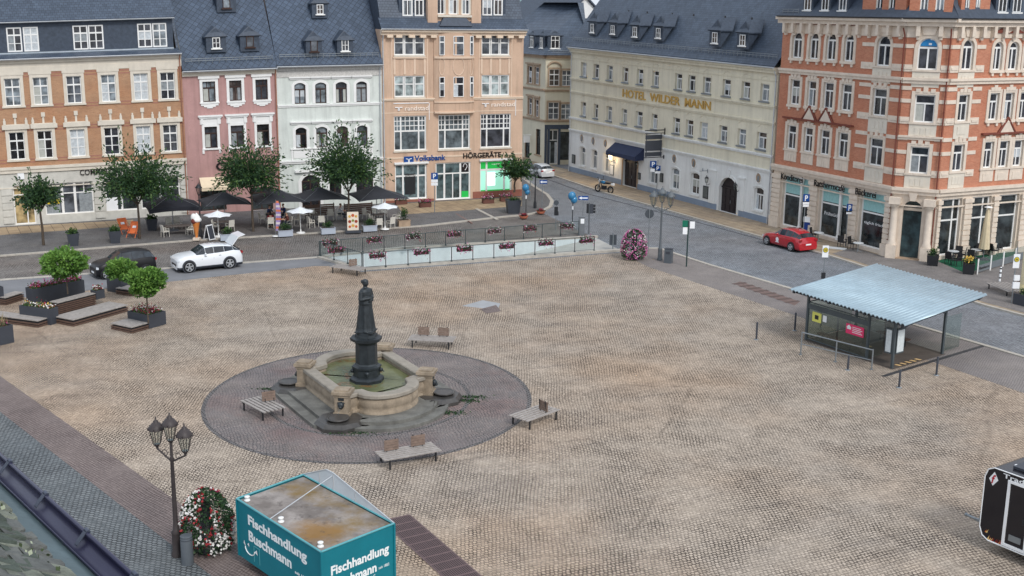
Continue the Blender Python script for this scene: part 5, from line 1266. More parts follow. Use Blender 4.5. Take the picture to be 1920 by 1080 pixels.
for i,(c,d) in enumerate(cdir):
 ang=math.atan2(d.y,d.x)
 q=c+d*.55;b=MB();b.lathe([(1.15,-.01),(1.15,.17),(1.0,.335),(0.2,.34)],Vector((q.x,q.y,0)),8,0,False,ang+math.pi/8);b.build('corner_platform',FWET,FO)
 b=MB();b.box(c+Vector((0,0,.72)),(.62,.62,1.0),rz=ang);b.box(c+Vector((0,0,.38)),(.74,.74,.2),rz=ang);b.box(c+Vector((0,0,1.27)),(.7,.7,.12),rz=ang);b.box(c+Vector((0,0,1.40)),(.84,.84,.14),rz=ang);b.box(c+Vector((0,0,1.5)),(.6,.6,.07),rz=ang)
 pp=b.build('corner_pillar',FSTONE,FO)
 b=MB();h=c+d*.35;b.ball(h+Vector((0,0,.86)),(.15,.15,.17),10,7);b.ball(h+d*.1+Vector((0,0,.8)),(.09,.09,.07),8,5)
 for s in (-1,1):b.ball(h+Vector((-d.y,d.x,0))*.12*s+Vector((0,0,.96)),.05,6,4)
 b.build('lion_head',BRONZE,pp)
 b=MB();n_=Vector((-d.y,d.x,0));s0=c+d*.318+Vector((0,0,1.12));b.box(s0,(.02,.26,.12),rz=ang);b.build('name_plate',BRONZE,pp)
 b=MB();q=c+d*.82;b.lathe([(.34,.33),(.42,.36),(.5,.42),(.52,.47),(.45,.47),(.38,.42),(.02,.41)],Vector((q.x,q.y,0)),16);bw_=b.build('overflow_bowl',FWET,FO)
 b=MB();b.face([(q.x+.4*math.cos(a),q.y+.4*math.sin(a),.45) for a in [math.pi*k/8 for k in range(16)]]);b.build('water',FWET,bw_)
 if i in (0,1):
  b=MB();p0=h+d*.16+Vector((0,0,.78));b.path([p0,p0+d*.15+Vector((0,0,-.08)),p0+d*.24+Vector((0,0,-.26))],.012,5);b.build('water_jet',clear_glass('jet_water',(.9,.95,.97,1)),bw_)
ang=math.atan2((pF-fc).y,(pF-fc).x)+math.pi/8
pc=G(688,712,.9);pc.z=0
b=MB();b.lathe([(.82,.4),(.82,1.02),(.72,1.10),(.64,1.14),(.62,1.5),(.70,1.54),(.70,1.62),(.56,1.68),(.52,1.76),(.51,2.70),(.56,2.78),(.74,2.86),(.76,3.0),(.54,3.03),(.52,3.16),(.46,3.18),(.46,3.28)],pc,8,0,False,ang)
b.build('pedestal',BRONZE,FO)
for k in range(4):
 a=ang-math.pi/8+math.pi/2*k+.3;d=Vector((math.cos(a),math.sin(a),0))
 b=MB();b.ball(pc+d*.66+Vector((0,0,1.38)),.11,8,6);b.tube(pc+d*.7+Vector((0,0,1.34)),pc+d*.82+Vector((0,0,1.3)),.03);b.build('spout',BRONZE,FO)
ST=thing('statue','dark bronze statue of a standing woman in a long gown on the fountain pedestal','statue',(pc.x,pc.y,3.27))
def robe(b,secs,n=28,folds=0.0):
 rings=[]
 for (z,rx,ry_,cx,cy,fo) in secs:
  rg=[]
  for i in range(n):
   a=2*math.pi*i/n;k=1+fo*math.sin(a*9+z*.8)+fo*.5*math.sin(a*5+1.3)
   rg.append(Vector((cx+rx*k*math.cos(a),cy+ry_*k*math.sin(a),z)))
  rings.append(rg)
 b.loft(rings,0,True,True)
b=MB();b.box((0,0,.03),(.86,.86,.07),rz=.3)
robe(b,[(.05,.46,.47,0,0,.07),(.2,.42,.43,0,0,.08),(.6,.38,.38,0,0,.08),(1.0,.345,.335,0,0,.07),(1.3,.32,.30,0,0,.05),(1.38,.345,.315,0,0,.03),(1.42,.34,.30,0,0,.02),(1.6,.31,.27,0,0,.0),(1.8,.35,.27,0,0,0),(1.95,.37,.24,0,0,0),(2.05,.27,.18,0,0,0),(2.1,.11,.11,0,0,0),(2.18,.085,.09,0,.01,0)])
b.ball((0,-.01,2.32),(.135,.155,.18),14,10);b.ball((0,.13,2.36),(.1,.1,.1),10,7);b.lathe([(.13,2.36),(.15,2.4),(.12,2.47),(.03,2.5)],(0,0,0),14)
b.ball((0,-.15,2.29),(.022,.035,.03),6,5)
for s in (-1,1):
 b.tube((s*.34,0,1.95),(s*.45,-.04,1.6),.12,.10,10);b.tube((s*.45,-.04,1.6),(s*.08,-.36,1.66),.095,.055,10);b.ball((s*.45,-.04,1.6),.10,8,6);b.ball((s*.25,0,1.92),.1,8,6);b.ball((s*.06,-.26,1.62),(.05,.06,.05),8,6)
 for k in range(4):b.tube((s*.04,-.26,1.585+k*.024),(-s*.05,-.30,1.58+k*.024),.013,.01,5)
b.box((0,-.29,1.52),(.3,.14,.1),rz=0)
for k in range(7):a=-1.2+k*.4;b.tube((.3*math.sin(a),.26*math.cos(a)*.9,1.4),(.42*math.sin(a),.40*math.cos(a),.1),.035,.05,6)
so_=b.build('body',BRONZE,ST)
m_=so_.modifiers.new('remesh','REMESH');m_.mode='VOXEL';m_.voxel_size=.022;m_.use_smooth_shade=True
ST.rotation_euler=(0,0,R(62))
b=MB()
for px,n_,sp in (((862,752),70,.6),((838,775),60,.5),((655,812),50,.6),((505,730),30,.3),((885,745),40,.4)):
 c=G(*px)
 for k in range(n_*3):b.leaf(c+Vector((rnd.gauss(0,sp),rnd.gauss(0,sp*.25),abs(rnd.gauss(0,.03))+.012)),.12,.06,rnd.choice((0,1)))
tag(b.build('moss',LEAF),'green moss and weeds along the lowest fountain step','moss',kind='stuff')
# ------------------------------------------------------------------ benches
def make_bench(nb=2,L_=2.1,dp=1.25,label='',loc=(0,0,0),rz=0,group=None,backs=None):
 t=thing('bench',label,'bench',loc,rz,group)
 for i in range(6):
  b=MB();y=-dp/2+dp*(i+.5)/6;b.box((0,y,.44),(L_,dp/6*.62,.045));b.build('seat_plank',WOOD_G,t)
 for sx in (-1,1):
  b=MB();b.box((sx*L_*.4,0,.395),(.05,dp*.95,.05));b.build('cross_bar',DARK,t)
  for sy in (-1,1):
   b=MB();b.box((sx*L_*.4,sy*dp*.42,.185),(.06,.06,.37));b.build('leg',DARK,t)
 for x,y,rr in (backs or [(-.55,.1,0),(.35,.1,0)][:nb]):
  b=MB()
  for k in range(4):b.box((x,y,.56+k*.115),(.62,.035,.1),rz=rr,rx=-.1)
  bk=b.build('backrest',BACKW,t)
  b=MB()
  for s in (-.2,.2):q=Vector((math.cos(rr),math.sin(rr),0))*s;b.box(Vector((x,y+.035,.7))+q,(.04,.03,.58),rz=rr,rx=-.1)
  b.build('backrest_support',DARK,bk)
 return t
def bang(a,c):d=G(*c)-G(*a);return math.atan2(d.y,d.x)
def bloc(*ps):v=sum((G(*p) for p in ps),Vector())/len(ps);return (v.x,v.y,0)
make_bench(2,2.5,1.15,'weathered plank bench with two small backrests nearest the teal trailer',bloc((736,880),(814,868),(722,864),(790,850)),bang((740,884),(816,870)),'benches round the fountain',[(-.62,.28,0),(.55,.28,0)])
make_bench(1,2.15,1.2,'weathered plank bench with one backrest left of the fountain',bloc((462,772),(491,789),(528,778),(495,762)),bang((462,771),(494,788)),'benches round the fountain',[(-.1,.35,R(75))])
make_bench(1,2.2,1.2,'weathered plank bench with one upright backrest right of the fountain',bloc((972,798),(1012,802),(1032,783),(993,782)),bang((974,800),(1032,779)),'benches round the fountain',[(.35,-.2,R(80))])
make_bench(2,2.5,1.15,'plank bench with two dark backrests behind the fountain',bloc((777,651),(826,655),(843,647),(795,643)),bang((775,650),(838,653)),'benches round the fountain',[(-.55,.4,0),(.55,.4,0)])
make_bench(1,2.5,1.2,'plank bench with one slatted backrest by the ramp wall',bloc((633,513),(656,516),(677,514),(652,508)),bang((633,514),(656,517)),'benches round the fountain',[(.1,.35,R(60))])
make_bench(1,2.6,1.6,'dark plank bench at the right edge by the bus stop post',bloc((1868,552),(1884,558),(1908,548),(1890,544)),bang((1866,552),(1890,562)),None,[(.6,.5,0)])
# ------------------------------------------------------------------ foliage
def clump(b,c,r,n,L,W,w3=(.4,.4,.2),shell=.6,up_=.3,lump=.25,seed=0):
 for i in range(n):
  d=Vector((rnd.gauss(0,1),rnd.gauss(0,1),rnd.gauss(0,1))).normalized()
  k=1+lump*(noise.noise(d*2.2+Vector((seed,0,0)))*2)
  rr=(shell+(1-shell)*rnd.random())*k
  p=Vector(c)+Vector((d.x*r[0],d.y*r[1],d.z*r[2]))*rr
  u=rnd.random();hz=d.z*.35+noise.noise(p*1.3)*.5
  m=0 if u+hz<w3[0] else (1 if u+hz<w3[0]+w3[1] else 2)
  dd=d+Vector((rnd.gauss(0,.6),rnd.gauss(0,.6),rnd.gauss(0,.6)+up_*.3))
  b.leaf(p,L*rnd.uniform(.7,1.3),W*rnd.uniform(.7,1.3),m,dd)
def street_tree(label,base,top_px,crown_px,n_tw=95,z0=.1):
 n_tw=int(n_tw*1.2)
 g=G(*base);h=HT(top_px[0],top_px[1],g);s_=(g-CAM).length/FPX
 hb=HT(base[0],crown_px[3],g);rx=(crown_px[2]-crown_px[0])/2*s_;cx=((crown_px[0]+crown_px[2])/2-base[0])*s_*.5
 t=thing('tree',label,'tree',(g.x,g.y,z0),0,'street trees in front of the houses')
 b=MB();th=hb+(h-hb)*.12
 p=Vector((0,0,0));r=.11 if rx>1.5 else .07;pts=[p]
 for i in range(4):q=Vector((cx*.1*i+rnd.uniform(-.04,.04),rnd.uniform(-.04,.04),th*(i+1)/4));b.tube(p,q,r,r*.9,8);r*=.9;p=q
 top=p;twigs=[]
 for i in range(9):
  a=i*2.4;e=top+Vector((math.cos(a)*rx*.45+cx*.4,math.sin(a)*rx*.45,(h-hb)*rnd.uniform(.25,.55)))
  b.tube(top-Vector((0,0,.2)),e,r*.6,r*.25,6);twigs.append(e)
 b.build('trunk',BARK,t)
 b=MB()
 ctr=Vector((cx,0,hb+(h-hb)*.42))
 for i in range(n_tw):
  a=rnd.uniform(0,6.283);el=math.asin(rnd.uniform(-.72,1));
  d=Vector((math.cos(a)*math.cos(el),math.sin(a)*math.cos(el),math.sin(el)))
  R_=Vector((rx,rx,(h-hb)*(.58 if d.z>0 else .42)))
  k=(rnd.uniform(.7,1.05) if rnd.random()<.7 else rnd.uniform(1.05,1.3))*(1+.18*noise.noise(d*2.5))
  e=ctr+Vector((d.x*R_.x,d.y*R_.y,d.z*R_.z))*k
  s0=ctr+(e-ctr)*.15+Vector((0,0,-.1*(h-hb)));mid=(s0+e)/2+Vector((0,0,.12*(h-hb)*(1-d.z)))
  prev=s0;n_=16
  for j in range(1,n_+1):
   f=j/n_;q=s0*(1-f)**2+mid*2*f*(1-f)+e*f*f
   dr=(q-prev).normalized();prev=q
   for kk in range(3 if f<.85 else 2):
    o=Vector((rnd.gauss(0,1),rnd.gauss(0,1),rnd.gauss(0,1)))*(.17*(1.1-.75*f))*(rx/2+.4)
    u=rnd.random()+.22*noise.noise(q*.9);m=0 if u<.42 else (1 if u<.84 else 2)
    b.leaf(q+o,rnd.uniform(.22,.36),rnd.uniform(.09,.16),m,dr+Vector((rnd.gauss(0,.45),rnd.gauss(0,.45),rnd.gauss(0,.45))))
 b.build('crown',LEAF,t)
 return t
street_tree('small slim street tree in front of the bank door at the left',(82,462),(75,326),(37,326,116,405),55)
street_tree('large dark green street tree beside the orange deck chairs',(262,450),(262,266),(190,266,345,398),130)
street_tree('dark green street tree in front of the rose house',(475,436),(478,262),(408,262,532,378),120)
street_tree('dark green street tree with long sprays in front of the pale green house',(655,428),(650,246),(578,246,720,374),140)
def ball_tree(name,label,base,z,c_px,rx_px,rz_px,n=2600,stem=True,lf=(.2,.13)):
 g=G(base[0],base[1],z);s_=(g-CAM).length/FPX;zc=HT(base[0],c_px[1],g);cx=(c_px[0]-base[0])*s_
 t=thing(name,label,'tree' if stem else 'bush',(g.x,g.y,z),0)
 rx,rz=rx_px*s_,rz_px*s_
 if stem:
  b=MB();top=Vector((cx*.4,0,zc-z-rz*.5));b.tube((0,0,-.1),top,.045,.038,8)
  for k in range(5):a=k*1.26;b.tube(top,Vector((cx+math.cos(a)*rx*.5,math.sin(a)*rx*.5,zc-z)),.025,.01,5)
  b.build('trunk',BARK,t)
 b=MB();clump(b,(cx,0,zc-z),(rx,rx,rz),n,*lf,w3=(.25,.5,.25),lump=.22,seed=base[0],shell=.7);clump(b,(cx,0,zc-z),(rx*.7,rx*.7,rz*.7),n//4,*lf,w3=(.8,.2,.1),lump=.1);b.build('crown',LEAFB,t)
 return t
def flowers(b,box,n,cols,z,h=.25,leafm=1):
 (x0,x1,y0,y1)=box
 for i in range(n):
  p=Vector((rnd.uniform(x0,x1),rnd.uniform(y0,y1),z+abs(rnd.gauss(0,h*.5))));b.leaf(p,rnd.uniform(.1,.2),rnd.uniform(.05,.1),0 if rnd.random()<.5 else 1)
 for i in range(n):
  p=Vector((rnd.uniform(x0,x1),rnd.uniform(y0,y1),z+h*.4+abs(rnd.gauss(0,h*.5))));b.leaf(p,rnd.uniform(.07,.13),rnd.uniform(.07,.11),2+rnd.randrange(len(cols)))
def planter(label,pl,pf,pr,h,cols=None,nfl=220,fh=.25,group='dark metal planters on the square',mat=ANTH,cat='planter',z0=0.0):
 F_,R_,L_=G(*pf,z0),G(*pr,z0),G(*pl,z0);X=R_-F_;Y=L_-F_;xd=X.normalized();yd=Vector((-xd.y,xd.x,0));ly=max(.5,Y.dot(yd));lx=X.length
 t=thing('planter',label,cat,(F_.x,F_.y,z0),math.atan2(xd.y,xd.x),group)
 b=MB();w_=.04
 for c,d in (((lx/2,w_/2,h/2),(lx,w_,h)),((lx/2,ly-w_/2,h/2),(lx,w_,h)),((w_/2,ly/2,h/2),(w_,ly-2*w_,h)),((lx-w_/2,ly/2,h/2),(w_,ly-2*w_,h))):b.box(c,d)
 b.build('box',mat,t)
 b=MB();b.box((lx/2,ly/2,h/2-.04),(lx-.1,ly-.1,h-.1));b.build('soil',SOIL,t)
 if cols:
  b=MB();flowers(b,(.06,lx-.06,.06,ly-.06),nfl,cols,h-.08,fh);b.build('flowers',[LEAF[1],LEAF[2]]+[PETAL[c] for c in cols],t)
 return t,lx,ly
planter('long dark planter with red and pink flowers and a ball tree on the wooden decks',(54,569),(64,574),(160,555),1.05,['red','magenta','pink','dark'],420,.3)
planter('dark corner planter with white and red flowers between the wooden decks',(70,592),(96,610),(111,605),.95,['white','red','yellow'],130)
planter('low dark planter with white and red flowers at the end of the raised bench',(176,560),(181,562),(197,558),.55,['white','red','dark'],110,z0=.4)
planter('dark planter filled by the round bush beside the small black car',(206,545),(228,550),(258,541),.95)
planter('dark planter with dark red flowers under the nearest ball tree',(253,605),(280,617),(312,608),.8,['red','dark','dark','white'],240,.3)
tp,lx_,ly_=planter('dark planter with tall tan grass cut by the left picture edge',(-60,636),(-20,653),(27,642),1.0,['magenta','dark'],160)
b=MB()
for k in range(260):
 p=Vector((rnd.uniform(.1,lx_-.1),rnd.uniform(.1,ly_-.1),.95));a=rnd.uniform(0,6.28);l=rnd.uniform(.5,.95)
 b.leaf(p+Vector((math.cos(a)*.15,math.sin(a)*.15,l/2)),l,.02,0,(math.cos(a)*.3,math.sin(a)*.3,1))
b.build('grass_tuft',leaf_mat('tan_grass',(.34,.28,.16,1)),tp)
planter('empty looking dark planter cut by the left picture edge behind the decks',(-40,566),(-20,575),(9,570),1.1)
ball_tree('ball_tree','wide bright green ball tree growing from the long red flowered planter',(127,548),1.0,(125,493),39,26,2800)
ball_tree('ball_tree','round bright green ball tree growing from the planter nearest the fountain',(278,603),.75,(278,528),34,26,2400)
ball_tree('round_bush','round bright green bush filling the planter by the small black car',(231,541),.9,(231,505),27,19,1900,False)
def deck(label,pl,pf,pr,h,nb=8,z0=0.0,group='wooden seating decks on the square'):
 F_,R_,L_=G(*pf,z0),G(*pr,z0),G(*pl,z0);X=R_-F_;Y=L_-F_;xd=X.normalized();yd=Vector((-xd.y,xd.x,0));ly=max(.7,Y.dot(yd));lx=X.length
 t=thing('seating_deck',label,'deck',(F_.x,F_.y,z0),math.atan2(xd.y,xd.x),group)
 n=max(2,int(h/.11))
 for k in range(n-1):
  z=h*(k+.5)/n;b=MB();b.box((lx/2,.03,z),(lx,.05,h/n*.62));b.box((lx/2,ly-.03,z),(lx,.05,h/n*.62));b.box((.03,ly/2,z),(.05,ly-.1,h/n*.62));b.box((lx-.03,ly/2,z),(.05,ly-.1,h/n*.62));b.build('side_slat',WOOD_B,t)
 b=MB();b.box((lx/2,ly/2,h/2-.05),(lx-.14,ly-.14,h-.12));b.build('frame',DARK,t)
 k=max(4,int(ly/.16))
 for i in range(k):
  b=MB();b.box((lx/2,ly*(i+.5)/k,h-.025),(lx,ly/k*.86,.05));b.build('plank',WOOD_G,t)
 return t
deck('large low wooden deck in front of the raised bench',(108,604),(138,613),(241,584),.42)
deck('wooden deck at the left of the dark corner planter',(7,592),(72,615),(93,608),.42)
deck('raised wooden bench between the flowered planters',(100,590),(110,593),(181,574),.82)
deck('small square wooden deck attached to the nearest ball tree planter',(217,615),(247,626),(279,617),.38)
deck('small wooden deck in front of the bush planter',(226,549),(248,556),(268,550),.42)
deck('wooden deck at the left edge beside the empty looking planter',(5,568),(12,573),(46,562),.5)
# ------------------------------------------------------------------ lamps with three lanterns
def lantern(b,g,c,k=1.0):
 c=Vector(c)
 b.lathe([(.03,-.18),(.05,-.1),(.11*k,-.03),(.12*k,0)],c,6,0,False)
 for i in range(6):
  a=math.pi*i/3;b.tube(c+Vector((.12*k*math.cos(a),.12*k*math.sin(a),0)),c+Vector((.23*k*math.cos(a),.23*k*math.sin(a),.52*k)),.014,n=4)
  b.tube(c+Vector((.27*k*math.cos(a),.27*k*math.sin(a),.54*k)),c+Vector((.31*k*math.cos(a),.31*k*math.sin(a),.62*k)),.015,n=4)
 b.lathe([(.28*k,.52*k),(.28*k,.56*k),(.14*k,.74*k),(.09*k,.76*k),(.09*k,.82*k),(.03,.86*k),(.02,.96*k)],c,12,0)
 g.lathe([(.11*k,.01),(.22*k,.51*k)],c,6,0,False)
def lamp(label,px,h,rz,k=1.0,LMc=S(66,60,60)):
 g0=G(*px);t=thing('street_lamp',label,'street lamp',(g0.x,g0.y,0),rz,'three-armed street lamps')
 LM=pm('lamp_iron',LMc,.5,.15,4)
 b=MB();b.lathe([(.2,0),(.2,.12),(.16,.2),(.15,.8),(.17,.86),(.11,.95),(.085,1.2),(.06,h-1.6),(.09,h-1.55),(.05,h-1.45),(.05,h-.9)],(0,0,0),12);b.build('post',LM,t)
 heads=[(0,0,h-.86)]+[(math.cos(a)*.62,math.sin(a)*.62,h-1.12) for a in (0,math.pi)]
 for i,c in enumerate(heads):
  b=MB();gl=MB();lantern(b,gl,c,k)
  if i:
   d=Vector((c[0],c[1],0)).normalized();z=h-1.5
   b.tube(Vector((0,0,z-.12)),Vector(c)-Vector((0,0,.16)),.03)
   for q in range(9):
    a0,a1=q*.7,(q+1)*.7;r0=.15-q*.012
    b.tube(d*(.28+r0*math.cos(a0))+Vector((0,0,z+.12+r0*math.sin(a0))),d*(.28+(r0-.012)*math.cos(a1))+Vector((0,0,z+.12+(r0-.012)*math.sin(a1))),.016,n=4)
  o=b.build('lantern',LM,t);gl.build('lantern_glass',LAMPGL,o)
 return t
g_=G(333,1042);lamp('dark three-armed street lamp in the lower left corner beside the white and red flower tower',(333,1042),HT(300,785,g_)+.1,R(-28),.98)
g_=G(1237,488);lamp('grey three-armed street lamp beside the pink flower tower',(1237,488),HT(1240,356,g_),R(-4),1.2,S(98,104,108))
def small_lamp(label,px,top):
 g0=G(*px);h=HT(*top,g0);t=thing('street_lamp',label,'street lamp',(g0.x,g0.y,.09))
 b=MB();b.lathe([(.16,0),(.14,.5),(.07,.7),(.05,h-1.0),(.07,h-.9)],(0,0,0),10);b.build('post',DARK,t)
 b=MB();gl=MB();lantern(b,gl,(0,0,h-.85),.95);o=b.build('lantern',DARK,t);gl.build('lantern_glass',LAMPGL,o)
small_lamp('slim single-headed street lamp at the rounded corner before the white car',(1003,392),(1003,312))
small_lamp('slim single-headed street lamp beside the ice cream figure',(377,447),(375,346))
# ------------------------------------------------------------------ flower towers
def flower_tower(label,px,top,wpx,cols,n=2600):
 g0=G(*px);h=HT(*top,g0);r=wpx/2*(g0-CAM).length/FPX
 t=thing('flower_tower',label,'flower tower',(g0.x,g0.y,0))
 b=MB();b.lathe([(r*.5,0),(r*.55,.25),(r*.3,.3),(r*.2,h*.85)],(0,0,0),12);b.build('pot',DARK,t)
 b=MB();q=MB()
 prof=lambda f:r*(.92+.16*math.sin(min(1,f/.3)*1.57) if f<.3 else 1.08*math.sqrt(max(0,1-((f-.3)/.71)**3.0))*(1-.16*(f-.3)))
 for i in range(n):
  f=rnd.random()**.9;a=rnd.uniform(0,6.283);rr=prof(f)*rnd.uniform(.78,1.02)*(1+.12*noise.noise(Vector((math.cos(a)*1.5,math.sin(a)*1.5,f*3))*1.6))
  b.leaf((rr*math.cos(a),rr*math.sin(a),.1+f*(h-.12)),rnd.uniform(.1,.17),rnd.uniform(.05,.09),0 if rnd.random()<.6 else 1,(math.cos(a)+rnd.gauss(0,.6),math.sin(a)+rnd.gauss(0,.6),rnd.gauss(-.2,.6)))
 for i in range(int(n*.42)):
  f=rnd.random()**.9;a=rnd.uniform(0,6.283);v=noise.noise(Vector((math.cos(a)*1.2,math.sin(a)*1.2,f*2.2))*1.3+Vector((px[0],0,0)))
  if v<-.14:continue
  rr=prof(f)*rnd.uniform(.99,1.07);m=cols[int(min(len(cols)-1,max(0,(v+.25)/.6*len(cols)+rnd.uniform(-.6,.6))))]
  c=Vector((rr*math.cos(a),rr*math.sin(a),.12+f*(h-.1)));k=list(PETAL).index(m)
  for z in range(2):q.leaf(c,rnd.uniform(.08,.12),rnd.uniform(.07,.1),k,(rnd.gauss(0,1),rnd.gauss(0,1),rnd.gauss(0,1)))
 b.build('foliage',[LEAF[0],LEAF[1]],t);q.build('blossoms',[PETAL[c] for c in PETAL],t)
flower_tower('white and dark red flower tower beside the lower left street lamp',(390,1032),(388,918),86,['dark','red','white','white'])
flower_tower('pink and magenta flower tower at the end of the ramp wall',(1188,486),(1188,430),44,['magenta','pink','pink','white','pink'],2400)
def column_bin(label,px,r,h,square=False):
 g0=G(*px);t=thing('litter_bin',label,'litter bin',(g0.x,g0.y,0),R(-28))
 b=MB()
 if square:b.box((0,0,h/2),(r*2,r*1.4,h))
 else:b.lathe([(r,0),(r,h-.08),(r*.97,h-.07),(r*.97,h-.02),(r*1.02,h),(r*.9,h+.02)],(0,0,0),18)
 b.build('body',pm('grey_bin',S(88,94,100),.5,.1),t)
 b=MB()
 if square:b.box((0,0,h+.02),(r*2.08,r*1.5,.04));b.box((0,-r*.71,h*.75),(r*1.2,.02,h*.18))
 else:b.lathe([(r*1.04,h*.88),(r*1.04,h*.9)],(0,0,0),18)
 b.build('lid',ANTH,t)
column_bin('round grey litter column standing at the foot of the lower left street lamp',(352,1057),.2,1.0)
column_bin('square grey litter bin beside the street lamp at the hotel street',(1253,493),.27,1.05,True)
# ------------------------------------------------------------------ vehicles
def wheel(par,x,y,r,w_=.2):
 t=MB();n=20;t.lathe([(r*.62,-w_/2),(r*.94,-w_/2),(r,-w_*.35),(r,w_*.35),(r*.94,w_/2),(r*.62,w_/2)],(0,0,0),n)
 q=Matrix.Translation((x,y,r))@Matrix.Rotation(math.pi/2,4,'X');t.v=[q@v for v in t.v];o=t.build('wheel',TYRE,par)
 d=MB();s=1 if y>0 else -1
 for k in range(5):
  a=2*math.pi*k/5+.3;c=Vector((math.cos(a),0,math.sin(a)));p=Vector((x,y+s*w_*.5,r))
  d.hex8([p+c*r*.12+Vector((-c.z,0,c.x))*r*.1,p+c*r*.12-Vector((-c.z,0,c.x))*r*.1,p+c*r*.66-Vector((-c.z,0,c.x))*r*.14,p+c*r*.66+Vector((-c.z,0,c.x))*r*.14]+[v+Vector((0,s*.02,0)) for v in (p+c*r*.12+Vector((-c.z,0,c.x))*r*.1,p+c*r*.12-Vector((-c.z,0,c.x))*r*.1,p+c*r*.66-Vector((-c.z,0,c.x))*r*.14,p+c*r*.66+Vector((-c.z,0,c.x))*r*.14)])
 d.tube((x,y+s*w_*.45,r),(x,y+s*(w_*.5+.025),r),r*.18,n=10)
 for k in range(20):
  a0,a1=2*math.pi*k/20,2*math.pi*(k+1)/20
  d.tube((x+r*.67*math.cos(a0),y+s*w_*.5,r+r*.67*math.sin(a0)),(x+r*.67*math.cos(a1),y+s*w_*.5,r+r*.67*math.sin(a1)),r*.05,n=5)
 d.build('rim',RIM,o);return o
def car(label,loc,rz,L,W,Hh_,paint,wb,rw,st,tail_open=False,cladding=False,group=None,plate=True,name='car',k=1.0):
 """st: stations (x from front 0..1, z belt, z top, half width factor, roof half width factor); top = belt where there is no cabin"""
 t=thing(name,label,'car',loc,rz)
 hx=L/2;zs=.2*Hh_/1.5
 rows=[]
 for (x,zb,zt,wf,rf) in st:
  X=hx-x*L;y=W/2*wf;yr=W/2*rf
  rows.append([(X,0,zs),(X,y*.93,zs),(X,y,zs+.18),(X,y*1.0,(zs+zb)*.55),(X,y*.97,zb-.04),(X,y*.93,zb),(X,yr,zt if zt>zb else zb+.012),(X,yr*.82,zt+.05 if zt>zb else zb+.035),(X,0,zt+.075 if zt>zb else zb+.06)])
 b=MB();gl=MB();n=len(rows[0])
 for (s0,r0),(s1,r1) in zip(zip(st,rows),zip(st[1:],rows[1:])):
  c0,c1=s0[2]>s0[1]+.05,s1[2]>s1[1]+.05
  for j in range(n-1):
   for sg in (1,-1):
    q=[Vector((p[0],p[1]*sg,p[2])) for p in (r0[j],r0[j+1],r1[j+1],r1[j])]
    if sg<0:q.reverse()
    glass_=(j==5 and (c0 or c1)) or (j>=6 and (c0!=c1))
    b.face(q,1 if (cladding and j==1) else 0,None,True)
    if glass_:
     cen=sum(q,Vector())/4;nn=(q[1]-q[0]).cross(q[3]-q[0]).normalized()
     if nn.dot(cen-Vector((cen.x*.9,0,.5)))<0:nn=-nn
     sh=.965 if j==5 else .97
     qq=[cen+(p-cen)*sh+nn*.006 for p in q]
     if (tail_open and c0 and not c1 and j>=6):continue
     gl.face(qq,0,None,True)
 for r,fl in ((rows[0],1),(rows[-1],0)):
  for sg in (1,-1):b.face([Vector((p[0],p[1]*sg,p[2])) for p in r])
 b.face([(hx*.97,y,zs) for y in (-W*.44,W*.44)]+[(-hx*.97,y,zs) for y in (W*.44,-W*.44)],1)
 body=b.build('body',[paint,ANTH],t,weld=True)
 gl.build('window',CARGLASS,body)
 for sx in (1,-1):
  for sy in (1,-1):
   x,y=sx*wb/2+(.02*L),sy*W/2*.93
   a=MB();a.lathe([(rw*1.17,-.02),(rw*1.17,.02)],(0,0,0),22);q=Matrix.Translation((x,sy*(W/2-.005),rw+.02))@Matrix.Rotation(math.pi/2,4,'X');a.v=[q@v for v in a.v];a.build('wheel_arch',ANTH if cladding else DARK,body)
   wheel(t,x,y,rw,.24)
 for sy in (1,-1):
  h=MB();zf=st[1][1]-.1
  h.box((hx-.06*L*.5,sy*W*.37,zf-.02),(.16,.34,.13),rz=-sy*.35);h.build('headlight',pm('headlight_glass',S(214,220,226),.15,.05,spec=.6),t)
  h=MB();zr=st[-2][1]-.12;h.box((-hx+.05,sy*W*.39,zr),(.12,.26,.16),rz=sy*.3);h.build('tail_light',pm('tail_light_red',S(150,24,30),.25,.1,spec=.6),t)
  h=MB();i=next(k_ for k_,s in enumerate(st) if s[2]>s[1]+.05);X=hx-st[i][0]*L+.05;h.ball((X,sy*(W/2+.09),st[i][1]+.06),(.07,.11,.075),8,6);h.build('wing_mirror',paint if not cladding else paint,t)
  h=MB()
  for X in (.1*L,-.12*L):h.box((X-.12,sy*(W/2*.985),st[4][1]-.13),(.16,.025,.03))
  h.box((.13*L,sy*W/2*.99,.62),(.012,.012,.6));h.box((-.05*L,sy*W/2*.99,.62),(.012,.012,.6));h.box((.04*L,sy*W/2*.99,.62),(.38*L,.012,.012));h.build('door_line',DARK,body)
 h=MB();h.box((hx-.02,0,.52),(.06,W*.5,.16));h.build('grille',DARK,t)
 if plate:
  h=MB();h.box((-hx-.005,0,.62),(.02,.52,.11));h.build('number_plate',WHITEP,t);h=MB();h.box((hx+.015,0,.42),(.02,.52,.11));h.build('number_plate',WHITEP,t)
 if tail_open:
  i=max(k_ for k_,s in enumerate(st) if s[2]>s[1]+.05);X=hx-st[i][0]*L;z=st[i][2]+.06
  h=MB();a=R(50);d=Vector((-math.cos(a),0,math.sin(a)));e=Vector((math.sin(a),0,math.cos(a)))*.05
  p0=Vector((X,0,z));q=[p0+Vector((0,s*W*.38,0)) for s in (-1,1)]
  h.hex8([q[0],q[1],q[1]+d*.75,q[0]+d*.75,q[0]+e,q[1]+e,q[1]+d*.75+e,q[0]+d*.75+e])
  d2=Vector((-.25,0,-.97)).normalized() if False else Vector((-math.cos(R(15)),0,math.sin(R(15))))
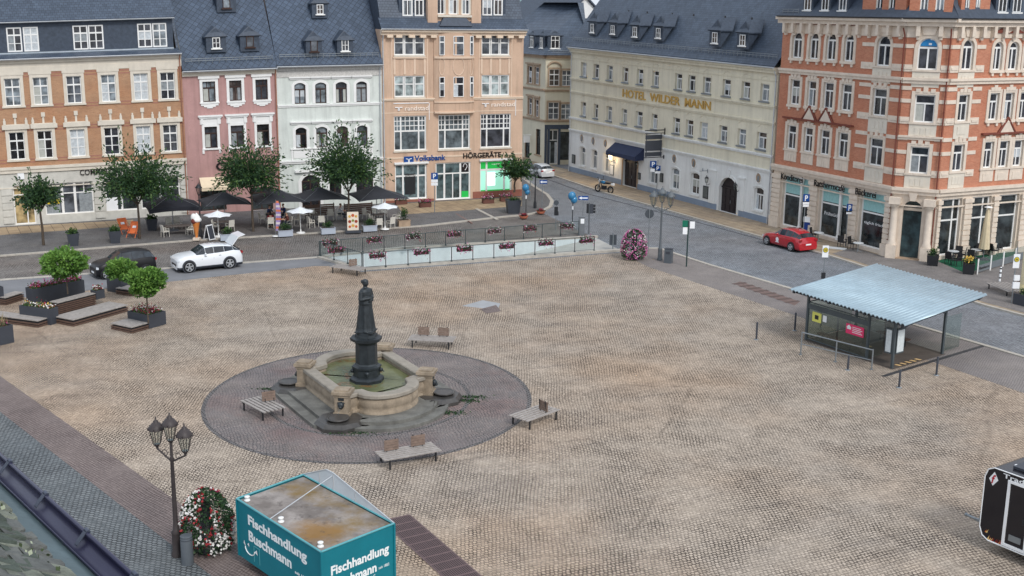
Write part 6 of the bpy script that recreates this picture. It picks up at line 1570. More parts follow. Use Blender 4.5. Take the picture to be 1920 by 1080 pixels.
  r=[v+d*.75 for v in q];h.hex8([r[0],r[1],r[1]+d2*.5,r[0]+d2*.5,r[0]+e,r[1]+e,r[1]+d2*.5+e,r[0]+d2*.5+e])
  tg=h.build('tailgate',paint,t)
  h=MB();c=(q[0]+q[1])/2;f=lambda s,u:c+Vector((0,s*W*.33,0))+d*u-e*.15
  h.face([f(-1,.1),f(1,.1),f(1,.68),f(-1,.68)]);h.build('rear_window',CARGLASS,tg)
  h=MB();
  for s in (-1,1):h.tube((X-.1,s*W*.36,st[i][1]+.1),tuple(q[0 if s<0 else 1]+d*.5),.015,n=5)
  h.build('gas_strut',DARK,tg)
  h=MB();h.box((X-.42,0,st[i][1]-.12),(.2,W*.7,.3));h.build('boot_interior',DARK,t)
 return t
P_WHITE=pm('white_car_paint',S(226,230,234),.25,.02,coat=.8,spec=.5);P_BLACK=pm('black_car_paint',S(18,18,22),.4,.1,coat=0,spec=.4)
P_RED=pm('red_car_paint',S(176,24,38),.22,.05,coat=.9,spec=.5)
P_SILV=pm('pale_silver_paint',S(206,210,214),.3,.04,coat=.6,metal=.2)
def place_car(fpx,rpx,W,side=1):
 """position from the near-side wheel contacts"""
 f,r=G(*fpx),G(*rpx);d=(f-r);n=Vector((-d.y,d.x,0)).normalized()
 if n.y<0:n=-n
 c=(f+r)/2+n*W/2*.93
 return (c.x,c.y,.004),math.atan2(d.y,d.x),d.length
loc,rz,wb=place_car((357,511),(432.5,503),1.8);print('suv wb',wb)
k=wb/2.6
suv=[(0,.74,.74,.80,.7),(.03,.90,.90,.92,.8),(.12,1.01,1.01,.98,.8),(.25,1.06,1.06,1,.8),(.29,1.07,1.08,1,.78),(.43,1.08,1.45,1,.70),(.56,1.10,1.50,1,.70),(.72,1.13,1.47,1,.69),(.86,1.19,1.38,.99,.64),(.96,1.12,1.12,.96,.8),(1,.82,.82,.9,.75)]
sk=lambda st:[(a,c*k,e*k,f,g) for a,c,e,f,g in st]
car('white compact SUV with its tailgate standing open',loc,rz,4.19*k,1.8*k,1.5*k,P_WHITE,wb,.375*k,sk(suv),True,True)
loc,rz,wb=place_car((201,523),(275,514),1.64);k=wb/2.35;print('blk',wb)
hat=[(0,.6,.6,.78,.66),(.04,.78,.78,.92,.76),(.13,.90,.90,.98,.8),(.25,.97,.97,1,.8),(.29,.99,1.0,1,.78),(.44,1.0,1.40,1,.68),(.6,1.02,1.46,1,.68),(.8,1.04,1.42,1,.67),(.93,1.04,1.3,.98,.64),(.985,1.0,1.02,.94,.75),(1,.6,.6,.9,.7)]
car('small black hatchback half hidden behind the round bush',loc,rz,3.55*k,1.64*k,1.45*k,P_BLACK,wb,.29*k,sk(hat))
loc,rz,wb=place_car((1440,459),(1487.5,472),1.75);k=wb/2.58;k=max(.92,min(1.1,k));print('red',wb)
clio=[(0,.58,.58,.76,.66),(.03,.72,.72,.9,.76),(.12,.84,.84,.98,.8),(.27,.93,.93,1,.8),(.32,.95,.97,1,.78),(.47,.97,1.36,1,.68),(.62,.99,1.42,1,.68),(.78,1.01,1.37,1,.66),(.9,1.02,1.24,.98,.62),(.975,.96,.98,.94,.75),(1,.6,.6,.9,.7)]
rc=car('red hatchback with white emblem parked at the cafe pavement',loc,rz,4.05*k,1.75*k,1.43*k,P_RED,2.58*k,.31*k,sk(clio))
sgn=1 if (Matrix.Rotation(rz,3,'Z')@Vector((0,1,0))).dot(CAM-Vector(loc))>0 else -1
b=MB();b.lathe([(.17,0),(.11,.001)],(0,0,0),14);q=Matrix.Translation((.28,sgn*(1.75*k/2+.006),.68))@Matrix.Rotation(math.pi/2*sgn,4,'X');b.v=[q@v for v in b.v];b.build('door_emblem',WHITEP,rc)
b=MB();b.box((.28,sgn*(1.75*k/2+.004),.48),(.4,.006,.07));b.build('door_lettering',WHITEP,rc)
g0=G(1011,330);d_=FH_.u*-1
car('pale silver car driving up the street beside the hotel',(g0.x,g0.y,.004),math.atan2(d_.y,d_.x),4.2,1.75,1.45,P_SILV,2.55,.31,[(a,c,e,f,g) for a,c,e,f,g in clio])
a_,c_p=G(1123,360),G(1142,363);md=(a_-c_p);mc=(a_+c_p)/2
mt=thing('motorcycle','blue and black motorcycle parked at the kerb in front of the hotel','motorcycle',(mc.x,mc.y,.004),math.atan2(md.y,md.x));mt.scale=(1.2,1.2,1.2)
for x,nm in ((.72,'front'),(-.72,'rear')):
 b=MB()
 for k_ in range(20):
  a0,a1=2*math.pi*k_/20,2*math.pi*(k_+1)/20;b.tube((x+.27*math.cos(a0),0,.32+.27*math.sin(a0)),(x+.27*math.cos(a1),0,.32+.27*math.sin(a1)),.055,n=6)
 o=b.build('wheel',TYRE,mt);b=MB()
 for k_ in range(6):a0=math.pi*k_/3;b.tube((x,0,.32),(x+.25*math.cos(a0),0,.32+.25*math.sin(a0)),.012,n=4)
 b.tube((x,-.08,.32),(x,.08,.32),.05);b.build('rim',STEEL,o)
b=MB();b.tube((.72,.06,.32),(.42,.06,.98),.03);b.tube((.72,-.06,.32),(.42,-.06,.98),.03);b.build('fork',STEEL,mt)
b=MB();b.path([(.42,0,.95),(.1,0,.75),(-.5,0,.8),(-.95,0,.95)],.035);b.path([(.42,0,.9),(.2,0,.35),(-.25,0,.35),(-.72,0,.32)],.035);b.box((.02,0,.45),(.4,.26,.34));b.build('frame',DARK,mt)
b=MB();b.ball((.12,0,.88),(.28,.15,.15),12,8);b.build('tank',pm('motorcycle_blue',S(40,110,150),.3,.08,coat=.5),mt)
b=MB();b.ball((-.4,0,.88),(.42,.14,.07),12,6);b.build('seat',DARK,mt)
b=MB();b.tube((.38,-.38,1.08),(.38,.38,1.08),.02);b.tube((.38,-.3,1.08),(.42,-.34,1.25),.012);b.tube((.38,.3,1.08),(.42,.34,1.25),.012);b.ball((.42,-.34,1.27),.05,6,4);b.ball((.42,.34,1.27),.05,6,4);b.build('handlebar',DARK,mt)
b=MB();b.ball((.52,0,.98),(.1,.12,.14),10,7);b.build('headlight',pm('lamp_glass',S(210,214,216),.2,.05),mt)
b=MB();b.tube((-.1,-.14,.35),(-.85,-.16,.5),.05,.06);b.build('exhaust',STEEL,mt)
b=MB();b.box((-.95,0,.82),(.25,.2,.16));b.build('rear_fender',WHITEP,mt)
# ------------------------------------------------------------------ cafe furniture
PZ=.094
def seat_chair(name,label,matc,loc,rz,group):
 t=thing(name,label,'chair',loc,rz,group)
 b=MB();b.box((0,0,.44),(.52,.5,.05));b.build('seat',matc,t)
 b=MB();b.box((0,.25,.72),(.5,.05,.5),rx=-.16);b.build('backrest',matc,t)
 for s in (-1,1):
  b=MB();b.path([(s*.27,-.2,.42),(s*.29,-.2,.66),(s*.29,.22,.68)],.025,6);b.build('armrest',matc,t)
  for y in (-.22,.22):b=MB();b.tube((s*.23,y,.43),(s*.25,y*1.08,0),.024,.02,6);b.build('leg',matc,t)
 return t
WICK=pm('pale_wicker',S(214,210,200),.7,.12,14);BLK=pm('black_wicker',S(44,44,46),.7,.15,14)
OFF_CH=[]
ch0=None
def chair(px,rz,label,kind='w'):
 global ch0,chb
 g0=G(*px,PZ);loc=(g0.x,g0.y,PZ+.004)
 if kind=='w':
  if ch0 is None:ch0=seat_chair('cafe_chair',label,WICK,loc,rz,'pale wicker cafe chairs');return ch0
  return dup(ch0,loc,rz,label)
 if chb is None:chb=seat_chair('cafe_chair',label,BLK,loc,rz,'black cafe chairs');return chb
 return dup(chb,loc,rz,label)
chb=None
CH=[((310,444),1.9,'pale wicker chair left of the brown table by the ice cream figure'),((356,440),-1.4,'pale wicker chair right of the brown table next to the ice cream figure'),((319,430),.3,'pale wicker chair at the back left of the brown table under the dark lettered parasol'),((334,428),.2,'pale wicker chair at the back right of the brown table under the dark lettered parasol'),((405,434),1.2,'pale wicker chair under the leftmost white parasol on its left'),((432,434),-2.8,'pale wicker chair standing right of the leftmost white parasol pole'),((492,419),1.7,'pale wicker chair left of the people in dark blue shirts'),((555,421),-1.5,'pale wicker chair just left of the middle white parasol pole'),((583,427),1.8,'pale wicker chair right of the middle white parasol pole'),((603,425),2.9,'pale wicker chair with its back to the road behind the third grey planter'),((587,413),.1,'pale wicker chair behind the table right of the middle white parasol'),((620,413),-.3,'pale wicker chair near the trunk of the tree with long sprays'),((687,411),.5,'pale wicker chair under the rightmost dark parasol beside the brown bench'),((697,421),1.6,'pale wicker chair left of the rightmost white parasol'),((711,430),3.0,'pale wicker chair with its back to the road left of the rightmost white parasol pole'),((733,428),-2.8,'pale wicker chair with its back to the road right of the rightmost white parasol pole'),((743,418),-1.4,'pale wicker chair beside the stone planter'),((705,408),.1,'pale wicker chair behind the table under the rightmost white parasol on its left'),((720,407),-.1,'pale wicker chair behind the table under the rightmost white parasol on its right'),((570,412),.4,'pale wicker chair behind the middle white parasol')]
for p,a,l in CH:chair(p,a+R(24),l)
tb0=None
def table(px,rz,label,matc=None,sz=(1.1,.75)):
 g0=G(*px,PZ);t=thing('cafe_table',label,'table',(g0.x,g0.y,PZ+.004),rz,'cafe tables')
 b=MB();b.box((0,0,.73),(sz[0],sz[1],.05));b.build('tabletop',matc or WOOD_B,t)
 for sx in (-1,1):
  for sy in (-1,1):b=MB();b.tube((sx*sz[0]*.42,sy*sz[1]*.4,0),(sx*sz[0]*.42,sy*sz[1]*.4,.71),.025,n=6);b.build('leg',DARK,t)
 return t
GT=pm('grey_brown_table',S(104,96,92),.7,.15,6)
table((334,440),R(24),'long brown wicker table by the ice cream figure',GT,(1.9,.85));table((418,432),R(24),'small table under the leftmost white parasol',GT)
table((516,416),R(24),'table between the seated people under the dark parasol',WOOD_B,(1.3,.8));table((596,418),R(24),'table right of the middle white parasol',GT)
table((712,418),R(24),'table under the rightmost white parasol',GT);table((660,414),R(24),'table beside the trunk of the tree with long sprays',WOOD_B)
PARA=pm('charcoal_parasol_cloth',S(52,54,60),.8,.12);PWH=pm('white_parasol_cloth',S(228,232,236),.7,.04)
def parasol(label,px,zc,half,cloth,n=4,drop=.95,rz=0.0,pole=None,base_z=PZ,group='charcoal cafe parasols',droop=.12,val=0):
 g0=G(*px,zc);t=thing('parasol',label,'parasol',(g0.x,g0.y,base_z),rz,group)
 zt=zc+drop*.6-base_z;ze=zc-drop*.4-base_z
 b=MB();m=7
 cor=[Vector((half*math.cos(math.pi/n+2*math.pi*i/n),half*math.sin(math.pi/n+2*math.pi*i/n),ze)) for i in range(n)];ap=Vector((0,0,zt))
 for i in range(n):
  a,c=cor[i],cor[(i+1)%n];grid=[]
  for u in range(m+1):
   f=u/m;row=[]
   for v in range(m+1):
    e=a+(c-a)*v/m;sag=droop*4*(v/m)*(1-v/m)
    e=e*(1-sag*.18);e.z=ze+sag*(1.0 if n==4 else .35)
    p=ap.lerp(e,f);p.z-=.10*drop*math.sin(math.pi*f);row.append(p)
   grid.append(row)
  for u in range(m):
   for v in range(m):b.face([grid[u][v],grid[u+1][v],grid[u+1][v+1],grid[u][v+1]],0,None,True)
  if val:
   for v in range(m):
    p,q=grid[m][v],grid[m][v+1];b.face([p,q,q-Vector((0,0,val)),p-Vector((0,0,val))])
 o=b.build('canopy',cloth,t,weld=True);sm_=o.modifiers.new('thick','SOLIDIFY');sm_.thickness=.012
 b=MB()
 for c in cor:b.tube(ap-Vector((0,0,.06)),c-Vector((0,0,.03)),.012,n=4)
 b.build('ribs',STEEL,o)
 b=MB();b.tube((0,0,0),(0,0,zt+.08),.035 if n==4 else .025,n=8);b.build('pole',STEEL if n==4 else WHITE,t)
 b=MB()
 if n==4:b.box((0,0,.05),(.8,.8,.1))
 else:b.lathe([(.36,0),(.36,.05),(.3,.09),(.06,.12),(.05,.3)],(0,0,0),18)
 b.build('base',ANTH if n==4 else WHITE,t)
 return t,cor,o
pk=[parasol('dark parasol with white drink lettering at the left by the ice cream figure',(322,376),2.55,2.9,pm('black_parasol_cloth',S(36,38,46),.8,.1),rz=R(24),val=.28),parasol('charcoal square parasol left of the rose house tree',(420,371),2.55,2.75,PARA,rz=R(24)),parasol('charcoal square parasol right of the rose house tree',(520,366),2.75,3.05,PARA,rz=R(24)),parasol('charcoal square parasol in front of the arched house door',(600,362),2.75,2.95,PARA,rz=R(24)),parasol('rightmost charcoal square parasol in front of the peach house',(706,360),2.75,3.1,PARA,rz=R(24))]
t_,cor_,can_=pk[0]
for i in (2,3):
 a,c=cor_[i],cor_[(i+1)%4];d=(c-a).normalized();OFF[can_]=Vector((0,0,0))
 if i==2:o_=a;
 nrm=Vector((d.y,-d.x,0));L_=(c-a).length
 T=lambda p,a=a,d=d,nrm=nrm,L_=L_:a*.955+d*(L_*.62+p.x-.6)+nrm*(.02+p.z)+Vector((0,0,-.2+p.y+.1))
 letters('lettering','Coca-Cola',WHITEP,can_,T,1.1,.22,.01,.01,shear=.3)
for px,bp,l in (((411,398),(410,444),'leftmost white round parasol beside the A-board'),((566,391),(564,437),'middle white round parasol in front of the seated people'),((724,383),(722,430),'rightmost white round parasol near the stone planter')):
 g0=G(*bp,PZ);z=HT(px[0],px[1]+2,g0)
 t,_,_=parasol(l,bp,PZ,1.14,PWH,8,.38,0,group='white cafe parasols');t.location=(g0.x,g0.y,PZ)
 bpy.data.objects.remove(t) if False else None
 dz=z-PZ
 for ch in list(KIDS[t]):
  if ch.name.startswith('canopy'):
   for v in ch.data.vertices:v.co.z+=dz
   for rr in KIDS[ch]:
    for v in rr.data.vertices:v.co.z+=dz
  elif ch.name.startswith('pole'):
   for v in ch.data.vertices:
    if v.co.z>.1:v.co.z+=dz
GPL=pm('light_grey_planter',S(170,178,190),.7,.06)
def cafe_box(label,px,L_=1.15,D_=.5,h=.45,m=GPL,group='cafe planters',rz=R(22),hedge=True,hh=.55):
 g0=G(*px,PZ);t=thing('planter_box',label,'planter',(g0.x,g0.y,PZ),rz,group)
 b=MB();b.prism([(-L_/2,-D_/2),(L_/2,-D_/2),(L_/2-.04,D_/2),(-L_/2+.04,D_/2)],0,h);b.box((0,0,h+.02),(L_+.06,D_+.06,.04));b.build('box',m,t)
 b=MB();b.box((0,0,h+.043),(L_-.1,D_-.1,.012));b.build('soil',SOIL,t)
 b=MB();clump(b,(0,0,h+hh*.5),(L_*.4,D_*.4,hh*.6),260,.16,.08,w3=(.5,.4,.1),shell=.2);b.build('plant',LEAF,t)
 return t
cafe_box('light grey planter box behind the open tailgate',(427,450));cafe_box('light grey planter box right of the flag banner',(535,442.5));cafe_box('light grey planter box between middle white parasol and picture board',(615,438));cafe_box('light grey planter box right of the picture board',(693,433))
cafe_box('brown stone planter with a small conical shrub',(757,424),1.0,.6,.5,TANST,None,hh=1.1)
for (l,px,cs) in (('tapered dark planter with low plant near the small slim street tree',(138,460),0),('tapered dark planter with leafy plant left of the orange deck chairs',(216,455),1),('tall tapered dark planter behind the tree beside the deck chairs',(285,431),2)):
 g0=G(*px,PZ);t=thing('tapered_planter',l,'planter',(g0.x,g0.y,PZ),R(24),'tapered dark planters')
 b=MB();b.loft([[Vector((x*k_,y*k_,z)) for x,y in ((-1,-1),(1,-1),(1,1),(-1,1))] for k_,z in ((.32,0),(.44,.95),(.38,.95),(.38,.85))],0,False);b.build('pot',ANTH,t)
 b=MB();clump(b,(0,0,1.05),(.45,.45,.28 if cs==0 else .36),260,.18,.09,w3=(.3,.45,.25),shell=.2);b.build('plant',LEAF,t)
g0=G(962,399,PZ);t=thing('tapered_planter','large tapered dark planter holding a tree at the rounded street corner','planter',(g0.x,g0.y,PZ),R(10),'tapered dark planters')
b=MB();b.loft([[Vector((x*k_,y*k_,z)) for x,y in ((-1,-1),(1,-1),(1,1),(-1,1))] for k_,z in ((.5,0),(.64,1.2),(.58,1.2),(.58,1.1))],0,False);b.build('pot',ANTH,t)
b=MB();clump(b,(0,0,1.25),(.55,.55,.2),200,.16,.08,shell=.2);b.build('plant',LEAF,t)
street_tree('round leafy tree in the large pot at the rounded street corner',(964,380),(966,308),(941,308,1004,362),60,PZ+.9)
ORG=pm('orange_cloth',S(226,120,70),.7,.12)
def deckchair(label,px,rz):
 g0=G(*px,PZ);t=thing('deck_chair',label,'deck chair',(g0.x,g0.y,PZ+.004),rz,'orange deck chairs')
 for s in (-1,1):b=MB();b.tube((s*.36,-.65,.02),(s*.36,.35,1.15),.028,n=6);b.build('side_rail',ORG,t);b=MB();b.tube((s*.32,.45,.02),(s*.32,-.5,.5),.028,n=6);b.build('leg',ORG,t)
 b=MB();n=8;pts=[Vector((0,.34-i/n*.9,1.12-i/n*.75-.28*math.sin(math.pi*i/n))) for i in range(n+1)]
 for p,q in zip(pts,pts[1:]):b.hex8([p+Vector((-.33,0,0)),p+Vector((.33,0,0)),q+Vector((.33,0,0)),q+Vector((-.33,0,0)),p+Vector((-.33,0,.015)),p+Vector((.33,0,.015)),q+Vector((.33,0,.015)),q+Vector((-.33,0,.015))])
 b.build('cloth',ORG,t)
 b=MB();p=pts[2];b.box(p+Vector((0,-.02,.05)),(.3,.02,.2),rx=R(-40));b.build('print',WHITEP,t)
 b=MB();b.tube((-.36,.35,1.15),(.36,.35,1.15),.028,n=6);b.build('top_bar',ORG,t)
deckchair('orange deck chair left of the big tree trunk in front of the bank',(232,437),R(40));deckchair('orange deck chair right behind the big tree trunk in front of the bank',(252,444),R(-10))
g0=G(369,450,PZ);t=thing('ice_cream_figure','giant ice cream cone figure with white swirl and a brown scoop','figure',(g0.x,g0.y,PZ))
b=MB();b.box((0,0,.1),(.5,.5,.2));b.build('base',STONE,t)
b=MB();b.lathe([(.08,.2),(.16,.7),(.28,1.35),(.3,1.42)],(0,0,0),16);b.build('cone',pm('wafer_orange',S(206,128,66),.6,.15,10),t)
b=MB();b.ball((-.1,-.1,1.5),(.26,.26,.24));b.build('brown_scoop',pm('chocolate',S(112,56,48),.5,.1),t)
b=MB();b.lathe([(.3,1.45),(.38,1.55),(.34,1.7),(.28,1.75),(.26,1.85),(.18,1.95),(.1,2.05),(.02,2.15)],(.06,.05,0),16);b.ball((-.16,0,1.8),(.24,.2,.3));b.build('white_swirl',WHITE,t)
g0=G(393,449,PZ);t=thing('a_board','white framed folding A-board beside the leftmost white parasol','sign',(g0.x,g0.y,PZ+.004),R(60))
for s in (-1,1):
 b=MB();a=R(14)*s
 for c,d in (((0,0,.04),(.62,.03,.06)),((0,0,1.16),(.62,.03,.06)),((-.3,0,.6),(.05,.03,1.2)),((.3,0,.6),(.05,.03,1.2))):b.box(c,d)
 b.box((0,0,.6),(.54,.012,1.06),1)
 q=Matrix.Translation((0,s*-.32,0))@Matrix.Rotation(-a,4,'X');b.v=[q@v for v in b.v];b.build('panel',[WHITEP,ANTH],t)
g0=G(662,436,PZ);t=thing('picture_board','upright board showing pictures of dishes on a dark foot','sign',(g0.x,g0.y,PZ),R(14))
b=MB();b.box((0,0,.1),(1.25,.6,.2));b.build('foot',ANTH,t);b=MB();b.box((0,0,.95),(.92,.09,1.5));b.build('panel',pm('cream_panel',S(226,214,196),.5,.05),t)
for i in range(3):
 for j in range(3):
  b=MB();r=.11+.02*((i+j)%2);b.lathe([(r,0),(r*.9,.012)],(0,0,0),12);q=Matrix.Translation((-.26+i*.26,-.047,.5+j*.42+.08*(i%2)))@Matrix.Rotation(math.pi/2,4,'X');b.v=[q@v for v in b.v];b.build('dish_picture',pm('dish',[S(190,90,50),S(150,60,40),S(206,160,80),S(120,130,60)][(i*2+j)%4],.5,.4,14),t)
g0=G(517,443,PZ);t=thing('flag_banner','tall printed feather flag leaning on a white round foot','flag',(g0.x,g0.y,PZ))
b=MB();b.lathe([(.28,0),(.28,.06),(.05,.08)],(0,0,0),16);b.build('foot',WHITE,t)
b=MB();b.tube((0,0,.05),(.1,0,2.95),.018);b.build('pole',STEEL,t)
b=MB();n=14
for i in range(n):
 f0,f1=i/n,(i+1)/n;w0,w1=.42*math.sin(.35+f0*2.3),.42*math.sin(.35+f1*2.3)
 y0,y1=.06*math.sin(f0*7),.06*math.sin(f1*7);b.face([(.02+.08*f0,0,.45+2.4*f0),(.02+.08*f0+w0,y0,.45+2.4*f0),(.02+.08*f1+w1,y1,.45+2.4*f1),(.02+.08*f1,0,.45+2.4*f1)],(0,1,0,2)[i%4])
b.build('cloth',[pm('flag_lilac',S(150,130,176),.7,.25,7),pm('flag_orange',S(204,116,84),.7,.25,7),pm('flag_white',S(206,196,200),.7,.2,7)],t)
for (x,y,L_,l) in ((672,406,2.6,'brown wooden screen under the rightmost dark parasol'),(600,408,2.6,'brown wooden screen under the parasol before the arched door')):
 g0=G(x,y,PZ);t=thing('wooden_screen',l,'screen',(g0.x,g0.y,PZ),R(24))
 b=MB()
 for k_ in range(6):b.box((0,0,.25+k_*.17),(L_,.06,.13))
 b.build('boards',WOOD_B,t);b=MB()
 for s in (-1,1):b.tube((s*L_*.48,.04,0),(s*L_*.48,.04,1.25),.04)
 b.build('posts',DARK,t)
 # ------------------------------------------------------------------ seated people
SKIN=pm('skin',S(206,160,136),.6,.06);HAIRS=[pm('dark_hair',S(48,38,34),.6,.2,12),pm('brown_hair',S(104,78,58),.6,.2,12),pm('grey_hair',S(170,166,160),.6,.2,12)]
def skin_chain(name,verts,edges,radii,mat,par,root=0,lv=1):
 me=bpy.data.meshes.new(name);me.from_pydata(verts,edges,[]);o=bpy.data.objects.new(name,me);col.objects.link(o);o.parent=par;KIDS.setdefault(par,[]).append(o)
 sk_=o.modifiers.new('skin','SKIN');sk_.use_smooth_shade=True
 dat=me.skin_vertices[0].data if me.skin_vertices else None
 if dat is None:
  bm=bmesh.new();bm.from_mesh(me);bm.verts.layers.skin.verify();bm.to_mesh(me);bm.free();dat=me.skin_vertices[0].data
 for i,r in enumerate(radii):dat[i].radius=(r,r) if not hasattr(r,'__len__') else r;dat[i].use_root=(i==root)
 sb=o.modifiers.new('sub','SUBSURF');sb.levels=sb.render_levels=lv
 me.materials.append(mat);return o
def seated(label,px,rz,shirt,trousers,hair,lean=.08,z=PZ,long_hair=False,reach=.35):
 g0=G(*px,z);t=thing('person',label,'person',(g0.x,g0.y,z),rz)
 J={'pel':(0,0,.50),'wai':(0,-.02,.68),'che':(0,-.03-lean*.5,.90),'nek':(0,-.04-lean,1.10),'nk2':(0,-.05-lean,1.16),'hd':(0,-.07-lean,1.25),'hd2':(0,-.07-lean,1.34)}
 V=list(J.values());E_=[(0,1),(1,2),(2,3),(3,4),(4,5),(5,6)];Rr=[(.15,.12),(.14,.11),(.17,.115),(.08,.07),(.05,.05),(.088,.098),(.07,.08)]
 for s in (-1,1):
  k_=len(V);V+=[(s*.19,-.04-lean,1.05),(s*.25,-.10-lean,.82),(s*.16,-.34-reach*.3,.78),(s*.13,-.42-reach*.35,.79)];E_+=[(2,k_),(k_,k_+1),(k_+1,k_+2),(k_+2,k_+3)];Rr+=[.06,.045,.036,.03]
  for f in range(4):
   V.append((s*(.13+(f-1.5)*.022),-.50-reach*.35-(.012 if f in (1,2) else 0),.775));E_.append((k_+3,len(V)-1));Rr.append(.011)
  V.append((s*.09,-.45-reach*.35,.79));E_.append((k_+3,len(V)-1));Rr.append(.012)
  k_=len(V);V+=[(s*.10,-.03,.49),(s*.13,-.44,.50),(s*.13,-.42,.10),(s*.13,-.44,.05),(s*.14,-.58,.035)];E_+=[(0,k_),(k_,k_+1),(k_+1,k_+2),(k_+2,k_+3),(k_+3,k_+4)];Rr+=[.09,.065,.042,.045,.035]
 skin_chain('body',V,E_,Rr,SKIN,t)
 sv=[J['pel'],J['wai'],J['che'],J['nek']];se=[(0,1),(1,2),(2,3)];sr=[(.17,.14),(.16,.13),(.19,.135),(.10,.085)]
 for s in (-1,1):k_=len(sv);sv+=[(s*.20,-.04-lean,1.05),(s*.255,-.10-lean,.82),(s*.19,-.28-reach*.2,.785)];se+=[(2,k_),(k_,k_+1),(k_+1,k_+2)];sr+=[.075,.06,.05]
 skin_chain('shirt',sv,se,sr,shirt,t)
 tv=[(0,0,.50)];te=[];tr=[(.175,.145)]
 for s in (-1,1):k_=len(tv);tv+=[(s*.11,-.05,.49),(s*.13,-.44,.50),(s*.13,-.42,.14)];te+=[(0,k_),(k_,k_+1),(k_+1,k_+2)];tr+=[.105,.08,.06]
 skin_chain('trousers',tv,te,tr,trousers,t)
 b=MB();c=Vector(J['hd2']);b.ball(c+Vector((0,.025,.0)),(.098,.108,.1),12,8)
 if long_hair:b.ball(c+Vector((0,.07,-.14)),(.09,.06,.17),10,7)
 b.build('hair',hair,t)
 b=MB()
 for s in (-1,1):b.ball(c+Vector((s*.035,-.085,-.05)),.012,6,4)
 b.build('eyes',DARK,t)
 b=MB();b.ball(c+Vector((0,-.105,-.075)),(.014,.02,.022),6,5);b.build('nose',SKIN,t)
 b=MB();b.box(c+Vector((0,-.095,-.115)),(.045,.01,.012));b.build('mouth',pm('lips',S(160,90,84),.6,.05),t)
 b=MB()
 for s in (-1,1):b.ball(c+Vector((s*.095,0,-.055)),(.014,.025,.032),6,5)
 b.build('ears',SKIN,t)
 return t
NAVY=pm('navy_shirt',S(38,54,92),.8,.12);DRED=pm('dark_red_shirt',S(140,44,52),.8,.12);WSH=pm('white_shirt',S(212,214,216),.8,.06);BRN=pm('brown_jacket',S(104,62,56),.8,.12);JEAN=pm('dark_jeans',S(52,58,72),.85,.12)
def sit(label,clabel,px,rz,*a,**k_):
 seated(label,px,rz,*a,**k_)
 g0=G(*px,PZ);dup(ch0,(g0.x,g0.y,PZ+.004),rz,clabel)
sit('person in a navy shirt seated left of the table under the dark parasol','pale wicker chair carrying the left person in navy',(504,414),R(60),NAVY,JEAN,HAIRS[0])
sit('person in a navy shirt seated at the right of the table under the dark parasol','pale wicker chair carrying the right person in navy',(534,412),R(-40),NAVY,JEAN,HAIRS[1])
sit('person in a dark red shirt seated with back to the road beside the flag','pale wicker chair carrying the person in dark red',(508,428),R(195),DRED,JEAN,HAIRS[0],long_hair=True)
sit('person in a brown jacket seated right of the flag','pale wicker chair carrying the person in the brown jacket',(541,428),R(-60),BRN,JEAN,HAIRS[2])
sit('person in a white shirt seated near the tree with long sprays','pale wicker chair carrying the person in white',(636,412),R(100),WSH,JEAN,HAIRS[1])
# ------------------------------------------------------------------ ramp with glass railing
CONC=pm('white_concrete',S(206,212,214),.8,.07,1.2,stain=.12);CONCF=pm('ramp_floor',S(176,174,168),.85,.12,1.0,bump=.2)
pA,pB_,pC,pD,pE=PIT
dz=2.7
b=MB()
def pw(a,c,za,zc,zt=.0):b.face([(a.x,a.y,za),(c.x,c.y,zc),(c.x,c.y,zt),(a.x,a.y,zt)])
nrm_=(pC-pB_).normalized();tE=(pE-pD).length
def fz(p):f=(p-pB_).dot(nrm_)/(pC-pB_).length;return -dz if f<.22 else -dz*(1-(f-.22)/.78)
pw(pA,pB_,-dz,-dz);pw(pA,pE,-dz,-dz)
def seg(a,c,n=12):
 for i in range(n):
  p,q=a+(c-a)*i/n,a+(c-a)*(i+1)/n;pw(p,q,-dz,-dz)
seg(pE,pD);seg(pB_,pC);pw(pC,pD,-dz,-dz)
struct('ramp_wall',b,CONC)
b=MB()
for i in range(24):
 f0,f1=i/24,(i+1)/24;p0,p1=pB_+(pC-pB_)*f0,pB_+(pC-pB_)*f1;q0,q1=pA+(pD-pA)*f0,pA+(pD-pA)*f1
 out=Vector((nrm_.y,-nrm_.x,0))*.0
 w0=(q0-p0)*1.15;w1=(q1-p1)*1.15
 b.face([(p0.x,p0.y,fz(p0)-.01),(p1.x,p1.y,fz(p1)-.01),((p1+w1).x,(p1+w1).y,fz(p1)-.01),((p0+w0).x,(p0+w0).y,fz(p0)-.01)])
struct('ramp_floor',b,CONCF)
def curb(pts,w_,h,name):
 b=MB()
 for a,c in zip(pts,pts[1:]):
  d=(c-a).normalized();n=Vector((-d.y,d.x,0))*w_/2
  b.hex8([a-n-d*.0+Vector((0,0,-.05)),c-n+Vector((0,0,-.05)),c+n+Vector((0,0,-.05)),a+n+Vector((0,0,-.05)),a-n+Vector((0,0,h)),c-n+Vector((0,0,h)),c+n+Vector((0,0,h)),a+n+Vector((0,0,h))])
 return struct(name,b,KERB)
o_=Vector((.28,-.12,0))
curb([pA+Vector((-.2,0,0)),pB_+Vector((-.12,-.25,0))],.4,.16,'ramp_kerb');curb([pB_+Vector((-.1,-.24,0)),pC+Vector((.5,-.2,0))],.42,.17,'ramp_kerb');curb([pA+Vector((-.2,.25,0)),pE+Vector((0,.25,0))],.4,.14,'ramp_kerb');curb([pE+Vector((0,.25,0)),pD+Vector((.1,.3,0))],.4,.14,'ramp_kerb')
RAILP=pm('dark_green_grey_rail',S(72,84,86),.45,.1,metal=.3)
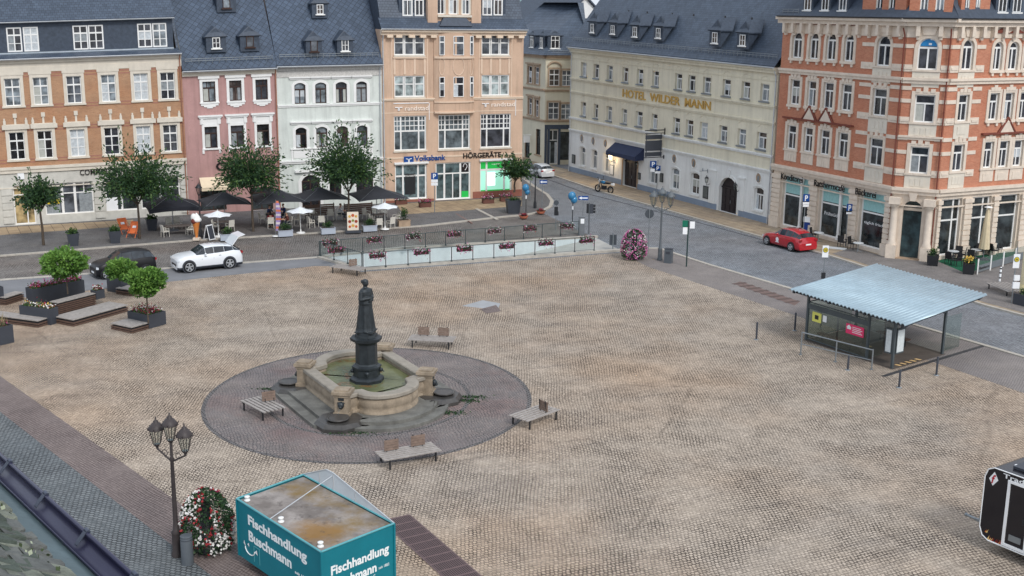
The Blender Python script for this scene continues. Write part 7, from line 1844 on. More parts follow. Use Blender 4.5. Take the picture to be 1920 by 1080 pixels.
def railing(label,a,c,n,h=1.1,z=.15):
 t=thing('railing',label,'railing',(a.x,a.y,z),0,'glass railings round the ramp');d=c-a
 for i in range(n+1):
  p=d*i/n;b=MB();b.tube(p,p+Vector((0,0,h)),.035,n=8);b.box(p+Vector((0,0,.03)),(.14,.14,.06));b.build('post',RAILP,t)
 b=MB();b.tube(Vector((0,0,h)),d+Vector((0,0,h)),.03,n=8);b.tube(Vector((0,0,.1)),d+Vector((0,0,.1)),.015,n=6);b.build('handrail',RAILP,t)
 nn=Vector((-d.y,d.x,0)).normalized()*.006
 for i in range(n):
  p,q=d*((i+.06)/n),d*((i+.94)/n);b=MB()
  b.hex8([p-nn+Vector((0,0,.14)),q-nn+Vector((0,0,.14)),q+nn+Vector((0,0,.14)),p+nn+Vector((0,0,.14)),p-nn+Vector((0,0,h-.06)),q-nn+Vector((0,0,h-.06)),q+nn+Vector((0,0,h-.06)),p+nn+Vector((0,0,h-.06))]);b.build('glass_panel',RAILGL,t)
 return t
fr0,fr1=G(681,503,.17),G(1114,469.5,.17);bk0,bk1=G(599,480,.14),G(1085,440,.14)
railing('long front glass railing of the ramp beside the square',fr0,fr1,11);railing('long rear glass railing of the ramp beside the road',bk0,bk1,13);railing('short glass railing across the left end of the ramp',bk0+Vector((.1,-.1,0)),fr0+Vector((-.1,.1,0)),3)
fb0=None
def flower_box(label,px,dirv,cols):
 g0=G(px[0],px[1]+4,1.15);
 t=thing('flower_box',label,'flower box',(g0.x,g0.y,1.02),math.atan2(dirv.y,dirv.x),'flower boxes hung on the ramp railings')
 b=MB();b.prism([(-.52,-.14),(.52,-.14),(.52,.14),(-.52,.14)],-.02,.18);b.tube((-.3,.14,.16),(-.3,.22,.1),.012,n=4);b.tube((.3,.14,.16),(.3,.22,.1),.012,n=4);b.build('trough',pm('dark_brown_trough',S(58,46,46),.7,.1),t)
 b=MB()
 for i in range(120):b.leaf((rnd.uniform(-.55,.55),rnd.gauss(-.03,.16),.2+rnd.gauss(.03,.1)),rnd.uniform(.1,.2),.08,0)
 for i in range(110):x=rnd.uniform(-.62,.62);b.leaf((x,rnd.gauss(-.1,.16),.2+rnd.gauss(-.02,.16)),rnd.uniform(.07,.11),rnd.uniform(.06,.09),1+rnd.randrange(len(cols)))
 b.build('flowers',[LEAF[0]]+[PETAL[c] for c in cols],t)
db,df=bk1-bk0,fr1-fr0
ord_=['first','second','third','fourth','fifth','sixth','seventh']
for i,p in enumerate(((619,452),(701,446),(775,440),(851,435),(927,429),(994,424.5),(1063,420))):flower_box('%s flower box from the left on the rear ramp railing'%ord_[i],p,db,['pink','white','dark','red'])
for i,p in enumerate(((630,465),(707,475),(790,469),(870,463),(950,458),(1023,452),(1099,447))):flower_box('%s flower box from the left on the front ramp railing'%ord_[i],p,df,['red','pink','dark','magenta'])
# ------------------------------------------------------------------ bus shelter
c_l,c_t,c_r,c_f=G(1478.4,544,2.75),G(1641.6,496,3.0),G(1851,554,3.0),G(1696.5,611.6,2.75)
SH=thing('bus_shelter','glass bus shelter with pale blue corrugated metal roof and pink notice','bus shelter',(c_f.x,c_f.y,0),world=True)
CORR=pm('pale_blue_corrugated_metal',S(164,184,194),.4,.1,1.0,metal=.3,stain=.2)
b=MB();nw=30;sub=8
for i in range(nw*sub):
 f0,f1=i/(nw*sub),(i+1)/(nw*sub);z0,z1=.11*abs(math.sin(math.pi*f0*nw))**.7,.11*abs(math.sin(math.pi*f1*nw))**.7
 p0,p1=c_l+(c_f-c_l)*f0,c_l+(c_f-c_l)*f1;q0,q1=c_t+(c_r-c_t)*f0,c_t+(c_r-c_t)*f1
 up0,up1=Vector((0,0,z0)),Vector((0,0,z1));th=Vector((0,0,-.03))
 b.face([p0+up0,p1+up1,q1+up1,q0+up0],0,None,True);b.face([p0+up0,p1+up1,p1+up1+th,p0+up0+th]);b.face([q0+up0,q1+up1,q1+up1+th,q0+up0+th])
b.build('roof',CORR,SH,weld=True)
b=MB()
lerp=lambda f,g:(c_l+(c_f-c_l)*f)*(1-g)+(c_t+(c_r-c_t)*f)*g
for g in (.06,.5,.94):b.hex8([lerp(.02,g-.01)+Vector((0,0,-.2)),lerp(.98,g-.01)+Vector((0,0,-.2)),lerp(.98,g+.01)+Vector((0,0,-.2)),lerp(.02,g+.01)+Vector((0,0,-.2)),lerp(.02,g-.01)+Vector((0,0,-.06)),lerp(.98,g-.01)+Vector((0,0,-.06)),lerp(.98,g+.01)+Vector((0,0,-.06)),lerp(.02,g+.01)+Vector((0,0,-.06))])
for f in (.03,.35,.66,.97):b.hex8([lerp(f-.008,.02)+Vector((0,0,-.16)),lerp(f+.008,.02)+Vector((0,0,-.16)),lerp(f+.008,.98)+Vector((0,0,-.16)),lerp(f-.008,.98)+Vector((0,0,-.16)),lerp(f-.008,.02)+Vector((0,0,-.05)),lerp(f+.008,.02)+Vector((0,0,-.05)),lerp(f+.008,.98)+Vector((0,0,-.05)),lerp(f-.008,.98)+Vector((0,0,-.05))])
b.build('roof_frame',ANTH,SH)
SHP=pm('shelter_post_grey',S(84,92,96),.5,.1,metal=.3)
sA,sB,sC_,sD=G(1511,637),G(1672,691),G(1766,664),None;sD=sA+(sC_-sB)*1.0
def rzof(p):
 M_=(c_f-c_l);N_=(c_t-c_l);q=p-c_l;det=M_.x*N_.y-M_.y*N_.x
 f=(q.x*N_.y-q.y*N_.x)/det;g=(M_.x*q.y-M_.y*q.x)/det;return c_l.z+(c_f.z-c_l.z)*f+(c_t.z-c_l.z)*g-.17
s_dir=(sB-sA).normalized();t_dir=(sC_-sB).normalized()
for p in (sA,sA+(sB-sA)*.72,sB,sC_,sD,sD+(sC_-sD)*.55):
 b=MB();b.box((p.x,p.y,rzof(p)/2),(.12,.12,rzof(p)),rz=math.atan2(s_dir.y,s_dir.x));b.build('post',SHP,SH)
def gpan(a,c,z0,z1,name='glass_panel',m=SHELTGL):
 d=(c-a).normalized();n=Vector((-d.y,d.x,0))*.008;b=MB();Z0,Z1=Vector((0,0,z0)),Vector((0,0,z1))
 b.hex8([a-n+Z0,c-n+Z0,c+n+Z0,a+n+Z0,a-n+Z1,c-n+Z1,c+n+Z1,a+n+Z1]);return b.build(name,m,SH)
e1=sA+(sB-sA)*.73
for i in range(2):gpan(sA+(e1-sA)*(i/2+.02),sA+(e1-sA)*((i+1)/2-.01),.12,2.2)
gpan(sB+(sC_-sB)*1.0,sB+(sC_-sB)*1.35,.15,2.1);gpan(sD,sD+(sC_-sD)*.5,.12,2.1);gpan(sA,sA+(sD-sA)*.9,.12,2.2);gpan(e1+t_dir*.05,e1+t_dir*1.3,.12,2.1)
b=MB()
for z in (.1,2.22):b.tube(sA+Vector((0,0,z)),e1+Vector((0,0,z)),.03,n=6);b.tube(sA+Vector((0,0,z)),sA+(sD-sA)*.9+Vector((0,0,z)),.03,n=6)
b.tube(e1+Vector((0,0,.1)),e1+Vector((0,0,2.2)),.03,n=6);b.build('glass_frame',SHP,SH)
b=MB();fb=lambda a,c,z0,z1,w_:b.hex8([a-w_+Vector((0,0,z0)),c-w_+Vector((0,0,z0)),c+w_+Vector((0,0,z0)),a+w_+Vector((0,0,z0)),a-w_+Vector((0,0,z1)),c-w_+Vector((0,0,z1)),c+w_+Vector((0,0,z1)),a+w_+Vector((0,0,z1))])
nS=Vector((s_dir.y,-s_dir.x,0));nS=nS if nS.dot(CAM-sA)>0 else -nS;nS.z=0
fb(sA+nS*.03,e1+nS*.03,1.85,2.15,nS*.012);b.build('fascia_band',SHP,SH)
def on_glass(x0,y0,x1,y1,name,m,d=.03):
 """flat notice on the near glass wall at the picture place"""
 F_=Facade(sA,sB);F_.n=nS
 r0=F_.uv(x0,(y0+y1)/2,d);r1=F_.uv(x1,(y0+y1)/2,d);v0=F_.uv((x0+x1)/2,y1,d)[1];v1=F_.uv((x0+x1)/2,y0,d)[1]
 b=MB();fbox(b,F_,r0[0],r1[0],v0,v1,d-.005,d+.008);return b.build(name,m,SH),F_,r0[0],r1[0],v0,v1
PK_N=pm('pink_notice',S(226,60,110),.5,.06)
o,F_,u0,u1,v0,v1=on_glass(1586,610,1620,629,'pink_notice',PK_N)
b=MB()
for k_ in range(4):fbox(b,F_,u0+(u1-u0)*.36,u0+(u1-u0)*(.92-.08*(k_%2)),v0+(v1-v0)*(.22+k_*.17),v0+(v1-v0)*(.28+k_*.17),.038,.044)
uh,vh=u0+(u1-u0)*.06,v0+(v1-v0)*.45;wh=(u1-u0)*.22
b.hex8([F_.pt(uh,vh,.038),F_.pt(uh+wh,vh,.038),F_.pt(uh+wh,vh,.044),F_.pt(uh,vh,.044),F_.pt(uh,vh+.1,.038),F_.pt(uh+wh,vh+.1,.038),F_.pt(uh+wh,vh+.1,.044),F_.pt(uh,vh+.1,.044)]);b.face([F_.pt(uh-.05,vh+.1,.044),F_.pt(uh+wh+.05,vh+.1,.044),F_.pt(uh+wh/2,vh+.25,.044)])
b.build('notice_text',WHITEP,o)
o,F_,u0,u1,v0,v1=on_glass(1523,586,1540,604,'yellow_notice',pm('yellow_notice',S(216,214,110),.5,.08));b=MB();fbox(b,F_,u0+.2,u1-.2,v0+.15,v1-.15,.038,.044);b.build('notice_text',DARK,o)
on_glass(1543,592,1550,604,'white_notice',WHITEP)
for a,c in ((sB+t_dir*-.02+s_dir*-.55,sB+s_dir*-.1+t_dir*.02),(sB+t_dir*.15+s_dir*.0,sB+t_dir*.85)):
 d=(c-a).normalized();b=MB();n=Vector((-d.y,d.x,0))*.05;Z0,Z1=Vector((0,0,.75)),Vector((0,0,2.1))
 b.hex8([a-n+Z0,c-n+Z0,c+n+Z0,a+n+Z0,a-n+Z1,c-n+Z1,c+n+Z1,a+n+Z1]);o=b.build('timetable_case',SHP,SH)
 b=MB();n2=n*1.12;
 for sg in (-1,1):b.face([a+d*.06+n2*sg+Z0+Vector((0,0,.08)),c-d*.06+n2*sg+Z0+Vector((0,0,.08)),c-d*.06+n2*sg+Z1-Vector((0,0,.08)),a+d*.06+n2*sg+Z1-Vector((0,0,.08))])
 b.build('timetable_sheet',pm('timetable_paper',S(206,214,216),.5,.12,9),o)
for (o0,L_,dd,nm) in ((sD+s_dir*2.2+(-t_dir)*.7,2.2,s_dir,0),(sA+s_dir*.5+t_dir*.55,2.6,s_dir,1)):
 a,c=o0,o0+dd*L_;n=t_dir*.2;b=MB();Z0,Z1=Vector((0,0,.42)),Vector((0,0,.48));b.hex8([a-n+Z0,c-n+Z0,c+n+Z0,a+n+Z0,a-n+Z1,c-n+Z1,c+n+Z1,a+n+Z1]);o=b.build('seat',WOOD_B,SH)
 for f in (.1,.9):b=MB();p=a+(c-a)*f;b.tube(p,p+Vector((0,0,.42)),.035,n=6);b.build('seat_leg',DARK,o)
b=MB()
for i in range(9):
 p,q=sB+t_dir*(.55+i*.22),sB+t_dir*(.55+(i+1)*.22);n=s_dir*.16;off=s_dir*-.12
 b.face([p-n+off+Vector((0,0,.035)),q-n+off+Vector((0,0,.035)),q+n+off+t_dir*.1+Vector((0,0,.035)),p+n+off+t_dir*.1+Vector((0,0,.035))],i%2)
b.build('warning_edge',[pm('faded_yellow',S(214,180,128),.7,.1),DARK],SH)
q_=[sA-t_dir*.2,sB-t_dir*.15+s_dir*.15,sC_+s_dir*.15+t_dir*.2,sD+t_dir*.2]
struct('shelter_floor',flat(q_,.016),pm('dark_shelter_floor',S(92,84,78),.85,.15,1.5,bump=.2))
ra,rb=G(1501,665),G(1634,693);
HRL=thing('handrail','steel handrail on posts along the near side of the bus shelter','handrail',(ra.x,ra.y,0),world=True)
b=MB();b.tube(ra+Vector((0,0,1.25)),rb+Vector((0,0,1.05)),.035);b.tube(ra+Vector((0,0,.6)),rb+Vector((0,0,.5)),.025);b.build('rail',STEEL,HRL)
for p,h in ((ra,1.28),(rb,1.1),((ra+rb)/2,1.15)):b=MB();b.tube(p,p+Vector((0,0,h)),.04);b.lathe([(.1,0),(.1,.03)],p,10);b.build('post',STEEL,HRL)
def bollard(label,px,top):
 g0=G(*px);h=HT(*top,g0);t=thing('bollard',label,'bollard',(g0.x,g0.y,.004),0,'slim steel bollards round the bus shelter')
 b=MB();b.lathe([(.055,0),(.055,h),(.04,h+.03)],(0,0,0),10);b.build('post',ANTH,t);b=MB();b.lathe([(.13,0),(.13,.025),(.06,.04)],(0,0,0),12);b.build('foot',STEEL,t)
bollard('slim bollard farthest left from the bus shelter',(1418,637),(1420,605));bollard('slim dark bollard behind the left edge of the bus shelter roof',(1490,620),(1491,587));bollard('slim bollard in front of the glass wall of the bus shelter',(1589.5,694),(1591,668));bollard('slim bollard nearest the viewer in front of the bus shelter',(1685.5,727),(1687,694));bollard('slim bollard at the right beside the drain slot and warning edge',(1755.5,704),(1758,670))
# ------------------------------------------------------------------ signs and posts
def plate(t,name,c,w_,h,mt_,th=.03,rz=0.0,shape='rect',back=None):
 b=MB()
 if shape=='rect':b.box((0,0,0),(w_,th,h))
 elif shape=='round':b.lathe([(w_/2,-th/2),(w_/2,th/2)],(0,0,0),20,0,False);q=Matrix.Rotation(math.pi/2,4,'X');b.v=[q@v for v in b.v]
 elif shape=='tri':
  q=[(-w_/2,-h/2),(w_/2,-h/2),(0,h/2)];b.mesh([(x,-th/2,z) for x,z in q]+[(x,th/2,z) for x,z in q],[(0,1,2),(5,4,3),(0,3,4,1),(1,4,5,2),(2,5,3,0)])
 elif shape=='arrow':
  q=[(-w_/2,0),(-w_*.2,h/2),(-w_*.2,h*.18),(w_/2,h*.18),(w_/2,-h*.18),(-w_*.2,-h*.18),(-w_*.2,-h/2)];n=len(q)
  b.mesh([(x,-th/2,z) for x,z in q]+[(x,th/2,z) for x,z in q],[tuple(range(n)),tuple(range(2*n-1,n-1,-1))]+[(i,n+i,n+(i+1)%n,(i+1)%n) for i in range(n)])
 M_=Matrix.Translation(Vector(c))@Matrix.Rotation(rz,4,'Z');b.v=[M_@v for v in b.v]
 return b.build(name,mt_,t)
def post(label,px,top,r=.035,z=.0,mt_=STEEL,cat='sign',name='sign_post',group=None):
 g0=G(*px,z);h=HT(*top,g0)-z;t=thing(name,label,cat,(g0.x,g0.y,z),0,group)
 b=MB();b.tube((0,0,0),(0,0,h),r,n=8);b.build('post',mt_,t);return t,h,g0
def hh_(g0,x,y,z=0):return HT(x,y,g0)-z
def psign(label,px,top,cy,faces,z=.1):
 t,h,g0=post(label,px,top,z=z)
 for (x,y,w_,hg,kind) in faces:
  s_=(g0-CAM).length/FPX;c=((x-px[0])*s_,-.06,hh_(g0,x,y,z))
  w_*=.85;hg*=.85
  if kind=='P':
   o=plate(t,'parking_sign',c,w_,hg,BLUEP);letters('letter','P',WHITEP,o,lambda p,c=c,w_=w_,hg=hg:Vector((c[0]-w_*.22+p.x,c[1]-.016-p.z,c[2]-hg*.35+p.y)),w_*.46,hg*.7,.008,.02)
  elif kind=='W':plate(t,'info_plate',c,w_,hg,WHITEP)
  elif kind=='N':plate(t,'no_parking_sign',c,w_,w_,pm('sign_red',S(180,40,60),.4,.05),shape='round');plate(t,'blue_disc',(c[0],c[1]-.02,c[2]),w_*.8,w_*.8,BLUEP,shape='round');plate(t,'bar',(c[0],c[1]-.04,c[2]),w_*.9,w_*.09,pm('sign_red',S(180,40,60),.4,.05))
 return t
psign('blue parking sign on a post in front of the bank entrance',(815,399),(815,322),0,[(815,330,.7,.7,'P'),(815,339,.7,.3,'W'),(815,345,.7,.3,'W')])
psign('no parking disc above blue parking sign at the left end of the hotel',(1097,321),(1093,266),0,[(1089,272,.8,.8,'N'),(1089,281,.62,.62,'P'),(1089,288,.5,.3,'W'),(1095,279,.55,.7,'W')])
psign('two staggered blue parking signs on a post in front of the hotel window',(1231,368),(1223,300),0,[(1222.5,307.5,.75,.75,'P'),(1231,315.5,.65,.65,'P'),(1222.5,319,.6,.35,'W'),(1231,322,.6,.35,'W')])
psign('blue parking sign on a post before the first cafe window',(1505,450),(1506,364),0,[(1506,371,.6,.75,'P'),(1506,380,.6,.3,'W'),(1506,385,.55,.25,'W')])
psign('blue parking sign on a post beside the second cafe window',(1585,462),(1586,382),0,[(1587,389.5,.55,.75,'P'),(1587,398,.55,.3,'W')])
t,h,g0=post('round traffic sign seen from behind on a slim post beside the street lamp',(1215,475),(1218,392),.03);plate(t,'sign_back',(0,.05,hh_(g0,1217,401)),.68,.68,pm('grey_sign_back',S(74,80,86),.5,.1),shape='round')
t,h,g0=post('rectangular sign seen from behind at the right end of the ramp wall',(1149,467),(1149,437),.045);plate(t,'sign_back',(0,.06,hh_(g0,1149.5,450)),.55,.8,pm('grey_sign_back',S(74,80,86),.5,.1))
t,h,g0=post('traffic light seen from the side on a grey post by the ramp',(1104,438),(1106,380),.07,mt_=GREYP,cat='traffic light',name='traffic_light')
b=MB();z=hh_(g0,1106,391);b.box((.16,0,z),(.26,.3,.78));o=b.build('signal_head',ANTH,t)
for k_ in range(3):b=MB();b.tube((.28,0,z+.25-k_*.25),(.48,-.06,z+.24-k_*.25),.11,.1,10);b.build('visor',DARK,o)
b=MB();b.box((-.14,.0,z),(.2,.04,.8));b.build('backboard',DARK,t)
t,h,g0=post('white one-way arrow sign on a slim post behind the ramp railing',(1092,437),(1091,365),.03);z=hh_(g0,1091,371);plate(t,'blue_panel',(0,-.05,z),.82,.34,BLUEP);plate(t,'white_arrow',(0,-.075,z),.72,.26,WHITEP,shape='arrow')
t,h,g0=post('white one-way arrow sign low on a post in front of the pale silver car',(1016,398),(1017,336),.03,.09);z=hh_(g0,1019,341,.09);plate(t,'blue_panel',(.1,-.05,z),.68,.34,BLUEP);plate(t,'white_arrow',(.1,-.075,z),.6,.26,WHITEP,shape='arrow')
t,h,g0=post('triangular sign seen from behind on a post at the street corner',(994,375),(994,299),.04,.09);plate(t,'sign_back',(0,.05,hh_(g0,994,309,.09)),.95,.85,pm('grey_sign_back',S(74,80,86),.5,.1),shape='tri');plate(t,'cross_bar',(0,.0,hh_(g0,994,316,.09)),1.2,.06,STEEL)
t,h,g0=post('slim post with round mirror and small signs behind the ramp railing',(1042,432),(1042,372),.03);plate(t,'round_mirror',(.0,-.05,hh_(g0,1042,380)),.42,.5,pm('grey_sign_back',S(74,80,86),.5,.1),shape='round');plate(t,'small_sign',(0,-.05,hh_(g0,1042,392)),.3,.4,DARK);plate(t,'small_sign',(0.02,-.05,hh_(g0,1042,400)),.36,.34,DARK)
BAL=pm('blue_foil',S(52,124,168),.25,.12,2,coat=.6)
def balloons(label,px,top,z,cs):
 t,h,g0=post(label,px,top,.035,z,cat='balloon post',name='balloon_post',mt_=DARK);s_=(g0-CAM).length/FPX
 for x,y,r in cs:
  b=MB();c=Vector(((x-px[0])*s_,rnd.uniform(-.1,.1),hh_(g0,x,y,z)));r*=s_;b.ball(c,(r,r*.9,r*1.1),14,10);b.lathe([(.03,-.06),(.008,0)],c-Vector((0,0,r*1.08)),8);b.build('balloon',BAL,t)
 b=MB();b.lathe([(.06,.5),(.06,.8)],(0,0,h*.4),8);b.build('white_ring',WHITEP,t)
balloons('bunch of two blue balloons on a striped post behind the ramp',(1073,425),(1073,372),0,[(1071,367,7.5),(1075,374,6.5)])
balloons('bunch of two blue balloons at the street corner by the potted tree',(986,405),(986,350),.09,[(985,352,6.5),(988,360,5)])
post('thin bare post beside the blue balloons at the street corner',(982,404),(982,345),.025,.09,cat='post',name='slim_post')
for l,px in (('small terracotta flower bowl at the foot of the balloon post',(982,409)),('small terracotta flower bowl on the rounded kerb corner',(1014,400))):
 g0=G(*px,.1);t=thing('flower_bowl',l,'flower bowl',(g0.x,g0.y,.1),0,'terracotta flower bowls');b=MB();b.lathe([(.3,0),(.42,.22),(.38,.22),(.3,.16)],(0,0,0),14);b.build('bowl',pm('terracotta',S(158,92,70),.8,.12),t)
 b=MB();clump(b,(0,0,.28),(.4,.4,.16),160,.14,.08,shell=.2);b.build('flowers',[LEAF[0],PETAL['dark'],PETAL['red']],t)
for l,px in (('flower tub left of the bank entrance',(752,383)),('pink flower tub just left of the parking sign',(797,388)),('red flower tub under the green lit shop window',(915,381)),('flower tub at the right corner of the peach house',(948,377))):
 g0=G(*px,.1);t=thing('flower_tub',l,'flower tub',(g0.x,g0.y,.1),R(24),'flower tubs along the peach house');b=MB();b.prism([(-.55,-.22),(.55,-.22),(.55,.22),(-.55,.22)],0,.4);b.build('tub',pm('brown_tub',S(104,70,62),.8,.12),t)
 b=MB();flowers(b,(-.6,.6,-.3,.3),130,['dark','magenta','pink','white'],.38,.3);b.build('flowers',[LEAF[0],LEAF[1]]+[PETAL[c] for c in ('dark','magenta','pink','white')],t)
g0=G(1090,441);t=thing('ticket_machine','grey ticket machine with white panel at the right end of the rear railing','machine',(g0.x,g0.y,0));b=MB();b.box((0,0,.75),(.5,.4,1.5));b.box((0,0,1.53),(.56,.46,.06));b.build('cabinet',GREYP,t);b=MB();b.box((.05,-.21,1.2),(.3,.02,.4));b.build('panel',WHITEP,t)
t,h,g0=post('dark green street name post with three small signs by the kerb',(1287,500),(1289,414),.05,mt_=pm('dark_green_post',S(40,62,60),.5,.1));s_=(g0-CAM).length/FPX
plate(t,'green_sign',((1283.5-1289)*s_,0,hh_(g0,1284,419.5)),.42,.5,pm('sign_green',S(26,110,88),.4,.06));plate(t,'white_sign',((1296-1288.5)*s_,0,hh_(g0,1296,422)),.34,.5,WHITEP);plate(t,'white_sign',((1284-1289)*s_,0,hh_(g0,1284,432)),.36,.55,WHITEP)
def bus_stop(label,px,top,c,w_,hg,extra=()):
 t,h,g0=post(label,px,top,.035,mt_=STEEL);z=hh_(g0,*c);o=plate(t,'stop_sign',(0,-.05,z),w_,hg,WHITEP);k_=.42*w_
 plate(t,'yellow_disc',(0,-.08,z+hg*.12),k_*1.7,k_*1.7,pm('stop_yellow',S(216,190,60),.4,.05),.02,shape='round');plate(t,'green_ring',(0,-.07,z+hg*.12),k_*2.0,k_*2.0,pm('stop_green',S(20,80,60),.4,.05),.02,shape='round')
 letters('letter','H',pm('stop_green',S(20,80,60),.4,.05),o,lambda p:Vector((-k_*.4+p.x,-.092-p.z,z+hg*.12-k_*.45+p.y)),k_*.8,k_*.9,.008,.01)
 for (x,y,ww,hh,m_) in extra:s_=(g0-CAM).length/FPX;b=MB();b.box(((x-px[0])*s_,-.1,hh_(g0,x,y)),(ww,.14,hh));b.build('box',m_,t)
 return t
bus_stop('bus stop sign with dark bin on its post left of the shelter roof',(1543,530),(1545,461),(1544.5,471),.42,.82,[(1542,516,.26,.42,DARK)])
bus_stop('bus stop sign with notice boxes on its post at the right edge',(1896,572),(1903,462),(1903,489),.4,.9,[(1899,534,.42,.4,WHITEP),(1899,520,.34,.34,WHITEP)])
g0=G(1874,530);t=thing('marker_post','white marker post with dark bands at the right by the terrace','post',(g0.x,g0.y,.1));b=MB();b.lathe([(.07,0),(.07,.95),(.04,1.0)],(0,0,0),10);b.build('post',WHITEP,t)
for z in (.2,.55,.85):b=MB();b.lathe([(.075,z),(.075,z+.1)],(0,0,0),10);b.build('dark_band',DARK,t)
g0=G(1905,574);t=thing('planter','dark planter cut by the right picture edge beside the bench','planter',(g0.x+.6,g0.y,0),R(30));b=MB();b.box((0,0,.4),(1.1,1.1,.8));b.build('box',ANTH,t);b=MB();clump(b,(0,0,.95),(.5,.5,.3),200,.18,.09,shell=.2);b.build('plant',LEAF,t)
g0=G(1921,566);t=thing('advertising_column','pale yellow column cut by the right picture edge','column',(g0.x,g0.y,0));b=MB();b.lathe([(.45,0),(.45,.2),(.38,.25),(.38,4.6),(.48,4.7),(.48,4.9),(.1,5.3)],(0,0,0),24);b.build('drum',pm('pale_yellow_column',S(222,206,160),.7,.06),t);b=MB();b.lathe([(.39,1.2),(.39,3.2)],(0,0,0),24);b.build('poster',pm('column_poster',S(226,212,176),.6,.1),t)
# ------------------------------------------------------------------ cafe terrace at the corner house
TZ=.108
struct('terrace_carpet',flat([G(1757,492),G(1775,486),G(1860,471),G(1905,463),G(1905,490),G(1830,509),G(1822,514),G(1808,514)],TZ+.004),pm('green_carpet',S(22,88,62),.9,.12,3))
for px,rz,l in (((1780,495),2.2,'black cafe chair nearest the corner door on the green carpet'),((1793,499),-1.2,'black cafe chair at the front edge of the green carpet'),((1810,480),.4,'black cafe chair behind the folded beige parasol'),((1846,478),2.0,'black cafe chair right of the folded beige parasol'),((1803,488),-2.0,'black cafe chair beside the planter with yellow flowers'),((1795,486),-.6,'black cafe chair beside the pale table near the corner door'),((1820,491),2.6,'black cafe chair beside the pale table behind the fence'),((1836,481),-.4,'black cafe chair between pale table and folded parasol'),((1862,480),1.8,'black cafe chair behind the second fence panel'),((1886,470),-1.0,'black cafe chair at the far right end of the green carpet'),((1872,474),1.0,'black cafe chair near the last shop window of the corner house')):
 g0=G(*px,TZ);
 if chb is None:chb=seat_chair('cafe_chair',l,BLK,(g0.x,g0.y,TZ+.006),rz,'black cafe chairs')
 else:dup(chb,(g0.x,g0.y,TZ+.006),rz,l)
for px,rz,l in (((1525,449),1.0,'black chair at the pale table beside the blue board'),((1597,467),.8,'black chair at the pale table under the third cafe window'),((1578,464),2.4,'black chair lying low by the second cafe window')):
 g0=G(*px,TZ);dup(chb,(g0.x,g0.y,TZ+.004),rz,l,'black chairs along the cafe front')
PALE=pm('pale_table_top',S(196,200,202),.4,.08)
def round_table(px,label):
 g0=G(*px,TZ);t=thing('round_table',label,'table',(g0.x,g0.y,TZ+.005),0,'small pale round tables');b=MB();b.lathe([(.38,.7),(.4,.72),(.4,.74),(.38,.75)],(0,0,0),18);b.build('tabletop',PALE,t);b=MB();b.tube((0,0,.03),(0,0,.7),.03);b.build('column',STEEL,t)
 for k_ in range(3):b=MB();a=k_*2.09;b.tube((0,0,.12),(.34*math.cos(a),.34*math.sin(a),.02),.02,n=6);b.build('foot',STEEL,t)
round_table((1534,453),'pale round table beside the blue board at the cafe');round_table((1608,473),'pale round table under the third cafe window');round_table((1786,489),'pale round table on the green carpet near the corner door');round_table((1829,486),'pale round table on the green carpet behind the fence');round_table((1858,474),'pale round table far right on the green carpet')
g0=G(1512,441,TZ);t=thing('upright_board','blue and white upright board between the first two cafe windows','sign',(g0.x,g0.y,TZ),R(-35));b=MB();b.box((0,0,.55),(.55,.3,1.1));b.build('blue_body',pm('board_blue',S(30,60,130),.5,.08),t);b=MB();b.box((0,-.01,1.32),(.58,.33,.42));b.build('white_head',WHITEP,t)
g0=G(1567,465.5,TZ);t=thing('pavement_plate','pale flat plate lying on the pavement near the red car','plate',(g0.x,g0.y,TZ+.004),R(-30));b=MB();b.box((0,0,.015),(1.6,.75,.03));b.box((0,0,.04),(1.3,.5,.02));b.build('plate',PALE,t)
g0=G(1843,487,TZ);hP=HT(1848,388,g0)-TZ;t=thing('folded_parasol','tall folded beige parasol standing on the cafe terrace','parasol',(g0.x,g0.y,TZ));b=MB();b.tube((0,0,0),(0,0,hP),.035);b.build('pole',STEEL,t)
b=MB();rings=[];
for z,r in ((.85,.36),(1.2,.33),(2.0,.27),(hP*.75,.2),(hP-.25,.1),(hP-.05,.05)):rings.append([Vector((r*(1+.22*math.sin(i*math.pi/2*1.0*2+.3))*math.cos(2*math.pi*i/24),r*(1+.22*math.sin(i*math.pi))*math.sin(2*math.pi*i/24)*(1+.18*(i%3)),z)) for i in range(24)])
b.loft(rings);b.build('cloth',pm('beige_cloth',S(214,198,166),.8,.1,3),t);b=MB();b.box((0,0,.06),(.7,.7,.12));b.build('base',ANTH,t);b=MB();b.lathe([(.3,hP-.02),(.3,hP+.01),(.02,hP+.08)],(0,0,0),16);b.build('cap',WHITE,t)
fa,fb_,fc_=G(1832,514,TZ),G(1925,486,TZ),None
t=thing('terrace_fence','low terrace fence with pale posts, glass and a lettered grey panel','fence',(fa.x,fa.y,TZ));d=fb_-fa
for i in range(5):b=MB();p=d*i/4;b.box(p+Vector((0,0,.55)),(.08,.08,1.1));b.build('post',WHITE,t)
for i in range(4):
 p,q=d*(i+.04)/4,d*(i+.96)/4;n=Vector((-d.y,d.x,0)).normalized()*.01;b=MB();Z0,Z1=Vector((0,0,.12)),Vector((0,0,.62));b.hex8([p-n+Z0,q-n+Z0,q+n+Z0,p+n+Z0,p-n+Z1,q-n+Z1,q+n+Z1,p+n+Z1]);b.build('lower_panel',pm('grey_panel',S(108,114,118),.5,.1),t)
 b=MB();Z0,Z1=Vector((0,0,.66)),Vector((0,0,1.1));b.hex8([p-n+Z0,q-n+Z0,q+n+Z0,p+n+Z0,p-n+Z1,q-n+Z1,q+n+Z1,p+n+Z1]);b.build('glass_panel',RAILGL,t)
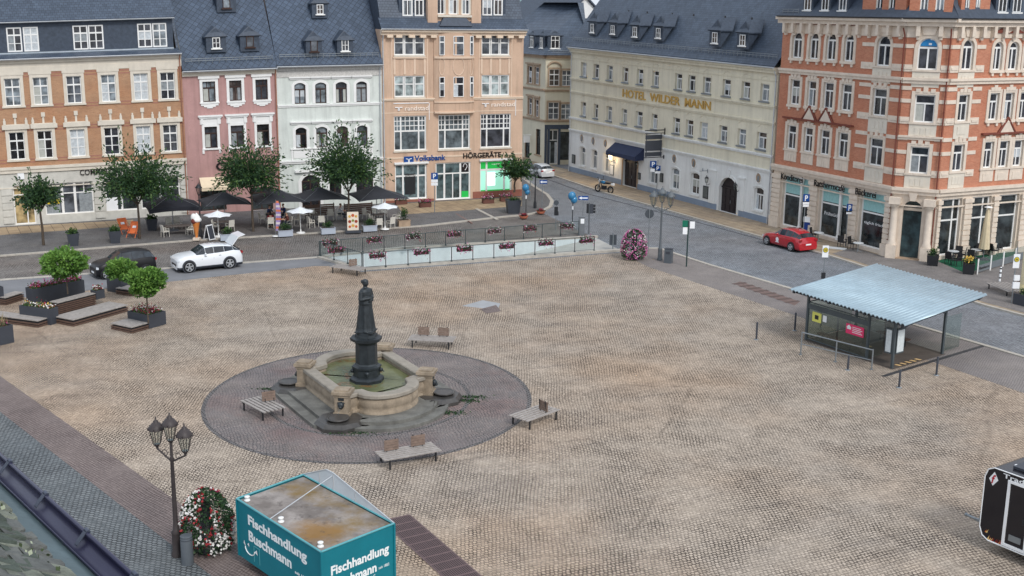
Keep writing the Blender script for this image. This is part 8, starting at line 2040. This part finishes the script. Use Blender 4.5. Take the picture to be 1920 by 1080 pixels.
dn=d.normalized();nn=Vector((dn.y,-dn.x,0));letters('lettering','Ratsherrn',BLACKP,t,lambda p:dn*(.25+p.x)+nn*(.02+p.z)+Vector((0,0,.28+p.y)),d.length/4*.75,.2,.01)
for l,px,w3 in (('dark planter with small shrub left of the green carpet by the corner door',(1748,497),0),('dark planter with yellow flowers at the front of the green carpet',(1815,513),1)):
 g0=G(*px,TZ);t=thing('planter',l,'planter',(g0.x,g0.y,TZ+.004),R(-20),'dark planters on the cafe terrace');b=MB();b.loft([[Vector((x*k_,y*k_,z)) for x,y in ((-1,-1),(1,-1),(1,1),(-1,1))] for k_,z in ((.36,0),(.42,.75),(.36,.75),(.36,.68))],0,False);b.build('box',DARK,t)
 b=MB();clump(b,(0,0,1.0),(.38,.38,.35),240,.16,.08,w3=(.4,.4,.2) if not w3 else (.3,.3,.4),shell=.2);b.build('plant',LEAF if not w3 else [LEAF[0],LEAF[1],PETAL['yellow']],t)
 # ------------------------------------------------------------------ fish trailer
zt=2.35
A_,B_,C_,D_=G(444,935,zt),G(568.5,890,zt),G(738.6,981.5,zt),G(602,1035,zt)
TEALP=pm('teal_trailer_paint',S(20,118,132),.45,.06,1.2,stain=.08);TEALL=pm('teal_frame',S(92,160,168),.45,.1)
FT=thing('fish_trailer','teal fish sales trailer with white lettering and a dirty flat roof','trailer',(D_.x,D_.y,0),world=True)
ux=(C_-D_);uy=(A_-D_);C2=D_+ux;A2=A_;B2=A_+ux
B2=B_
b=MB();base=[Vector((p.x,p.y,.35)) for p in (D_,C_,B2,A_)];topv=[Vector((p.x,p.y,zt)) for p in (D_,C_,B2,A_)]
for i in range(4):j=(i+1)%4;b.face([base[i],base[j],topv[j],topv[i]])
b.face(base[::-1]);b.build('body',TEALP,FT)
m,nt,p,N,L=new_mat('dirty_roof');g_=N('ShaderNodeNewGeometry').outputs['Position']
c1=mixc(nt,S(112,104,98),S(160,152,146),ramp(nt,noise_node(nt,.9,6,g_,.65).outputs['Fac'],.4,.65));mo=N('ShaderNodeMapping');mo.inputs['Location'].default_value=(4.2,1.7,0);L(g_,mo.inputs[0])
c2=mixc(nt,c1,S(124,100,52),ramp(nt,noise_node(nt,.55,6,mo.outputs[0],.7).outputs['Fac'],.5,.72));vd=N('ShaderNodeVectorMath');vd.operation='DISTANCE';L(g_,vd.inputs[0]);vd.inputs[1].default_value=tuple(D_*.5+(A_+C_)*.25)
sm=N('ShaderNodeMath');sm.operation='MULTIPLY_ADD';L(noise_node(nt,1.6,6,g_,.7).outputs['Fac'],sm.inputs[0]);sm.inputs[1].default_value=1.5;L(vd.outputs['Value'],sm.inputs[2])
sd=N('ShaderNodeMath');sd.operation='MULTIPLY';L(sm.outputs[0],sd.inputs[0]);sd.inputs[1].default_value=.35
c2=mixc(nt,c2,S(136,98,34),ramp(nt,sd.outputs[0],.40,.66,(.85,.85,.85,1),(0,0,0,1)))
c2=mixc(nt,c2,S(70,62,58),ramp(nt,noise_node(nt,2.2,5,g_,.7).outputs['Fac'],.56,.74));L(c2,p.inputs['Base Color']);p.inputs['Roughness'].default_value=.7
b=MB();cen=sum(topv,Vector())/4;ins=[v+(cen-v)*.03-Vector((0,0,.04)) for v in topv];b.face(ins);b.build('roof',m,FT)
b=MB()
for i in range(4):b.tube(topv[i],topv[(i+1)%4],.035,n=6)
b.build('roof_rim',TEALL,FT)
for p_ in (D_,C_,A_):b=MB();b.box((p_.x,p_.y,(zt+.35)/2),(.07,.07,zt-.37),rz=math.atan2(ux.y,ux.x));b.build('corner_post',TEALP,FT)
e1_,e2_=ux.normalized(),uy.normalized()
ap=G(654,886,zt+.55);
b=MB();back=[topv[2],topv[1]];mid=topv[2]+(topv[1]-topv[2])*.45;apx=Vector((mid.x,mid.y,zt+.6));q0,q1=topv[2],topv[1]
pk1=q0+(q1-q0)*.28+Vector((0,0,.62));
b.face([q0+Vector((0,0,.02)),q1+Vector((0,0,.02)),pk1+(q1-q0)*.08,pk1]);pn=b.build('gable_sign_back',pm('white_panel_back',S(196,204,210),.5,.06),FT);sm_=pn.modifiers.new('t','SOLIDIFY');sm_.thickness=.03
b=MB()
for p_,q_ in ((q0,pk1),(pk1,pk1+(q1-q0)*.08),(pk1+(q1-q0)*.08,q1)):b.tube(p_+Vector((0,0,.02)),q_+Vector((0,0,.02)),.02,n=6)
for f in (.2,.36,.6):
 p_=q0+(q1-q0)*f;zz=.62*(f/.28 if f<.28 else (1 if f<.36 else (1-(f-.36)/.64)));b.tube(p_,p_+Vector((0,0,zz)),.02,n=5)
s_=pk1+(q1-q0)*.06-Vector((0,0,.12));b.tube(s_,topv[3]+(topv[0]-topv[3])*.42+Vector((0,0,.03)),.017,n=6);b.build('strut',GUTTER,FT)
for f in (.06,.48,.93):
 b=MB();c=topv[3]+(topv[0]-topv[3])*f+e1_*.22+Vector((0,0,-.03));b.lathe([(.1,0),(.1,.03),(.06,.03),(.06,.1),(.09,.12),(.09,.15),(.03,.16)],c,14);b.build('roof_vent',WHITE,FT)
n1=Vector((e1_.y,-e1_.x,0));n2=Vector((-e2_.y,e2_.x,0))
if n1.dot(CAM-D_)<0:n1=-n1
if n2.dot(CAM-D_)<0:n2=-n2
n1.z=n2.z=0
LL=(A_-D_).length;LR=(C_-D_).length
TL=lambda x0,z0:(lambda p:A_+(D_-A_).normalized()*(x0+p.x)+n2*(.004+p.z)+Vector((0,0,z0-zt+p.y)))
TR=lambda x0,z0:(lambda p:D_+e1_*(x0+p.x)+n1*(.004+p.z)+Vector((0,0,z0-zt+p.y)))
WL=pm('white_sticker',S(236,240,240),.5,.02)
letters('lettering','Fischhandlung',WL,FT,TL(LL*.14,1.60),LL*.70,.44,.006,.03);letters('lettering','Buschmann',WL,FT,TL(LL*.14,1.14),LL*.52,.36,.006,.03);letters('lettering','seit 1883',WL,FT,TL(LL*.70,1.08),LL*.14,.1,.006,.0)
letters('lettering','Fischhandlung',WL,FT,TR(LR*.12,1.36),LR*.80,.40,.006,.03);letters('lettering','Buschmann',WL,FT,TR(LR*.12,.98),LR*.62,.32,.006,.03);letters('lettering','seit 1883',WL,FT,TR(LR*.77,1.02),LR*.15,.09,.006,0)
letters('lettering','Große Kirchgasse 17',WL,FT,TR(LR*.42,.84),LR*.3,.075,.006,0);letters('lettering','09456 Annaberg-B.',WL,FT,TR(LR*.42,.74),LR*.3,.075,.006,0)
b=MB();T=TL(LL*.06,.55)
for k_ in range(10):
 a0,a1=math.pi+k_*.31,math.pi+(k_+1)*.31
 b.tube(T(Vector((.45+.3*math.cos(a0),.3+.2*math.sin(a0),.006))),T(Vector((.45+.3*math.cos(a1),.3+.2*math.sin(a1),.006))),.02,n=4)
b.face([T(Vector(v)) for v in ((.05,.38,.01),(.2,.3,.01),(.1,.5,.01))]);b.face([T(Vector(v)) for v in ((.75,.3,.01),(.95,.25,.01),(.9,.42,.01))]);b.face([T(Vector(v)) for v in ((.3,.42,.01),(.42,.36,.01),(.4,.5,.01))]);b.build('fish_emblem',WL,FT)
b=MB();T=TL(LL*.2,.5)
for v0,v1 in (((0,0),(.0,.55)),((0,.55),(.35,.55)),((.35,.55),(.35,0))):b.tube(T(Vector((v0[0],v0[1],0))),T(Vector((v1[0],v1[1],0))),.01,n=4)
b.build('side_hatch',TEALL,FT)
for f,g in ((.3,.08),(.3,.92)):
 c=D_+uy*.5+ux*g;b=MB();b.lathe([(.2,-.09),(.31,-.09),(.31,.09),(.2,.09)],(0,0,0),16);q=Matrix.Translation((c.x,c.y,.31))@Matrix.Rotation(math.atan2(e1_.y,e1_.x),4,'Z')@Matrix.Rotation(math.pi/2,4,'Y');b.v=[q@v for v in b.v];b.build('wheel',TYRE,FT)
ga,gb=G(742,972),G(878,1092);d=(gb-ga).normalized();n=Vector((-d.y,d.x,0));L_=(gb-ga).length+4
b=MB();b.face([(v.x,v.y,.010) for v in (ga-n*.55,ga+d*L_-n*.55,ga+d*L_+n*.55,ga+n*.55)]);struct('drain_grate_bed',b,pm('grate_shadow_stone',S(60,54,56),.9,.1))
b=MB();
x=0
while x<L_:
 for k_ in range(14):
  y=-.48+k_*.074;p=ga+d*(x+.06)+n*y;q=ga+d*(x+.5)+n*y;w_=n*.018;b.face([(v.x,v.y,.024) for v in (p-w_,q-w_,q+w_,p+w_)])
 p,q=ga+d*(x-.05),ga+d*(x+.05);b.face([(v.x,v.y,.026) for v in (p-n*.55,q-n*.55,q+n*.55,p+n*.55)]);x+=.56
for s in (-1,1):p,q=ga+n*.55*s,ga+d*L_+n*.55*s;w_=n*.03;b.face([(v.x,v.y,.027) for v in (p-w_,q-w_,q+w_,p+w_)])
struct('drain_grate',b,pm('rusty_iron',S(112,94,94),.7,.15,6))
# ------------------------------------------------------------------ black food trailer at the right edge
f0,f1=G(1835,1004,.45),G(1925,1041,.45);d=(f1-f0);d.z=0;d.normalize();n=Vector((-d.y,d.x,0));n=n if n.y>0 else -n
hT=HT(1866,878,Vector((f0.x,f0.y,0))+d*.4)-.0
BT=thing('food_trailer','black food trailer with white trim, framed door and flame pattern at the right edge','trailer',(f0.x,f0.y,0),math.atan2(d.y,d.x))
LX,WY,z0,z1=5.0,2.3,.42,hT
prof=lambda i:[(.35,z0),(.12,z0+.12),(.0,z0+.4),(0.0,z1-.4),(.10,z1-.12),(.32,z1),(LX,z1),(LX,z0)]
pr=prof(0);b=MB();BLK_P=pm('black_trailer_skin',S(22,20,28),.35,.1,2,coat=.4)
b.mesh([(x,0,z) for x,z in pr]+[(x,WY,z) for x,z in pr],[tuple(range(8)),tuple(range(15,7,-1))]+[(i,8+i,8+(i+1)%8,(i+1)%8) for i in range(8)]);b.build('body',BLK_P,BT)
b=MB();
for (x0,y0),(x1,y1) in zip(pr[:7],pr[1:7]):b.tube((x0,-.01,y0),(x1,-.01,y1),.02,n=6);b.tube((x0,WY,y0),(x1,WY,y1),.03,n=6)
b.tube((LX,-.01,z0),(.35,-.01,z0),.03,n=6);b.build('white_trim',WHITEP,BT)
b=MB();b.box((LX/2+.25,WY*.32,z1+.03),(LX-.7,.12,.05));b.box((LX/2+.5,WY*.75,z1+.03),(LX-1.2,.1,.05));b.build('roof_rail',WHITEP,BT)
b=MB();b.box((LX/2+.2,WY*.55,z1+.05),(LX-1.0,WY*.7,.09));b.build('roof_panel',ANTH,BT)
dx0,dx1,dz0,dz1=.92,1.72,z0+.1,z1-.28
b=MB()
for c,s in ((((dx0+dx1)/2,-.025,dz1),(dx1-dx0+.1,.05,.09)),(((dx0+dx1)/2,-.025,dz0),(dx1-dx0+.1,.05,.09)),((dx0,-.025,(dz0+dz1)/2),(.09,.05,dz1-dz0-.09)),((dx1,-.025,(dz0+dz1)/2),(.09,.05,dz1-dz0-.09))):b.box(c,s)
dr=b.build('door',WHITEP,BT);b=MB();b.box((dx1-.14,-.06,(dz0+dz1)/2-.1),(.04,.06,.2));b.build('handle',DARK,dr);b=MB();b.box(((dx0+dx1)/2,-.012,dz0+.3),(.45,.02,.22));b.build('door_vent',STEEL,dr)
b=MB();q=[(.16,z1-.42),(.32,z1-.64),(.50,z1-.40),(.34,z1-.14)];b.mesh([(x,-.01,z) for x,z in q]+[(x,-.022,z) for x,z in q],[(0,1,2,3),(4,5,6,7),(0,4,5,1),(1,5,6,2),(2,6,7,3),(3,7,4,0)]);lg=b.build('white_diamond',WHITEP,BT)
letters('letter','f',pm('emblem_red',S(176,30,44),.4,.05),lg,lambda p:Vector((.26+p.x,-.024-p.z,z1-.56+p.y)),.15,.32,.006,.02,shear=.2)
letters('lettering','Traditions-Grill',WHITEP,BT,lambda p:Vector((.66+p.x,-.012-p.z,z1-.225+p.y)),2.5,.16,.006,.015)
FLM=[pm('flame_orange',S(214,110,40),.5,.3,6),pm('flame_red',S(150,40,24),.5,.3,6),pm('flame_pale',S(236,200,130),.5,.2,6)]
b=MB()
for k_ in range(260):
 x=.2+(LX-.4)*rnd.random();base_z=z0+(.25 if x<.3 else .03);hgt=rnd.uniform(.05,.26)*(1-.35*abs(math.sin(x*3)))
 if dx0-.05<x<dx1+.05:continue
 w_=rnd.uniform(.012,.03);y=-.006-.004*rnd.random();b.face([(x-w_,y,base_z),(x+w_,y,base_z),(x+w_*.4+.03,y,base_z+hgt*.6),(x+.05,y,base_z+hgt)],rnd.choice((0,1,1,2)))
b.build('flame_pattern',FLM,BT)
b=MB()
for i in range(20):a0,a1=i*.5,(i+1)*.5;b.tube((2.15+(.12+.02*i)*math.cos(a0),-.01,z0+1.0+.12*math.sin(a0)),(2.15+(.12+.02*i)*math.cos(a1),-.01,z0+1.0+.12*math.sin(a1)),.02,n=4)
b.build('pink_squiggle',pm('pink_red',S(214,70,96),.4,.05),BT);b=MB();b.box((2.25,-.012,z0+.42),(.5,.02,.2));b.build('side_vent',STEEL,BT)
b=MB();b.hex8([(.1,.95,.38),(.1,1.35,.38),(.1,1.35,.46),(.1,.95,.46),(-.95,1.12,.40),(-.95,1.18,.40),(-.95,1.18,.48),(-.95,1.12,.48)]);b.tube((-.9,1.15,.44),(-1.25,1.15,.46),.05);b.ball((-1.28,1.15,.46),.07,8,6);b.tube((-.75,1.15,.45),(-.7,1.15,.75),.03);b.build('tow_bar',STEEL,BT)
b=MB();b.tube((-.6,1.35,.1),(-.6,1.35,.75),.03);b.lathe([(.1,0),(.1,.06)],(-.6,1.35,.04),10);b.build('jockey_wheel',DARK,BT)
for y in (.12,WY-.12):
 b=MB();b.lathe([(.2,-.09),(.32,-.09),(.32,.09),(.2,.09)],(0,0,0),16);q=Matrix.Translation((2.7,y,.32))@Matrix.Rotation(math.pi/2,4,'X');b.v=[q@v for v in b.v];b.build('wheel',TYRE,BT)
 # ------------------------------------------------------------------ the roof below the camera
zg=15.3;ga=G(0,853,zg);gb=G(252,1082,zg);d=(gb-ga);d.z=0;L_=d.length;d.normalize();n=Vector((d.y,-d.x,0));n=n if n.dot(CAM-ga)>0 else -n;n.z=0;n.normalize()
OB=thing('eaves_roof','old mossy slate roof with dark metal gutter in the lower left corner','building',(ga.x,ga.y,0),world=True)
a0,a1=ga-d*8,gb+d*8
GB=pm('dark_blue_grey_gutter',S(46,46,72),.32,.1,2,metal=.3,spec=.6)
b=MB();r=.062;k=14
for i in range(k):
 t0,t1=math.pi*i/k,math.pi*(i+1)/k
 f=lambda t:n*(r-r*math.cos(t))+Vector((0,0,-r*math.sin(t)))
 b.face([a0+f(t0),a1+f(t0),a1+f(t1),a0+f(t1)],0,None,True)
b.tube(a0+Vector((0,0,.0)),a1,.014,n=10)
gt_=b.build('gutter',GB,OB,weld=True);sm_=gt_.modifiers.new('t','SOLIDIFY');sm_.thickness=.004
sp=ga;
for i in range(-6,14):
 b=MB();c=ga+d*(.18+i*.62);pts=[c+n*(r-(r+.006)*math.cos(t))+Vector((0,0,-(r+.006)*math.sin(t)+.0)) for t in [math.pi*j/8 for j in range(9)]]
 pts=[c+Vector((0,0,.012)),]+pts[:1]+pts[1:] if False else pts
 for p_,q_ in zip(pts,pts[1:]):w_=d*.018;b.hex8([p_-w_,p_+w_,q_+w_,q_-w_,p_-w_+n*.001+Vector((0,0,.004)),p_+w_+Vector((0,0,.004)),q_+w_+Vector((0,0,.004)),q_-w_+Vector((0,0,.004))])
 b.tube(c-d*.018+Vector((0,0,.016))-n*.004,c+d*.018+Vector((0,0,.012))-n*.004,.013,n=8);w_=d*.018;p_=c+Vector((0,0,.018));q_=c+n*.17+Vector((0,0,.0));
 b.hex8([p_-w_,p_+w_,c+n*.06+w_+Vector((0,0,-.05)),c+n*.06-w_+Vector((0,0,-.05)),p_-w_+Vector((0,0,.006)),p_+w_+Vector((0,0,.006)),c+n*.06+w_+Vector((0,0,-.044)),c+n*.06-w_+Vector((0,0,-.044))])
 b.build('gutter_bracket',pm('grey_bracket',S(84,90,104),.4,.1,metal=.4),gt_)
b=MB();s0=2*r-.01;sl=math.tan(R(38))
e0=n*s0+Vector((0,0,-.03));e1=n*(s0+.24)+Vector((0,0,-.03+.24*.45));b.face([a0+e0,a1+e0,a1+e1,a0+e1]);b.build('eaves_flashing',pm('grey_green_flashing',S(84,100,104),.5,.2,3,metal=.2,bump=.2,bscale=9),OB)
SLO=[pm('mossy_slate',S(98,100,97),.85,.35,5,bump=.8,bscale=22),pm('lichen_slate',S(122,126,114),.9,.4,7,bump=.9,bscale=25),pm('green_slate',S(78,86,78),.9,.35,6,bump=.8,bscale=22)]
b=MB();r1=random.Random(3)
for row in range(20):
 y0=s0+.15+row*.09;z0_=.06+row*.09*sl*.75;x=-2.0+r1.uniform(0,.2)
 while x<9:
  w_=r1.uniform(.09,.2);j=r1.uniform(-.015,.015);m_=r1.choice((0,0,1,2));p_=ga+d*x
  zz=Vector((0,0,z0_+j*.5));top=n*(y0+.16)+Vector((0,0,z0_+.16*sl*.75-.012));bot=n*(y0+j)+zz
  cut=r1.uniform(.1,.4)*w_
  pts=[p_+bot+d*cut+n*.0,p_+bot+d*(w_-cut*.5)-n*r1.uniform(-.01,.02),p_+bot+d*w_+n*r1.uniform(.01,.05),p_+top+d*w_,p_+top,p_+bot+n*r1.uniform(.01,.06)]
  q_=[v+Vector((0,0,.016)) for v in pts];nn_=len(pts)
  b.mesh(pts+q_,[tuple(range(nn_,2*nn_)),tuple(range(nn_-1,-1,-1))]+[(i,(i+1)%nn_,nn_+(i+1)%nn_,nn_+i) for i in range(nn_)],m_)
  x+=w_+.004
b.build('slates',SLO,OB)
b=MB()
for i in range(4200):
 x,y=r1.uniform(-2,6),r1.uniform(.18,1.4);v=noise.noise(Vector((x*2.5,y*4,2)))
 if v<.08:continue
 c=ga+d*x+n*(s0+y)+Vector((0,0,.06+(y-.15)*sl*.75+.03));b.leaf(c,r1.uniform(.015,.035),r1.uniform(.012,.03),r1.choice((0,1)),(r1.gauss(0,.5),r1.gauss(0,.5),1))
tag(b.build('lichen',[pm('pale_lichen',S(176,184,160),.95,.2,30),pm('dark_moss',S(70,82,56),.95,.2,30)],OB),None,kind='stuff')
b=MB();w0=n*.45;b.face([(a0+w0).xy.to_3d(),(a1+w0).xy.to_3d(),(a1+w0).xy.to_3d()+Vector((0,0,zg-.25)),(a0+w0).xy.to_3d()+Vector((0,0,zg-.25))])
b.face([a0+n*.01+Vector((0,0,-.25)),a1+n*.01+Vector((0,0,-.25)),a1+w0+Vector((0,0,-.25)),a0+w0+Vector((0,0,-.25))]);b.build('wall',CREAM,OB)
